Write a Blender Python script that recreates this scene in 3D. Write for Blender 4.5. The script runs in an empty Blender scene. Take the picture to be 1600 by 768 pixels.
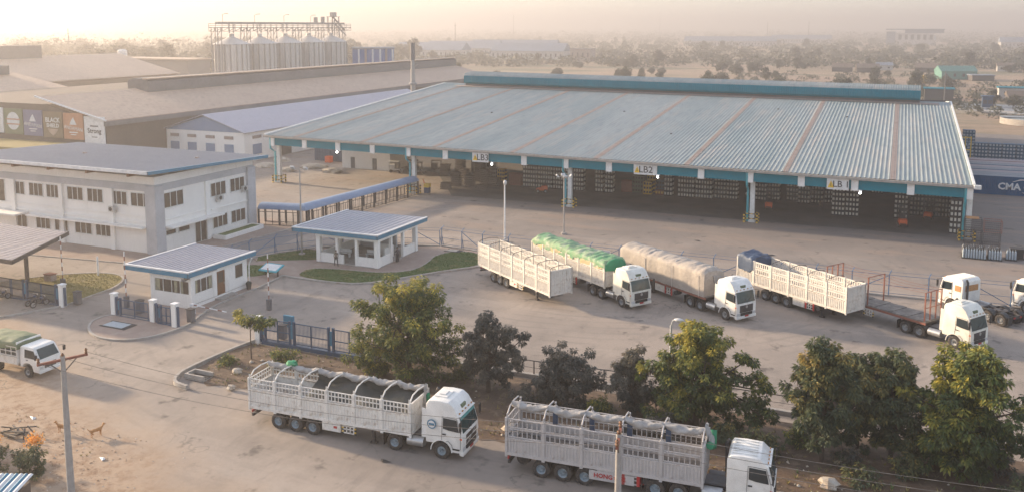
import bpy, bmesh, math, random
from mathutils import Vector, Matrix, noise as mnoise
R=math.radians; PI=math.pi
rnd=random.Random(7)
sc=bpy.context.scene
COL=sc.collection
# ---------------------------------------------------------------- camera
CAMZ=26.0; PITCH=math.atan(176/1400.); YAW=R(23.4)
cd=bpy.data.cameras.new('camera'); cam=bpy.data.objects.new('camera',cd); COL.objects.link(cam)
cam.location=(0,0,CAMZ); cam.rotation_euler=(PI/2-PITCH,0,YAW)
cd.sensor_width=36; cd.lens=1400/1600*36; cd.shift_y=-(384-218)/1600.; cd.clip_start=.5; cd.clip_end=30000
sc.camera=cam
# ---------------------------------------------------------------- sky and sun
SUN_AZ=R(-85); SUN_EL=R(14)          # azimuth from +Y, towards -X
w=bpy.data.worlds.new('World'); sc.world=w; w.use_nodes=True
nt=w.node_tree; bg=nt.nodes['Background']
sky=nt.nodes.new('ShaderNodeTexSky'); sky.sky_type='NISHITA'; sky.sun_disc=False
sky.sun_elevation=SUN_EL; sky.sun_rotation=SUN_AZ; sky.altitude=50
sky.air_density=1.0; sky.dust_density=1.5; sky.ozone_density=1.3
smx=nt.nodes.new('ShaderNodeMix'); smx.data_type='RGBA'; smx.inputs[0].default_value=.5; smx.inputs[7].default_value=(2.15,2.15,2.35,1)   # dusty air evens out and greys the sky
nt.links.new(sky.outputs[0],smx.inputs[6]); nt.links.new(smx.outputs[2],bg.inputs[0]); bg.inputs[1].default_value=.145
sl=bpy.data.lights.new('sun','SUN'); sun=bpy.data.objects.new('sun',sl); COL.objects.link(sun)
sl.energy=3.8; sl.angle=R(2.5); sl.color=(1.0,.77,.52)
sd=Vector((math.sin(SUN_AZ)*math.cos(SUN_EL),math.cos(SUN_AZ)*math.cos(SUN_EL),math.sin(SUN_EL)))
sun.rotation_euler=sd.to_track_quat('Z','Y').to_euler()
sc.view_settings.view_transform='Standard'; sc.view_settings.look='None'
sc.view_settings.exposure=1.62; sc.view_settings.gamma=1; sc.view_settings.use_curve_mapping=False
sc.cycles.volume_bounces=1; sc.cycles.max_bounces=6; sc.cycles.transparent_max_bounces=8
HAZE_DENSITY=.00092
# ---------------------------------------------------------------- materials
def mat(name,c,rough=.7,metal=0,c2=None,nscale=.5,dirt=None,dscale=3,dlo=.5,dhi=.75,bump=0,bscale=20,fine=.12,obj=False,spec=None,stretch=None):
    m=bpy.data.materials.new(name); m.use_nodes=True; n=m.node_tree.nodes; l=m.node_tree.links
    b=n['Principled BSDF']; b.inputs['Roughness'].default_value=rough; b.inputs['Metallic'].default_value=metal
    if spec is not None: b.inputs['Specular IOR Level'].default_value=spec
    if obj:
        tc=n.new('ShaderNodeTexCoord'); src=tc.outputs['Object']
    else:
        g=n.new('ShaderNodeNewGeometry'); src=g.outputs['Position']
    if stretch:
        mp=n.new('ShaderNodeMapping'); mp.inputs['Scale'].default_value=stretch; l.new(src,mp.inputs['Vector']); src=mp.outputs[0]
    def noise(s,d=5,det=.6):
        t=n.new('ShaderNodeTexNoise'); t.inputs['Scale'].default_value=s; t.inputs['Detail'].default_value=d; t.inputs['Roughness'].default_value=det
        l.new(src,t.inputs['Vector']); return t.outputs['Fac']
    def ramp(f,lo,hi):
        r=n.new('ShaderNodeMapRange'); r.inputs[1].default_value=lo; r.inputs[2].default_value=hi; l.new(f,r.inputs[0]); return r.outputs[0]
    def mix(f,a,bb):
        x=n.new('ShaderNodeMix'); x.data_type='RGBA'; l.new(f,x.inputs[0])
        for s,v in ((6,a),(7,bb)):
            if isinstance(v,(tuple,list)): x.inputs[s].default_value=(*v[:3],1)
            else: l.new(v,x.inputs[s])
        return x.outputs[2]
    c2=c2 or tuple(v*.8 for v in c)
    col=mix(ramp(noise(nscale),.35,.65),c,c2)
    if fine:
        col=mix(ramp(noise(nscale*14,3),.3,.75),col,tuple(v*(1-fine*2) for v in c)) if False else mix(ramp(noise(nscale*14,3),.45,.9),col,tuple(v*(1-fine*3) for v in c))
    if dirt: col=mix(ramp(noise(dscale,6,.7),dlo,dhi),col,dirt)
    l.new(col,b.inputs['Base Color'])
    if bump:
        bp=n.new('ShaderNodeBump'); bp.inputs['Strength'].default_value=bump; bp.inputs['Distance'].default_value=.05
        l.new(noise(bscale,4),bp.inputs['Height']); l.new(bp.outputs[0],b.inputs['Normal'])
    return m
def emis(name,c,s):
    m=bpy.data.materials.new(name); m.use_nodes=True; b=m.node_tree.nodes['Principled BSDF']
    b.inputs['Base Color'].default_value=(*c,1); b.inputs['Emission Color'].default_value=(*c,1); b.inputs['Emission Strength'].default_value=s; return m
def glass(name,c,rough=.08):
    m=bpy.data.materials.new(name); m.use_nodes=True; n=m.node_tree.nodes; l=m.node_tree.links; b=n['Principled BSDF']
    tc=n.new('ShaderNodeTexCoord'); t=n.new('ShaderNodeTexNoise'); t.inputs['Scale'].default_value=2.5; l.new(tc.outputs['Object'],t.inputs[0])
    x=n.new('ShaderNodeMix'); x.data_type='RGBA'; l.new(t.outputs[0],x.inputs[0])
    x.inputs[6].default_value=(*[v*.5 for v in c],1); x.inputs[7].default_value=(*[v*1.6 for v in c],1)
    l.new(x.outputs[2],b.inputs['Base Color']); b.inputs['Roughness'].default_value=rough; b.inputs['Specular IOR Level'].default_value=.45; return m
M={}
M['white_wall']=mat('white_wall',(.82,.79,.75),.85,c2=(.76,.73,.69),nscale=.4,dirt=(.50,.45,.39),dscale=1.1,dlo=.58,dhi=.95,stretch=(1,1,.25),fine=.05)
M['grey_wall']=mat('grey_wall',(.48,.48,.50),.8,nscale=.5)
M['white_paint']=mat('white_paint',(.8,.79,.78),.5,nscale=1,fine=.04)
M['metal_white']=mat('metal_white',(.74,.74,.72),.5,nscale=2,dirt=(.33,.25,.18),dscale=4,dlo=.6,dhi=.8)
M['trailer_paint']=mat('trailer_paint',(.80,.77,.72),.55,nscale=1.5,dirt=(.34,.25,.17),dscale=2.3,dlo=.52,dhi=.78,obj=True,bump=.1,bscale=8)
M['trailer_grey']=mat('trailer_grey',(.50,.47,.46),.6,nscale=1.5,c2=(.42,.40,.39),dirt=(.22,.14,.10),dscale=3,dlo=.58,dhi=.8,obj=True)
M['trailer_cream']=mat('trailer_cream',(.72,.67,.60),.6,nscale=1.5,c2=(.64,.61,.56),dirt=(.36,.24,.15),dscale=3,dlo=.52,dhi=.8,obj=True)
M['cab_white']=mat('cab_white',(.82,.80,.76),.32,nscale=1,fine=.03,dirt=(.5,.46,.4),dscale=1.5,dlo=.55,dhi=.9,obj=True)
M['cab_cream']=mat('cab_cream',(.78,.75,.67),.32,nscale=1,fine=.03,dirt=(.5,.44,.36),dscale=1.5,dlo=.55,dhi=.9,obj=True)
M['tyre']=mat('tyre',(.028,.026,.026),.9,nscale=4,dirt=(.14,.11,.09),dscale=5,dlo=.45,dhi=.8,obj=True)
M['rim']=mat('rim',(.34,.35,.36),.5,.3,nscale=6,dirt=(.1,.08,.07),dscale=8,dlo=.5,dhi=.7,obj=True)
M['rim_blue']=mat('rim_blue',(.30,.37,.42),.5,.2,nscale=6,dirt=(.1,.08,.07),dscale=8,dlo=.5,dhi=.75,obj=True)
M['black']=mat('black',(.02,.02,.022),.5,nscale=3,fine=.02)
M['dark_metal']=mat('dark_metal',(.045,.042,.045),.6,nscale=3,dirt=(.12,.09,.07),dscale=4,dlo=.5,dhi=.8,obj=True)
M['chassis_grey']=mat('chassis_grey',(.14,.14,.15),.6,nscale=3,dirt=(.12,.09,.07),dscale=4,obj=True)
M['glass_dark']=glass('glass_dark',(.02,.03,.035))
M['glass_cab']=glass('glass_cab',(.018,.045,.05),.12)
M['window_dark']=glass('window_dark',(.085,.065,.05),.35)
M['steel']=mat('steel',(.5,.5,.5),.35,.7,nscale=4,obj=True)
M['post_blue']=mat('post_blue',(.08,.16,.29),.6,nscale=3)
M['store_blue']=mat('store_blue',(.06,.15,.38),.7,nscale=1)
M['stiffener']=mat('stiffener',(.34,.31,.29),.6,nscale=1)
M['red']=mat('red',(.45,.03,.03),.5,nscale=3)
M['red_rust']=mat('red_rust',(.25,.09,.06),.75,nscale=3,c2=(.19,.075,.05))
M['orange']=mat('orange',(.75,.13,.03),.5,nscale=3)
M['yellow']=mat('yellow',(.75,.48,.06),.6,nscale=3)
M['teal']=mat('teal',(.0,.19,.26),.9,nscale=.5,c2=(.0,.16,.22),dirt=(.05,.13,.16),dscale=1.5,dlo=.6,dhi=.95,spec=.15)
M['teal_light']=mat('teal_light',(.05,.36,.44),.5,nscale=1)
M['blue_trim']=mat('blue_trim',(.04,.20,.32),.5,nscale=1)
M['blue_fence']=mat('blue_fence',(.045,.085,.15),.55,nscale=3)
M['blue_roof']=mat('blue_roof',(.16,.23,.36),.6,nscale=.7,c2=(.2,.27,.38))
M['roof_teal']=mat('roof_teal',(.18,.235,.25),.75,.0,c2=(.29,.32,.325),nscale=.16,dirt=(.36,.32,.29),dscale=.5,dlo=.52,dhi=.8,stretch=(1,.10,1),fine=.08)
M['roof_pink']=mat('roof_pink',(.34,.275,.245),.75,nscale=.8,c2=(.27,.21,.19),dirt=(.2,.13,.1),dscale=1.4)
M['roof_ribs']=mat('roof_ribs',(.16,.27,.30),.5,nscale=1)
M['roof_gull']=mat('roof_gull',(.34,.31,.32),.8,c2=(.38,.34,.34),nscale=.25,dirt=(.30,.25,.22),dscale=.7,dlo=.5,dhi=.9)
M['roof_grey']=mat('roof_grey',(.30,.31,.35),.6,.1,c2=(.34,.345,.38),nscale=.4)
M['roof_white_shed']=mat('roof_white_shed',(.34,.34,.40),.6,c2=(.38,.37,.42),nscale=.15)
M['roof_brown']=mat('roof_brown',(.42,.31,.24),.85,c2=(.46,.35,.27),nscale=.08)
M['monitor_brown']=mat('monitor_brown',(.17,.16,.16),.8,nscale=.1)
M['wall_brown']=mat('wall_brown',(.13,.10,.08),.8,nscale=.2)
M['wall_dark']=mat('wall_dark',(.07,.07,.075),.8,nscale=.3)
M['silo']=mat('silo',(.60,.56,.52),.6,.1,c2=(.52,.49,.46),nscale=.3,stretch=(1,1,.1))
M['concrete_pole']=mat('concrete_pole',(.36,.34,.32),.85,nscale=2)
M['kerb']=mat('kerb',(.38,.35,.32),.85,nscale=1,dirt=(.25,.2,.16),dscale=2)
M['paving']=mat('paving',(.27,.20,.17),.85,nscale=.8,c2=(.31,.24,.20),dirt=(.35,.29,.24),dscale=.6)
M['road_side']=mat('road_side',(.18,.17,.17),.9,nscale=.5,c2=(.22,.2,.19))
M['grass']=mat('grass',(.07,.12,.03),.95,nscale=.7,c2=(.10,.14,.04),dirt=(.24,.19,.09),dscale=.5,dlo=.52,dhi=.75)
M['grass_dry']=mat('grass_dry',(.24,.19,.06),.95,nscale=.7,c2=(.20,.17,.05),dirt=(.3,.24,.12),dscale=.5)
M['wood']=mat('wood',(.20,.09,.04),.6,nscale=2)
M['wood_grey']=mat('wood_grey',(.12,.11,.10),.9,nscale=1.5,c2=(.19,.17,.155),dirt=(.3,.27,.24),dscale=1.3,dlo=.5,dhi=.7,obj=True)
M['rubble']=mat('rubble',(.42,.34,.26),.9,nscale=2,c2=(.5,.46,.4))
M['tarp_green']=mat('tarp_green',(.10,.29,.14),.75,nscale=.9,c2=(.24,.34,.19),dirt=(.40,.42,.32),dscale=1.1,dlo=.48,dhi=.66,obj=True,bump=.9,bscale=2.2)
M['tarp_grey']=mat('tarp_grey',(.40,.35,.30),.8,nscale=.8,c2=(.33,.29,.26),dirt=(.48,.42,.37),dscale=1.2,dlo=.5,dhi=.8,obj=True,bump=1,bscale=2.4)
M['tarp_hem']=mat('tarp_hem',(.58,.46,.24),.8,nscale=1.2,c2=(.45,.38,.24),obj=True,bump=.6,bscale=4)
M['tarp_roll']=mat('tarp_roll',(.40,.38,.36),.85,nscale=2,c2=(.27,.26,.255),obj=True,bump=.6,bscale=7)
M['tarp_blue']=mat('tarp_blue',(.03,.06,.12),.55,nscale=2,c2=(.05,.08,.14),obj=True,bump=.5,bscale=4)
M['tarp_olive']=mat('tarp_olive',(.13,.17,.09),.75,nscale=1,c2=(.2,.22,.14),obj=True,bump=.5,bscale=4)
M['green_net']=mat('green_net',(.02,.25,.12),.7,nscale=3)
M['load_dark']=mat('load_dark',(.05,.055,.05),.9,nscale=1.5,c2=(.075,.075,.07),obj=True)
M['crate_dark']=mat('crate_dark',(.02,.018,.019),.7,nscale=3,c2=(.03,.026,.026))
M['crate_blue']=mat('crate_blue',(.03,.10,.17),.7,nscale=3)
M['crate_yellow']=mat('crate_yellow',(.80,.50,.05),.7,nscale=2)
M['crate_red']=mat('crate_red',(.26,.07,.04),.7,nscale=2)
M['crate_green']=mat('crate_green',(.09,.14,.09),.7,nscale=2)
M['bottle_pale']=mat('bottle_pale',(.80,.77,.70),.5,nscale=9,c2=(.6,.56,.5))
M['bottle_blue']=mat('bottle_blue',(.40,.46,.50),.5,nscale=9,c2=(.28,.33,.37))
M['container_blue']=mat('container_blue',(.0,.075,.18),.9,nscale=.6,c2=(.0,.085,.21),spec=.1)
M['container_roof_pink']=mat('container_roof_pink',(.36,.29,.30),.7,nscale=.5,c2=(.28,.25,.27))
M['container_roof_grey']=mat('container_roof_grey',(.24,.26,.28),.7,nscale=.5,c2=(.19,.21,.24))
M['print_white']=mat('print_white',(.7,.7,.7),.6,nscale=2,fine=0)
M['print_black']=mat('print_black',(.03,.03,.03),.6,nscale=2,fine=0)
M['print_yellow']=mat('print_yellow',(.8,.5,.02),.6,nscale=2,fine=0)
M['poster_green']=mat('poster_green',(.16,.19,.11),.8,nscale=1)
M['poster_blue']=mat('poster_blue',(.16,.17,.28),.8,nscale=1)
M['poster_brown']=mat('poster_brown',(.20,.15,.09),.8,nscale=1)
M['poster_orange']=mat('poster_orange',(.48,.24,.14),.8,nscale=1)
M['skin']=mat('skin',(.20,.10,.06),.6,nscale=5,fine=0)
M['shirt_tan']=mat('shirt_tan',(.20,.16,.12),.8,nscale=5)
M['shirt_dark']=mat('shirt_dark',(.06,.06,.07),.8,nscale=5)
M['cloth_dark']=mat('cloth_dark',(.03,.03,.035),.8,nscale=5)
M['hair']=mat('hair',(.01,.01,.01),.6,nscale=5,fine=0)
M['dog_tan']=mat('dog_tan',(.50,.25,.10),.8,nscale=5)
M['bark']=mat('bark',(.09,.065,.05),.9,nscale=3)
M['water']=glass('water',(.10,.13,.14),.12)
M['lamp_lit']=emis('lamp_lit',(1,.97,.9),9)
M['lamp_housing']=mat('lamp_housing',(.55,.55,.55),.4,nscale=3)
M['curtain']=mat('curtain',(.40,.36,.24),.8,nscale=2,c2=(.2,.2,.16))
M['teal_glass']=glass('teal_glass',(.10,.30,.30),.15)
M['ac_unit']=mat('ac_unit',(.55,.53,.5),.6,nscale=3)
M['far_wall']=mat('far_wall',(.5,.48,.46),.8,nscale=.1)
M['far_roof']=mat('far_roof',(.20,.24,.30),.7,nscale=.1)
M['far_roof_green']=mat('far_roof_green',(.10,.26,.22),.7,nscale=.2)
M['far_dark']=mat('far_dark',(.10,.09,.085),.9,nscale=.2)
M['thatch']=mat('thatch',(.14,.11,.09),.95,nscale=.3)
def leaf_mat(name,cols,dust=None):
    """leaf colour follows a per-leaf hue attribute: random, plus painted sunlight on tree crowns"""
    m=bpy.data.materials.new(name); m.use_nodes=True; n=m.node_tree.nodes; l=m.node_tree.links; b=n['Principled BSDF']
    a=n.new('ShaderNodeAttribute'); a.attribute_name='hue'
    r=n.new('ShaderNodeValToRGB'); e=r.color_ramp.elements; k=len(cols)
    while len(e)<k: e.new(.5)
    for i,c in enumerate(cols): e[i].position=i/(k-1); e[i].color=(*c,1)
    l.new(a.outputs['Fac'],r.inputs[0]); l.new(r.outputs[0],b.inputs['Base Color']); b.inputs['Roughness'].default_value=.65
    tr=n.new('ShaderNodeBsdfTranslucent'); l.new(r.outputs[0],tr.inputs[0]); ms=n.new('ShaderNodeMixShader'); ms.inputs[0].default_value=.3
    l.new(b.outputs[0],ms.inputs[1]); l.new(tr.outputs[0],ms.inputs[2]); l.new(ms.outputs[0],n['Material Output'].inputs[0]); return m
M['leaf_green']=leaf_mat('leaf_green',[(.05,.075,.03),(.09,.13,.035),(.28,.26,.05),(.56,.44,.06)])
M['leaf_dusty']=leaf_mat('leaf_dusty',[(.055,.06,.052),(.10,.10,.085),(.16,.15,.12),(.26,.20,.13)])
M['leaf_mix']=leaf_mat('leaf_mix',[(.045,.065,.04),(.08,.105,.05),(.15,.15,.055),(.40,.28,.07)])
M['leaf_far']=leaf_mat('leaf_far',[(.055,.06,.045),(.075,.08,.055),(.10,.095,.065)])
M['flower']=leaf_mat('flower',[(.6,.22,.03),(.7,.32,.06),(.75,.42,.12)])
# ---- ground materials
def ground_mat(name,far):
    m=bpy.data.materials.new(name); m.use_nodes=True; n=m.node_tree.nodes; l=m.node_tree.links; b=n['Principled BSDF']
    b.inputs['Roughness'].default_value=.92
    g=n.new('ShaderNodeNewGeometry'); pos=g.outputs['Position']
    def noise(s,d=6,rg=.6,st=None,off=None):
        t=n.new('ShaderNodeTexNoise'); t.inputs['Scale'].default_value=s; t.inputs['Detail'].default_value=d; t.inputs['Roughness'].default_value=rg
        mp=n.new('ShaderNodeMapping'); mp.inputs['Scale'].default_value=st or (1,1,1); mp.inputs['Location'].default_value=off or (0,0,0)
        l.new(pos,mp.inputs[0]); l.new(mp.outputs[0],t.inputs['Vector']); return t.outputs['Fac']
    def rng(f,lo,hi,a=0,bb=1):
        r=n.new('ShaderNodeMapRange'); r.inputs[1].default_value=lo; r.inputs[2].default_value=hi; r.inputs[3].default_value=a; r.inputs[4].default_value=bb; r.clamp=True; l.new(f,r.inputs[0]); return r.outputs[0]
    def mth(op,a,bb):
        x=n.new('ShaderNodeMath'); x.operation=op
        for i,v in enumerate((a,bb)):
            if isinstance(v,(int,float)): x.inputs[i].default_value=v
            else: l.new(v,x.inputs[i])
        return x.outputs[0]
    def mix(f,a,bb):
        x=n.new('ShaderNodeMix'); x.data_type='RGBA'
        if isinstance(f,(int,float)): x.inputs[0].default_value=f
        else: l.new(f,x.inputs[0])
        for s,v in ((6,a),(7,bb)):
            if isinstance(v,(tuple,list)): x.inputs[s].default_value=(*v[:3],1)
            else: l.new(v,x.inputs[s])
        return x.outputs[2]
    sx=n.new('ShaderNodeSeparateXYZ'); l.new(pos,sx.inputs[0]); X,Y=sx.outputs[0],sx.outputs[1]
    if far:
        c=mix(rng(noise(.012),.4,.6),(.31,.205,.14),(.25,.18,.115))
        c=mix(rng(noise(.03,7,.7,(1,2.4,1)),.53,.66),c,(.17,.15,.09))
        c=mix(rng(noise(.008,5,.6,(1,3,1),(40,9,0)),.52,.62),c,(.11,.11,.06))
        c=mix(rng(noise(.02,6,.7,(.6,3,1),(9,70,0)),.60,.68),c,(.40,.30,.22))
        c=mix(rng(noise(.4,4,.7),.5,.8),c,(.14,.11,.07))
    else:
        c=mix(rng(noise(.06,6,.62),.42,.60),(.30,.25,.212),(.225,.192,.168))
        c=mix(rng(noise(.5,6,.7,(1,.4,1)),.5,.75),c,(.20,.172,.15))
        c=mix(mth('MULTIPLY',rng(noise(.13,7,.7,(.35,1.5,1),(3,44,0)),.5,.62),.5),c,(.36,.305,.26))
        c=mix(mth('MULTIPLY',rng(noise(.22,6,.65,(1.6,.5,1),(63,4,0)),.56,.66),.5),c,(.17,.145,.13))
        # worn concrete before the loading bays, haze and shadow partly painted into its darker tone
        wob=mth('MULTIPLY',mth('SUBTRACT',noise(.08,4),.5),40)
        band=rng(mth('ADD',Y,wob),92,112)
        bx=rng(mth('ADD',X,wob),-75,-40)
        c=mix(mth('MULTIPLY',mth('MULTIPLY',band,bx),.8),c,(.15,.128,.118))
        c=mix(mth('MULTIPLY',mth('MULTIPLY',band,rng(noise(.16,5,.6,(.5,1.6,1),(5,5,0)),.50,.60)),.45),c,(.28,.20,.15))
        # tyre sweeps
        wv=n.new('ShaderNodeTexWave'); wv.wave_type='RINGS'; wv.rings_direction='Z'; wv.inputs['Scale'].default_value=.22; wv.inputs['Distortion'].default_value=3.5; wv.inputs['Detail'].default_value=3; wv.inputs['Detail Scale'].default_value=.35
        mp=n.new('ShaderNodeMapping'); mp.inputs['Location'].default_value=(30,-95,0); l.new(pos,mp.inputs[0]); l.new(mp.outputs[0],wv.inputs[0])
        c=mix(mth('MULTIPLY',rng(wv.outputs['Fac'],.72,.98),mth('MULTIPLY',rng(noise(.09,4),.48,.6),.3)),c,(.15,.135,.125))
        # oil spots
        c=mix(mth('MULTIPLY',rng(noise(.5,5,.6,None,(31,7,0)),.60,.69),.75),c,(.07,.06,.055))
        # dust drifting over the lower left verge
        dx=mth('ADD',mth('MULTIPLY',mth('ADD',X,41),-.0),0)
        edge=mth('ADD',mth('ADD',Y,mth('MULTIPLY',mth('ADD',X,45),.42)),mth('MULTIPLY',mth('SUBTRACT',noise(.18,6,.65),.5),9))
        c=mix(mth('MULTIPLY',rng(edge,44.5,38.5),.9),c,(.36,.26,.18))
        c=mix(mth('MULTIPLY',mth('MULTIPLY',rng(edge,42,37),rng(noise(.9,7,.78),.47,.60)),.85),c,(.20,.115,.065))
        c=mix(mth('MULTIPLY',rng(noise(2.5,5,.7),.5,.8),.35),c,(.19,.16,.135))
        # thin cracks
        vo=n.new('ShaderNodeTexVoronoi'); vo.feature='DISTANCE_TO_EDGE'; vo.inputs['Scale'].default_value=.085
        nz=n.new('ShaderNodeTexNoise'); nz.inputs['Scale'].default_value=.5; nz.inputs['Detail'].default_value=5
        l.new(pos,nz.inputs['Vector']); va=n.new('ShaderNodeVectorMath'); va.operation='SCALE'; va.inputs['Scale'].default_value=4; l.new(nz.outputs['Color'],va.inputs[0])
        vb=n.new('ShaderNodeVectorMath'); l.new(pos,vb.inputs[0]); l.new(va.outputs[0],vb.inputs[1]); l.new(vb.outputs[0],vo.inputs['Vector'])
        c=mix(mth('MULTIPLY',rng(vo.outputs['Distance'],.006,.002),mth('MULTIPLY',rng(noise(.07,2),.5,.6),.6)),c,(.09,.08,.07))
    l.new(c,b.inputs['Base Color'])
    bp=n.new('ShaderNodeBump'); bp.inputs['Strength'].default_value=.35; bp.inputs['Distance'].default_value=.06; l.new(noise(3,6,.7),bp.inputs['Height']); l.new(bp.outputs[0],b.inputs['Normal'])
    return m
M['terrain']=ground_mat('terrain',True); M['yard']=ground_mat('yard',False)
M['soil']=mat('soil',(.13,.08,.05),.95,nscale=.5,c2=(.08,.058,.042),dirt=(.20,.14,.095),dscale=1.2,dlo=.5,dhi=.7,bump=.6,bscale=6)
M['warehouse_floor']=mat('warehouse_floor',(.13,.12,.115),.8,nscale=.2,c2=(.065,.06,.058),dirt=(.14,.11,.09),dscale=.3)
M['clod']=mat('clod',(.38,.26,.17),.95,nscale=2,c2=(.28,.19,.12))
# ---------------------------------------------------------------- mesh building
class MB:
    def __init__(s): s.v=[]; s.f=[]; s.m=[]; s.mi=0; s.X=None
    def add(s,vs,fs):
        o=len(s.v)
        s.v+= [tuple(s.X@Vector(p)) for p in vs] if s.X else [tuple(p) for p in vs]
        s.f+=[tuple(i+o for i in f) for f in fs]; s.m+=[s.mi]*len(fs); return s
    def box(s,x0,x1,y0,y1,z0,z1):
        return s.add([(x,y,z) for x in (x0,x1) for y in (y0,y1) for z in (z0,z1)],[(0,1,3,2),(4,6,7,5),(0,4,5,1),(2,3,7,6),(0,2,6,4),(1,5,7,3)])
    def cb(s,x,y,z,sx,sy,sz): return s.box(x-sx/2,x+sx/2,y-sy/2,y+sy/2,z-sz/2,z+sz/2)
    def bar(s,p,q,wd,h=None):
        p=Vector(p);q=Vector(q);d=(q-p).normalized(); h=h or wd
        u=Vector((0,0,1)) if abs(d.z)<.95 else Vector((1,0,0)); a=d.cross(u).normalized()*wd/2; b=a.cross(d).normalized()*h/2
        return s.add([p-a-b,p+a-b,p+a+b,p-a+b,q-a-b,q+a-b,q+a+b,q-a+b],[(0,3,2,1),(4,5,6,7),(0,1,5,4),(1,2,6,5),(2,3,7,6),(3,0,4,7)])
    def tube(s,p,q,r,n=8,r1=None):
        return s.path([p,q],[r,r if r1 is None else r1],n)
    def path(s,pts,r,n=6,closed=False):
        pts=[Vector(p) for p in pts]; k=len(pts); rr=r if isinstance(r,(list,tuple)) else [r]*k
        vs=[];fs=[]; a=None
        for i,p in enumerate(pts):
            d=(pts[min(i+1,k-1)]-pts[max(i-1,0)]).normalized()
            if a is None or abs(a.dot(d))>.95: a=d.orthogonal()
            a=(a-d*a.dot(d)).normalized(); b=d.cross(a)
            for j in range(n):
                t=2*PI*j/n; vs.append(p+(a*math.cos(t)+b*math.sin(t))*rr[i])
        for i in range(k-1):
            for j in range(n): fs.append((i*n+j,i*n+(j+1)%n,(i+1)*n+(j+1)%n,(i+1)*n+j))
        fs.append(tuple(range(n))[::-1]); fs.append(tuple((k-1)*n+j for j in range(n)))
        return s.add(vs,fs)
    def prism(s,poly,a,b,ax='y'):
        n=len(poly)
        f={'y':lambda p,t:(p[0],t,p[1]),'x':lambda p,t:(t,p[0],p[1]),'z':lambda p,t:(p[0],p[1],t)}[ax]
        vs=[f(p,a) for p in poly]+[f(p,b) for p in poly]
        return s.add(vs,[tuple(range(n)),tuple(range(2*n-1,n-1,-1))]+[(i,i+n,(i+1)%n+n,(i+1)%n) for i in range(n)])
    def lathe(s,prof,n=20,c=(0,0,0),ax='z',cap=False):
        vs=[];fs=[];k=len(prof)
        for r,h in prof:
            for j in range(n):
                t=2*PI*j/n; p=(r*math.cos(t),r*math.sin(t),h)
                if ax=='y': p=(p[0],p[2],p[1])
                if ax=='x': p=(p[2],p[0],p[1])
                vs.append((p[0]+c[0],p[1]+c[1],p[2]+c[2]))
        for i in range(k-1):
            for j in range(n): fs.append((i*n+j,i*n+(j+1)%n,(i+1)*n+(j+1)%n,(i+1)*n+j))
        if cap: fs.append(tuple(range(n))[::-1]); fs.append(tuple((k-1)*n+j for j in range(n)))
        return s.add(vs,fs)
    def quad(s,a,b,c,d): return s.add([a,b,c,d],[(0,1,2,3)])
    def blob(s,c,r,seed=0,jit=.25,n=8,k=5):
        g=random.Random(seed); vs=[];fs=[]
        rx,ry,rz=(r,r,r) if isinstance(r,(int,float)) else r
        for i in range(k+1):
            ph=PI*i/k
            for j in range(n):
                t=2*PI*j/n; q=1+g.uniform(-jit,jit) if 0<i<k else 1
                vs.append((c[0]+rx*q*math.sin(ph)*math.cos(t),c[1]+ry*q*math.sin(ph)*math.sin(t),c[2]+rz*(1+g.uniform(-jit,jit)*.3 if 0<i<k else 1)*math.cos(ph)))
        for i in range(k):
            for j in range(n): fs.append((i*n+j,(i+1)*n+j,(i+1)*n+(j+1)%n,i*n+(j+1)%n))
        return s.add(vs,fs)
    def mesh(s,name,mats,smooth=None,bevel=0,segs=2):
        me=bpy.data.meshes.new(name); me.from_pydata(s.v,[],s.f)
        mats=mats if isinstance(mats,(list,tuple)) else [mats]
        for m in mats: me.materials.append(M[m] if isinstance(m,str) else m)
        if len(mats)>1: me.polygons.foreach_set('material_index',s.m)
        if bevel:
            bm=bmesh.new(); bm.from_mesh(me); bmesh.ops.remove_doubles(bm,verts=bm.verts,dist=1e-5)
            bmesh.ops.recalc_face_normals(bm,faces=bm.faces)
            es=[e for e in bm.edges if len(e.link_faces)==2 and e.calc_face_angle(0)>R(28)]
            bmesh.ops.bevel(bm,geom=es,offset=bevel,segments=segs,profile=.5,affect='EDGES',clamp_overlap=True)
            bm.to_mesh(me); bm.free()
        else:
            bm=bmesh.new(); bm.from_mesh(me); bmesh.ops.recalc_face_normals(bm,faces=bm.faces); bm.to_mesh(me); bm.free()
        if smooth:
            me.polygons.foreach_set('use_smooth',[True]*len(me.polygons)); me.set_sharp_from_angle(angle=R(smooth))
        me.update(); return me
def obj(name,me,parent=None,loc=None,rot=None):
    o=bpy.data.objects.new(name,me); COL.objects.link(o)
    if parent: o.parent=parent
    if loc is not None: o.location=loc
    if rot is not None: o.rotation_euler=rot
    return o
def O(name,mb,mats,parent=None,smooth=None,bevel=0,loc=None,rot=None,segs=2,label=None):
    o=obj(name,mb.mesh(name,mats,smooth,bevel,segs),parent,loc,rot)
    if label: o['label']=label
    return o
def tag(o,label,cat,group=None):
    o['label']=label; o['category']=cat
    if group: o['group']=group
    return o
def T(name,label,cat,loc=(0,0,0),rz=0,group=None):
    o=bpy.data.objects.new(name,None); COL.objects.link(o); o.empty_display_size=.3
    o.location=loc; o.rotation_euler=(0,0,rz); return tag(o,label,cat,group)
def struct(name,mb,mats,smooth=None,kind='structure'):
    o=O(name,mb,mats,None,smooth); o['kind']=kind; return o
KIDS={}
def dup(root,loc,rz=0,label=None,group=None,scale=None):
    if not KIDS.get('_n')==len(COL.objects):
        pass
    def rec(o,par):
        c=o.copy(); COL.objects.link(c); c.parent=par
        for ch in o.children: rec(ch,c)
        return c
    c=rec(root,None); c.location=loc; c.rotation_euler=(0,0,rz)
    if label: c['label']=label
    if group: c['group']=group
    if scale: c.scale=scale
    return c
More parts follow.
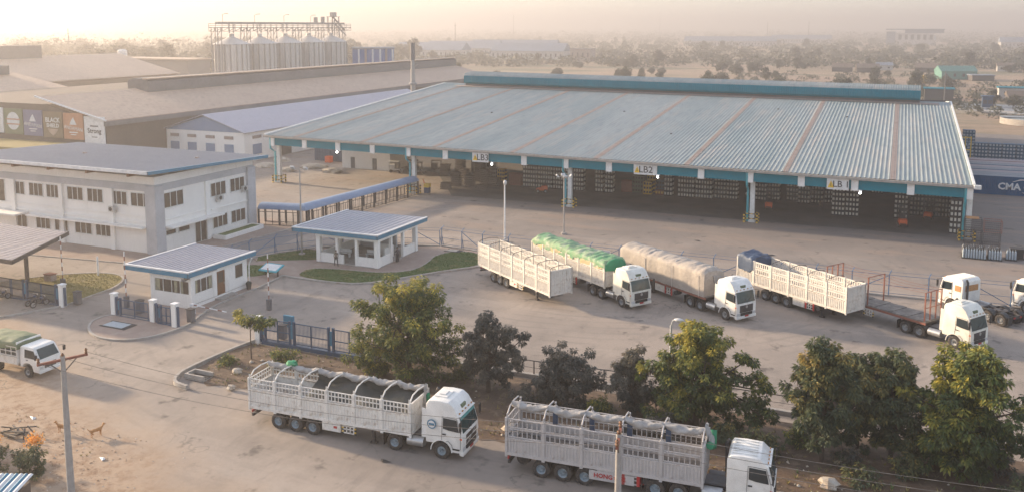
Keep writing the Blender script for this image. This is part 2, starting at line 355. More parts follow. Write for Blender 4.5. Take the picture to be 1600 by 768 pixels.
ORD=['first','second','third','fourth','fifth','sixth','seventh','eighth','ninth','tenth','eleventh','twelfth','thirteenth','fourteenth','fifteenth','sixteenth','seventeenth','eighteenth','nineteenth','twentieth']
def text_mesh(s,size,mats,ext=.01,bold=0):
    cu=bpy.data.curves.new('lettering','FONT'); cu.body=s; cu.size=size; cu.extrude=ext; cu.align_x='CENTER'; cu.align_y='CENTER'; cu.resolution_u=2; cu.offset=bold
    o=bpy.data.objects.new('lettering',cu); COL.objects.link(o); dg=bpy.context.evaluated_depsgraph_get(); dg.update()
    me=bpy.data.meshes.new_from_object(o.evaluated_get(dg)); me.name='lettering'; bpy.data.objects.remove(o); bpy.data.curves.remove(cu)
    me.materials.clear(); me.materials.append(M[mats]); return me
def sheet(name,pts,z0,z1,mats,kind='structure'):
    b=MB(); b.prism(pts,z0,z1,'z'); return struct(name,b,mats,kind=kind)
def kerb(pts,wd=.22,h=.14,z0=-.02,closed=False,name='kerb'):
    k=len(pts); L=[];Rr=[]
    for i,p in enumerate(pts):
        a=Vector(pts[(i-1)%k] if closed or i>0 else pts[i]); c=Vector(pts[(i+1)%k] if closed or i<k-1 else pts[i])
        d=(c-a).normalized(); nrm=Vector((-d.y,d.x))*wd/2
        L.append(Vector(p)+nrm); Rr.append(Vector(p)-nrm)
    b=MB()
    for i in range(k if closed else k-1):
        j=(i+1)%k
        b.add([(*L[i],z0),(*Rr[i],z0),(*Rr[j],z0),(*L[j],z0),(*L[i],h),(*Rr[i],h),(*Rr[j],h),(*L[j],h)],[(0,1,2,3),(4,7,6,5),(0,4,5,1),(2,6,7,3),(0,3,7,4),(1,5,6,2)])
    return struct(name,b,'kerb')
def curve(pts,sub=5):
    """smooth polyline through pts (Catmull-Rom)"""
    P_=[Vector(p) for p in pts]; out=[]
    for i in range(len(P_)-1):
        p0=P_[max(i-1,0)];p1=P_[i];p2=P_[i+1];p3=P_[min(i+2,len(P_)-1)]
        for s in range(sub):
            t=s/sub; out.append(tuple(.5*((2*p1)+(p2-p0)*t+(2*p0-5*p1+4*p2-p3)*t*t+(3*p1-p0-3*p2+p3)*t**3)))
    out.append(tuple(P_[-1])); return out
# ================================================================ SETTING
b=MB(); 
for a in [(-7000,-7000,7000,7000)]: b.box(-7000,7000,-7000,7000,-.6,-.06)
struct('terrain',b,'terrain')
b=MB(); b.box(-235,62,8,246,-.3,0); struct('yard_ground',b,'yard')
# raised soil strip with the roadside trees
def soil_strip():
    g=random.Random(3); vs=[];fs=[]; nx,ny=120,14
    def top(x): return 57.2 if x<-38 else (57.2+2.0*min(1,(x+38)/6))
    def bot(x): return 48.9 if x<-44 else 49.3-.7*math.sin((x+44)/9.)*.6
    for i in range(nx+1):
        x=-48.3+i*(88.3/nx)
        for j in range(ny+1):
            t=j/ny; y=bot(x)+(top(x)-bot(x))*t
            if x<-47: y=min(y,57.2); y=max(y,bot(x)+(-47-x)*.6)
            e=min(t,1-t)*4
            z=.03+min(1,e)*(.12+g.uniform(-.05,.09))+(.0 if x<-47.9 else 0)
            vs.append((x,y+(g.uniform(-.25,.25) if j in (0,) else 0),z if 0<j<ny else .02))
    for i in range(nx):
        for j in range(ny): a=i*(ny+1)+j; fs.append((a,a+ny+1,a+ny+2,a+1))
    b=MB(); b.add(vs,fs); struct('soil_strip',b,'soil',smooth=60)
soil_strip()
kerb(curve([(-48.1,57.3),(-48.5,54),(-48.65,51),(-48.5,49.3),(-47.7,48.0),(-46.2,47.6)],5),.22,.34)
kerb([(-38,58.2),(-31,59.5),(-24,59.6),(-16,60.2),(-5,60.4),(8,61),(40,62)],.35,.32,name='low_wall_base')
# gatehouse island
isl=curve([(-60.5,58.0),(-64.4,57.9),(-64.9,56.2),(-63.6,54.4),(-61.5,53.2),(-59.3,53.1),(-57.4,54.2),(-56.5,56.2),(-56.4,58.6),(-57.2,61.0),(-57.9,63.5),(-58.1,66.5),(-58.1,70.5),(-58.6,74.6)],5)
gate_poly=isl+[(-60,75),(-64.5,78),(-65.6,70),(-64.6,60)]
sheet('gatehouse_pavement',gate_poly,-.1,.1,'paving'); kerb(isl,.2,.15)
# shelter pavement and lawns
fr=[(-58.6,74.6),(-57.0,74.5),(-53.1,74.5),(-50.2,74.9),(-48.5,76.0),(-46.2,79.2),(-43.9,82.6),(-41.2,86.0),(-39.4,88.9)]
sheet('shelter_pavement',fr+[(-39.6,91.3),(-49.2,92.2),(-62.5,85.6),(-66.0,79.0),(-60.0,74.9)],-.1,.104,'paving')
kerb(fr,.22,.16)
def lawn(name,pts,m,n,zz=.108,lab=None):
    b=MB(); b.prism(pts,zz-.05,zz,'z'); struct(name,b,m,kind='structure')
    g=random.Random(n); xs=[p[0] for p in pts]; ys=[p[1] for p in pts]
    def ins(x,y):
        c=False; j=len(pts)-1
        for i in range(len(pts)):
            a,bb=pts[i],pts[j]
            if (a[1]>y)!=(bb[1]>y) and x<(bb[0]-a[0])*(y-a[1])/(bb[1]-a[1])+a[0]: c=not c
            j=i
        return c
    vs=[];fs=[];k=0
    while k<n:
        x=g.uniform(min(xs),max(xs)); y=g.uniform(min(ys),max(ys))
        if not ins(x,y): continue
        t=g.uniform(0,PI); h=g.uniform(.03,.09); q=.05; dx,dy=math.cos(t)*q,math.sin(t)*q
        o=len(vs); vs+=[(x-dx,y-dy,zz),(x+dx,y+dy,zz),(x+g.uniform(-.04,.04),y+g.uniform(-.04,.04),zz+h)]; fs.append((o,o+1,o+2)); k+=1
    b=MB(); b.add(vs,fs); o=struct('grass_blades',b,m,kind='stuff')
    tag(o,lab,'grass')
lawn('lawn',curve([(-57.6,77.3),(-56.8,75.2),(-53.1,74.8),(-50.3,75.2),(-48.7,76.4),(-46.4,79.6),(-44.1,83.0),(-41.6,86.4),(-42.2,89.6),(-44.6,91.2),(-46.6,90.6),(-47.6,88.2),(-47.0,84.5),(-47.3,81.4),(-50.0,79.5),(-54.0,79.0),(-57.0,78.4)],3),'grass',9000,lab='short green grass of the lawn in front of the open white shelter')
kerb(curve([(-57.3,78.2),(-54.0,79.1),(-50.0,79.6),(-47.3,81.5),(-47.0,84.5),(-47.6,88.2),(-46.6,90.7),(-44.6,91.3)],4),.14,.135,.05)
lawn('lawn',[(-66.0,79.9),(-64.9,78.2),(-59.4,81.2),(-58.8,82.6),(-60.5,84.8),(-62.8,85.0)],'grass',3500,lab='small green lawn patch round the floodlight pole behind the shelter')
lawn('lawn',[(-64.6,72.5),(-64.2,71.2),(-61.0,73.2),(-59.8,75.6),(-62.4,77.4),(-65.2,76.2)],'grass',2000,.112,lab='small green lawn patch behind the gatehouse')
li=curve([(-70.9,58.2),(-71.2,61.5),(-71.4,64.2),(-72.6,66.6),(-74.6,67.9),(-77.2,67.6),(-80.0,65.8),(-82.5,63.0)],5)
lawn('lawn',li+[(-84,60.5),(-80,60.3),(-75.0,59.2)],'grass_dry',4500,.1,lab='yellowish dry lawn on the kerbed island left of the entrance road')
kerb(li,.2,.14)
lv=curve([(-71.0,58.0),(-72.6,54.6),(-75.0,51.6),(-78.2,48.6),(-84,45)],5)
b=MB(); b.prism(lv+[(-100,44),(-100,57.8)],-.1,.06,'z'); struct('verge',b,'yard'); kerb(lv,.22,.16)
# asphalt lane behind the chain link fence
sheet('service_lane',[(-77.2,92.5),(-68,92),(-66.9,78.5),(-65.5,74),(-68,70),(-77.2,74.5)],-.1,.006,'road_side')
sheet('office_pavement',[(-104,68.5),(-77,72.0),(-73.2,80),(-71.5,93.8),(-77.5,97),(-108,97)],-.1,.08,'paving')
kerb([(-104,68.5),(-77,72.0),(-73.2,80),(-71.5,93.8)],.18,.1)
# ================================================================ LOADING WAREHOUSE
X0,X1,YF,YR,YB=-96.5,8.7,119.6,184.0,238.0
def zE(x): return 8.12-(x+96.5)/105*1.08
def zS(x,y):
    e=zE(x); rr=13.0-(x+96.5)/105*.9
    return e+(rr-e)*(y-YF)/(YR-YF) if y<=YR else rr-(rr-e)*(y-YR)/(YR-YF)
wh=T('loading_warehouse','huge low pitched warehouse with ribbed blue grey roof, teal fascia and open loading front','warehouse',(0,0,0))
def roof_panel(x0,x1,y0,y1,nm='roof_panel',m='roof_teal',up=0,par=wh):
    n=max(2,round((x1-x0)/.55)); p=(x1-x0)/n; prof=[]
    for i in range(n):
        a=x0+i*p; prof+= [(a,0),(a+p*.55,0),(a+p*.68,.05),(a+p*.87,.05)]
    prof.append((x1,0)); k=len(prof); vs=[]
    for y in (y0,y1): vs+=[(x,y,zS(x,y)+h+up) for x,h in prof]
    b=MB(); b.add(vs,[(i,i+1,k+i+1,k+i) for i in range(k-1)])
    # ends of the sheets seen from below the eave
    return O(nm,b,m,par)
SX=[-90.6,-77.7,-64.75,-51.8,-38.9,-26,-13.1,-.2]
edges=[X0]+SX+[X1]
for i in range(len(edges)-1):
    a=edges[i]+(.30 if i else 0); c=edges[i+1]-(.30 if i<len(edges)-2 else 0)
    roof_panel(a,c,YF,YR); roof_panel(a,c,YR,YB)
for x in SX:
    for (ya,yb) in ((YF+.1,YR),(YR,YB)):
        b=MB(); 
        for s in (-.30,-.06,.18): b.add([(x+s,ya,zS(x,ya)+.03),(x+s+.12,ya,zS(x,ya)+.03),(x+s+.12,yb,zS(x,yb)+.03),(x+s,yb,zS(x,yb)+.03)],[(0,1,2,3)])
        for s in (-.32,.24): b.add([(x+s,ya,zS(x,ya)+.13),(x+s+.1,ya,zS(x,ya)+.13),(x+s+.1,yb,zS(x,yb)+.13),(x+s,yb,zS(x,yb)+.13)],[(0,1,2,3)])
        b.add([(x-.32,ya,zS(x,ya)+.02),(x+.32,ya,zS(x,ya)+.02),(x+.32,yb,zS(x,yb)+.02),(x-.32,yb,zS(x,yb)+.02)],[(0,1,2,3)])
        O('roof_strip',b,'roof_pink',wh)
# dark stains strip lines / vents on the roof
for (x,y) in ((-69,150),(-46,158),(-33,140),(-20,168),(-8,163)):
    b=MB(); b.cb(x,y,zS(x,y)+.1,.35,.35,.2); O('roof_vent',b,'chassis_grey',wh,bevel=.05)
# rake boards
for x,s in ((X0,-1),(X1,1)):
    b=MB()
    for ya,yb in ((YF,YR),(YR,YB)):
        b.add([(x,ya,zS(x,ya)+.22),(x+.28*s,ya,zS(x,ya)+.22),(x+.28*s,yb,zS(x,yb)+.22),(x,yb,zS(x,yb)+.22),(x,ya,zS(x,ya)-.35),(x+.28*s,ya,zS(x,ya)-.35),(x+.28*s,yb,zS(x,yb)-.35),(x,yb,zS(x,yb)-.35)],[(0,1,2,3),(4,7,6,5),(0,4,5,1),(1,5,6,2),(2,6,7,3),(3,7,4,0)])
    O('rake_board',b,'metal_white',wh)
def slant(b,x0,x1,ya,yb,d0,d1):
    """box following the slightly falling eave line"""
    b.add([(x0,ya,zE(x0)+d0),(x1,ya,zE(x1)+d0),(x1,yb,zE(x1)+d0),(x0,yb,zE(x0)+d0),(x0,ya,zE(x0)+d1),(x1,ya,zE(x1)+d1),(x1,yb,zE(x1)+d1),(x0,yb,zE(x0)+d1)],[(0,1,2,3),(4,7,6,5),(0,4,5,1),(1,5,6,2),(2,6,7,3),(3,7,4,0)])
b=MB(); slant(b,X0-.3,X1+.3,YF-.32,YF-.02,-.34,-.04); O('gutter',b,'kerb',wh)
b=MB(); b.cb(X1+.5,YF-.15,zE(X1)-.15,.8,.5,.5); O('gutter_end',b,'metal_white',wh,bevel=.06)
PX_=[-95.3+25.92*i for i in range(5)]
# roof underside and purlins
b=MB()
for ya,yb in ((YF+.4,YR),(YR,YB)):
    b.add([(X0+.2,ya,zS(X0,ya)-.14),(X1-.2,ya,zS(X1,ya)-.14),(X1-.2,yb,zS(X1,yb)-.14),(X0+.2,yb,zS(X0,yb)-.14)],[(0,1,2,3)])
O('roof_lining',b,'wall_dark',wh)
for i in range(17):
    x=-95.3+6.48*i
    z=zE(x)
    b=MB(); b.box(x-.42,x+.42,YF+.12,YF+.9,z-1.75,z-.36); O('fascia_bracket',b,'white_paint',wh)
    b=MB(); b.bar((x,YF+.9,z-.75),(x,YR,zS(x,YR)-.6),.25,.7); O('rafter',b,'wall_dark',wh)
    if i<16:
        b=MB(); slant(b,x+.42,x+6.06,YF+.3,YF+.7,-1.62,-.42); O('fascia_panel',b,'teal',wh)
b=MB(); slant(b,X0+.2,X1,YF+.75,YF+1.0,-1.4,-.4); O('edge_beam',b,'wall_dark',wh)
for i,x in enumerate(PX_):
    z=zE(x)
    b=MB(); b.box(x-.1,x+.5,121.0,121.55,0,z-.9); b.box(x-.25,x+.65,120.85,121.7,0,.25); O('column',b,'metal_white',wh)
    b=MB(); b.path([(x-.38,YF+.2,z-.3),(x-.38,YF+.2,z-2.2),(x-.38,120.95,z-2.9),(x-.38,120.95,.1)],.16,8); O('downpipe',b,'teal_light',wh,smooth=50)
    if i:
        for yy in (142,163,184):
            b=MB(); b.box(x,x+.4,yy,yy+.4,0,zS(x,yy)-.2); O('inner_column',b,'wall_dark',wh)
# walls
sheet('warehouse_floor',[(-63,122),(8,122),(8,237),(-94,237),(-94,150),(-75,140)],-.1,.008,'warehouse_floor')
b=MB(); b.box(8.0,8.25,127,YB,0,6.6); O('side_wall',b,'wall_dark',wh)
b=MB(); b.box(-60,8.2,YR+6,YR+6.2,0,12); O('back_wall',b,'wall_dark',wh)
b=MB(); b.box(-95,-60,YR+10,YR+10.2,3.2,12); O('back_wall',b,'wall_brown',wh)
b=MB(); b.box(-.5,7.9,150,150.3,.2,2.6); O('pale_shutter',b,'chassis_grey',wh)
b=MB(); b.box(-87,-60,143.6,143.9,2.4,8.2);
O('hanging_wall',b,'wall_brown',wh)
for i,(x,z0,t) in enumerate(((-86,7.2,'x'),)):
    pass
# ridge monitor
mon=[-90.0,3.6]
def monz(x,d): return zS(x,YR)+d
n=round((mon[1]-mon[0])/.42); p=(mon[1]-mon[0])/n
vs=[];fs=[]
def mprof(x,o):  # front face, roof, back face with overhang, curving inwards
    yf,yb=YR-3.2,YR+3.4
    return [(x,yf+.5+o*0,monz(x,.35)),(x,yf-o,monz(x,.75)),(x,yf-o,monz(x,2.15)+o),(x,yf+.5,monz(x,2.55)+o),(x,YR,monz(x,2.95)+o),(x,yb-.5,monz(x,2.55)+o),(x,yb+o,monz(x,2.15)),(x,yb+o,monz(x,.75))]
cols=[]
for i in range(n):
    a=mon[0]+i*p
    for q,o in ((0,0),(.5,0),(.62,.07),(.9,.07)): cols.append((a+p*q,o))
cols.append((mon[1],0))
front=MB(); top=MB()
for i,(x,o) in enumerate(cols):
    pr=mprof(x,o); front.v+=pr[:3]; top.v+=pr[2:]
for i in range(len(cols)-1):
    front.f+=[(i*3+j,i*3+3+j,i*3+4+j,i*3+1+j) for j in range(2)]; top.f+=[(i*6+j,i*6+6+j,i*6+7+j,i*6+1+j) for j in range(5)]
front.m=[0]*len(front.f); top.m=[0]*len(top.f)
mo=O('ridge_monitor',front,'teal',wh)
O('monitor_roof',top,'roof_teal',mo)
b=MB()
for x in mon: b.prism([(YR-3.2,monz(x,.5)),(YR-3.2,monz(x,2.1)),(YR-2.6,monz(x,2.6)),(YR,monz(x,2.9)),(YR+3,monz(x,2.6)),(YR+3.4,monz(x,2.1)),(YR+3.4,monz(x,.5))],x-.05,x+.05,'x')
O('monitor_end',b,'teal',mo)
b=MB(); 
xa,xb=mon
b.add([(xa,YR-2.4,monz(xa,-.4)),(xb,YR-2.4,monz(xb,-.4)),(xb,YR-2.4,monz(xb,.9)),(xa,YR-2.4,monz(xa,.9))],[(0,1,2,3)])
O('monitor_louvre',b,'monitor_brown',mo)
b=MB(); b.add([(xa-2,YR-4.2,zS(xa,YR-4.2)+.16),(X1-2,YR-4.2,zS(X1,YR-4.2)+.16),(X1-2,YR-2.6,zS(X1,YR-2.6)+.18),(xa-2,YR-2.6,zS(xa,YR-2.6)+.18)],[(0,1,2,3)]); O('ridge_flashing',b,'roof_pink',wh)
# bay signs
def sign_board(txt,x,lab):
    z=zE(x)-1.05
    t=T('bay_sign',lab,'sign',(x,YF+.02,z),0,'bay signs hung on the warehouse fascia')
    b=MB(); b.box(-1.32,1.32,-.1,.05,-.72,.72); O('sign_board',b,'print_white',t,bevel=.02)
    b=MB(); b.prism([(-1.22,-.48),(-.42,-.48),(-.82,.42)],-.115,-.103,'y'); O('warning_triangle',b,'print_yellow',t)
    b=MB(); b.prism([(-.87,-.28),(-.77,-.28),(-.79,.12),(-.85,.12)],-.13,-.118,'y'); O('triangle_mark',b,'print_black',t)
    obj('lettering',text_mesh(txt,1.3 if len(txt)<4 else 1.12,'print_black',.008,.012),t,(.40,-.115,-.02),(PI/2,0,0))
sign_board('LB3',-56.9,'white sign LB3 with yellow warning triangle on the teal fascia')
sign_board('LB2',-32.0,'white sign LB2 with yellow warning triangle on the teal fascia')
sign_board('LB 1',-6.6,'white sign LB1 with yellow warning triangle on the teal fascia')
for i,(x,l) in enumerate([(-82.3,'lit round lamp at the far left bracket of the warehouse fascia'),(-55.0,'lit round lamp right of the LB3 sign'),(-29.9,'lit round lamp right of the LB2 sign'),(-3.9,'lit round lamp right of the LB1 sign')]):
    t=T('fascia_lamp',l,'lamp',(x,YF-.1,zE(x)-1.95),0,'lit lamps under the warehouse fascia')
    b=MB(); b.blob((0,0,0),(.14,.13,.12),2,0,10,6); O('bulb',b,'lamp_lit',t,smooth=60)
    b=MB(); b.cb(0,.25,.22,.4,.5,.2); O('bracket',b,'white_paint',t)
# column guards
def guard():
    t=T('column_guard','yellow and black barrier cage round the foot of a warehouse column','barrier',(0,0,0),0,'yellow and black guards at the column feet')
    for sx in (-.85,.85):
        for sy in (-.6,.6):
            o=None
            b=MB(); b.mi=0
            for k in range(6):
                b.mi=k%2; b.lathe([(.13,k*.22),(.13,k*.22+.22)],8,(sx,sy,0),'z',True)
            O('guard_post',b,['yellow','black'],t)
    for z in (.55,1.2):
        b=MB()
        for k in range(6):
            b.mi=k%2
            for sy in (-.6,.6): b.bar((-.85+k*.283,sy,z),(-.85+(k+1)*.283,sy,z),.1)
            for sx in (-.85,.85): b.bar((sx,-.6+k*.2,z),(sx,-.6+(k+1)*.2,z),.1)
        O('guard_rail',b,['black','yellow'],t)
    return t
gd=guard(); names=['leftmost column of the warehouse front','column behind the covered walkway end','column between the LB3 and LB2 signs','column between the LB2 and LB1 signs','right corner column of the warehouse']
for i,x in enumerate(PX_):
    o=gd if i==0 else dup(gd,(0,0,0))
    o.location=(x+.1,121.2,0); o['label']='yellow and black guard cage at the '+names[i]
# ================================================================ crates and stacks inside
def crate_stack(nx,ny,nz,cw,ch,m,pm,name='crate_stack',cat='crates'):
    """layered stack of bottle crates: dark crate tiers with pale bottles showing between"""
    t=T(name,'',cat,(0,0,0)); W=nx*cw; D=ny*cw
    for k in range(nz):
        b=MB(); b.box(-W/2,W/2,0,D,k*ch,k*ch+.13); b.box(-W/2,W/2,0,D,k*ch+ch-.10,k*ch+ch-.02)
        b.box(-W/2+.12,W/2-.12,.12,D-.1,k*ch+.13,k*ch+ch-.1)
        for i in range(nx+1): b.box(-W/2+i*cw-.03,-W/2+i*cw+.03,-.01,.06,k*ch+.13,k*ch+ch-.1)
        o=O('crate_tier',b,m,t)
        b=MB()
        for i in range(nx): b.box(-W/2+i*cw+cw*.22,-W/2+(i+1)*cw-cw*.22,.02,.1,k*ch+.17,k*ch+ch-.16)
        for i in range(ny):
            for s in (-1,1): b.box(s*(W/2-.1) if s>0 else -W/2+.02,s*(W/2-.02) if s>0 else -W/2+.1,i*cw+cw*.22,(i+1)*cw-cw*.22,k*ch+.17,k*ch+ch-.16)
        O('bottle_row',b,pm,o)['kind']='stuff'
    return t
S1=crate_stack(3,3,6,.42,.72,'crate_dark','bottle_pale')
S2=crate_stack(6,3,6,.42,.72,'crate_dark','bottle_pale')
S3=crate_stack(4,3,8,.42,.66,'crate_dark','bottle_pale')
GR='stacks of dark bottle crates under the warehouse roof'
def place(S,x,y,l,grp=GR,first=[set()]):
    if S.name in first[0]: o=dup(S,(x,y,.01))
    else: o=S; first[0].add(S.name); o.location=(x,y,.01)
    o['label']=l; o['group']=grp; return o
for i in range(4): place(S2,-54.6+2.62*i,133.6,['wide crate stack right of the LB3 sign, left end of its row','wide crate stack second from left in the row between LB3 and the column','wide crate stack behind the orange forklift, third in its row','wide crate stack at the right end of the row just left of the column'][i])
place(S1,-42.9,133.8,'narrow crate stack just right of the column between LB3 and LB2')
place(S1,-41.3,133.8,'second narrow crate stack right of the column, beside the coloured crates')
place(S1,-32.1,135,'narrow crate stack left of the wide block below the LB2 lamp')
for i in range(2): place(S2,-29.3+2.7*i,134.9,['wide crate stack right of the LB2 sign, left half of the block','wide crate stack right of the LB2 sign, right half of the block'][i])
place(S3,-24.3,135.9,'tall crate stack right of the LB2 block, left of a pair'); place(S3,-22.5,135.9,'tall crate stack right of the LB2 block, right of a pair')
for i,x in enumerate([-18.4,-16.6,-14.0,-12.2,-10.4,-8.6]): place(S3,x,137+(i%3)*.8,'tall crate stack in the deep row left of the LB1 sign, %s from the left'%ORD[i])
place(S3,-7.0,130,'tall bright crate stack right under the LB1 sign, left of the pair'); place(S3,-5.2,130.2,'tall bright crate stack right under the LB1 sign, right of the pair')
place(S3,1.0,131.4,'tall crate stack behind the front forklift near the right corner'); 
for i,x in enumerate([3.0,4.8,6.5]): place(S3,x,134.5,'dark crate stack deep in the right corner bay, %s from the left'%ORD[i])
for k in range(4): place(S1,7.3,124.2,'low crate stack standing beside the right corner column') if k==0 else None
# deep dark rows further in
for i in range(7): place(S3,-21+3.1*i,150+(i%2)*2,'dim crate stack in the far row behind the LB1 bay, %s from the left'%ORD[i],'dim crate stacks in the far row')
# coloured crates below LB2
CB=crate_stack(4,3,2,.42,.9,'crate_red','crate_red','coloured_crates')
def ccrate(x,y,z,nx,nz,m,m2,l):
    t=crate_stack(nx,3,nz,.42,.66,m,m2,'coloured_crates'); t.location=(x,y,z); t['label']=l; t['group']='coloured crate piles under the LB2 sign'
CB.location=(-38.9,135.6,.01); CB['label']='low dark red crate pile left of the green crates'; CB['group']='coloured crate piles under the LB2 sign'
ccrate(-37.2,135.9,.01,4,4,'crate_green','crate_dark','tall dull green crate pile in the middle of the coloured crates')
ccrate(-35.4,135.0,.01,3,3,'crate_yellow','crate_dark','bright yellow crate pile on the floor under the LB2 sign')
ccrate(-35.3,137.0,.01,3,6,'crate_yellow','crate_dark','tall yellow crate pile behind the short yellow pile')
ccrate(-33.6,135.4,.01,3,1,'crate_red','crate_yellow','low red crate row right of the yellow crates')
ccrate(-33.5,136.6,.01,4,3,'crate_blue','crate_dark','blue crate pile right of the yellow crates')
ccrate(-57.5,134.0,.01,5,3,'crate_red','crate_red','brown red crate pile left of the crate row by the LB3 lamp')
ccrate(-61.6,137.5,.01,3,3,'crate_yellow','crate_dark','yellow crate pile below the LB3 sign')
ccrate(-63.9,138.5,.01,4,3,'chassis_grey','crate_dark','grey crate pile left of the yellow crates below LB3')
ccrate(-66.8,140.5,.01,5,4,'crate_dark','crate_dark','black crate pile beside the white room below LB3')
ccrate(-48.6,139.0,3.9,5,3,'crate_yellow','crate_dark','yellow crates on top near the column left of LB2')
ccrate(-48.6,139.0,.01,5,6,'crate_dark','bottle_pale','dark crate pile carrying the yellow crates left of the column')
# white rooms inside at the left
def room(x0,x1,y0,y1,h,l,doors):
    t=T('white_room',l,'room',((x0+x1)/2,y0,0)); W=(x1-x0)/2
    b=MB(); b.box(-W,W,0,y1-y0,0,h); O('wall',b,'white_wall',t)
    for d in doors:
        b=MB(); b.box(d-.45,d+.45,-.04,.02,.05,2.1); O('door',b,'chassis_grey',t)
room(-94.5,-84.2,138.8,146,4.1,'white flat roofed room with two grey doors at the back left of the warehouse',[-2.8,1.9])
room(-70.2,-67.6,144,149,5.2,'white room with a dark door deep inside below the LB3 sign',[.5])
# parked small carts at left
def cart(x,y,l,m):
    t=T('goods_cart',l,'cart',(x,y,0),R(20),'goods carts parked at the back left of the warehouse')
    b=MB(); b.box(-1.3,1.3,-.6,.6,.45,.65); O('platform',b,m,t,bevel=.03)
    b=MB(); b.box(-1.2,-.2,-.55,.55,.65,1.5); b.box(-1.3,.6,-.6,.6,1.95,2.05); O('cabin',b,m,t,bevel=.05)
    for sx in (-.9,.9):
        for sy in (-.6,.6):
            b=MB(); b.lathe([(.0,-.08),(.25,-.08),(.3,0),(.25,.08),(0,.08)],12,(sx,sy,.3),'y'); O('wheel',b,'tyre',t)
    for sx in (-1.2,.5):
        b=MB(); b.bar((sx,-.5,.6),(sx,-.5,2),.06); b.bar((sx,.5,.6),(sx,.5,2),.06); O('post',b,'dark_metal',t)
cart(-82.4,138.0,'cream goods cart with a roof beside the white room','metal_white')
cart(-80.0,140.5,'dark goods cart right of the cream one','dark_metal')
cart(-78.0,138.5,'grey goods cart with crates beside the dark cart','chassis_grey')
cart(-76.0,142.0,'brown goods cart furthest right of the parked carts','wall_brown')
# pile of machinery/pallets in left bay
g=random.Random(5)
def pallet_pile(x,y,n,l,m='wall_brown'):
    t=T('pallet_pile',l,'pallets',(x,y,0),g.uniform(-.2,.2),'pallet piles in the leftmost loading bay')
    for k in range(n):
        b=MB(); o=g.uniform(-.12,.12)
        for j in range(5): b.box(-.8+o+j*.35,-.6+o+j*.35,-.6,.6,k*.3+.12,k*.3+.2)
        for j in range(3): b.box(-.8+o,.8+o,-.6+j*.52,-.45+j*.52,k*.3,k*.3+.12)
        O('pallet',b,m,t)
for i,(x,y,n) in enumerate([(-66.3,130,8),(-64.2,131,6),(-62.3,133,9),(-60.3,132.2,5),(-64.8,135.6,11),(-71,141,9),(-73,139,7),(-68,137,6),(-61,128.5,3),(-66.5,126.8,4)]):
    pallet_pile(x,y,n,'brown pallet pile in the leftmost loading bay, %s of the ten from the walkway end'%ORD[i])
b=MB(); b.box(-104.8,-98.5,144.6,148.6,0,3.3); o=O('blue_crate_block',b,'blue_fence'); o.name='crate_block'
tag(o,'big block of blue crates beside the white room outside the left bay','crates')
for i in range(10):
    for j in range(5):
        b=MB(); b.box(-104.75+i*.625,-104.2+i*.625,144.5,144.6,.06+j*.65,.62+j*.65); oo=O('crate',b,'blue_fence',o)
b=MB(); b.box(-.6,.6,-.5,.5,0,1.2); b.box(-.5,.5,-.52,-.5,.15,1.05); o=O('crate',b,'orange',loc=(-100.6,143.3,0)); o.name='orange_bin'; tag(o,'orange bin in front of the blue crate block','bin')
# traffic marker things by second column
t=T('fire_trolley','yellow and blue trolley next to the second warehouse column','trolley',(-67.3,122.0,0))
b=MB(); b.box(-.4,.4,-.4,.4,.1,1.0); O('tank',b,'tarp_blue',t,bevel=.05)
b=MB(); b.box(-.45,.45,-.45,.45,1.0,1.6); O('cover',b,'yellow',t,bevel=.08)
b=MB(); b.bar((-.5,.3,1),(-.9,.3,2.2),.08); O('handle',b,'orange',t)
# ================================================================ OFFICE BUILDING
def hinge_window(par,x0,x1,z0,z1,n,face,at,name='window',m='window_dark',fm='metal_white'):
    """window set in a wall; face 'S' (wall along X at y=at) or 'E' (wall along Y at x=at)"""
    def bx(b,u0,u1,d0,d1,a,c):
        if face=='S': b.box(u0,u1,at+d0,at+d1,a,c)
        else: b.box(at-d1,at-d0,u0,u1,a,c)
    b=MB(); bx(b,x0,x1,-.02,.03,z0,z1); o=O(name,b,m,par)
    f=MB(); t=.07
    bx(f,x0-t,x1+t,-.07,.02,z1,z1+t); bx(f,x0-t,x1+t,-.12,.02,z0-t-.03,z0); bx(f,x0-t,x0,-.07,.02,z0,z1); bx(f,x1,x1+t,-.07,.02,z0,z1)
    O('frame',f,fm,o)
    for i in range(1,n):
        f=MB(); u=x0+(x1-x0)*i/n; bx(f,u-.045,u+.045,-.05,.0,z0,z1); O('mullion',f,fm,o)
    return o
of=T('office_building','two storey white office building with grey corner pilasters, brown windows and flat overhanging roof','building',(0,0,0))
OX,OY=-77.3,76.1
b=MB(); b.box(-108,OX,OY,93.0,0,9.0); O('wall',b,'white_wall',of)
b=MB(); b.box(-108,OX+.02,OY-.12,OY,7.3,8.1); b.box(OX,OX+.12,OY,93.0,7.3,8.1); O('grey_band',b,'grey_wall',of)
b=MB(); b.box(OX-1.25,OX+.3,OY-.3,OY+.0,0,7.95); b.box(OX+.0,OX+.3,OY,OY+1.1,0,7.95); O('corner_pilaster',b,'grey_wall',of)
b=MB(); b.box(OX,OX+.35,91.6,93.1,0,7.95); O('corner_pilaster',b,'grey_wall',of)
for x in (-83.9,-92.1,-100.3): 
    b=MB(); b.box(x-.3,x+.3,OY-.28,OY,0,7.3); O('pilaster',b,'white_wall',of)
b=MB(); b.box(OX,OX+.28,84.0,84.6,0,7.3); O('pilaster',b,'white_wall',of)
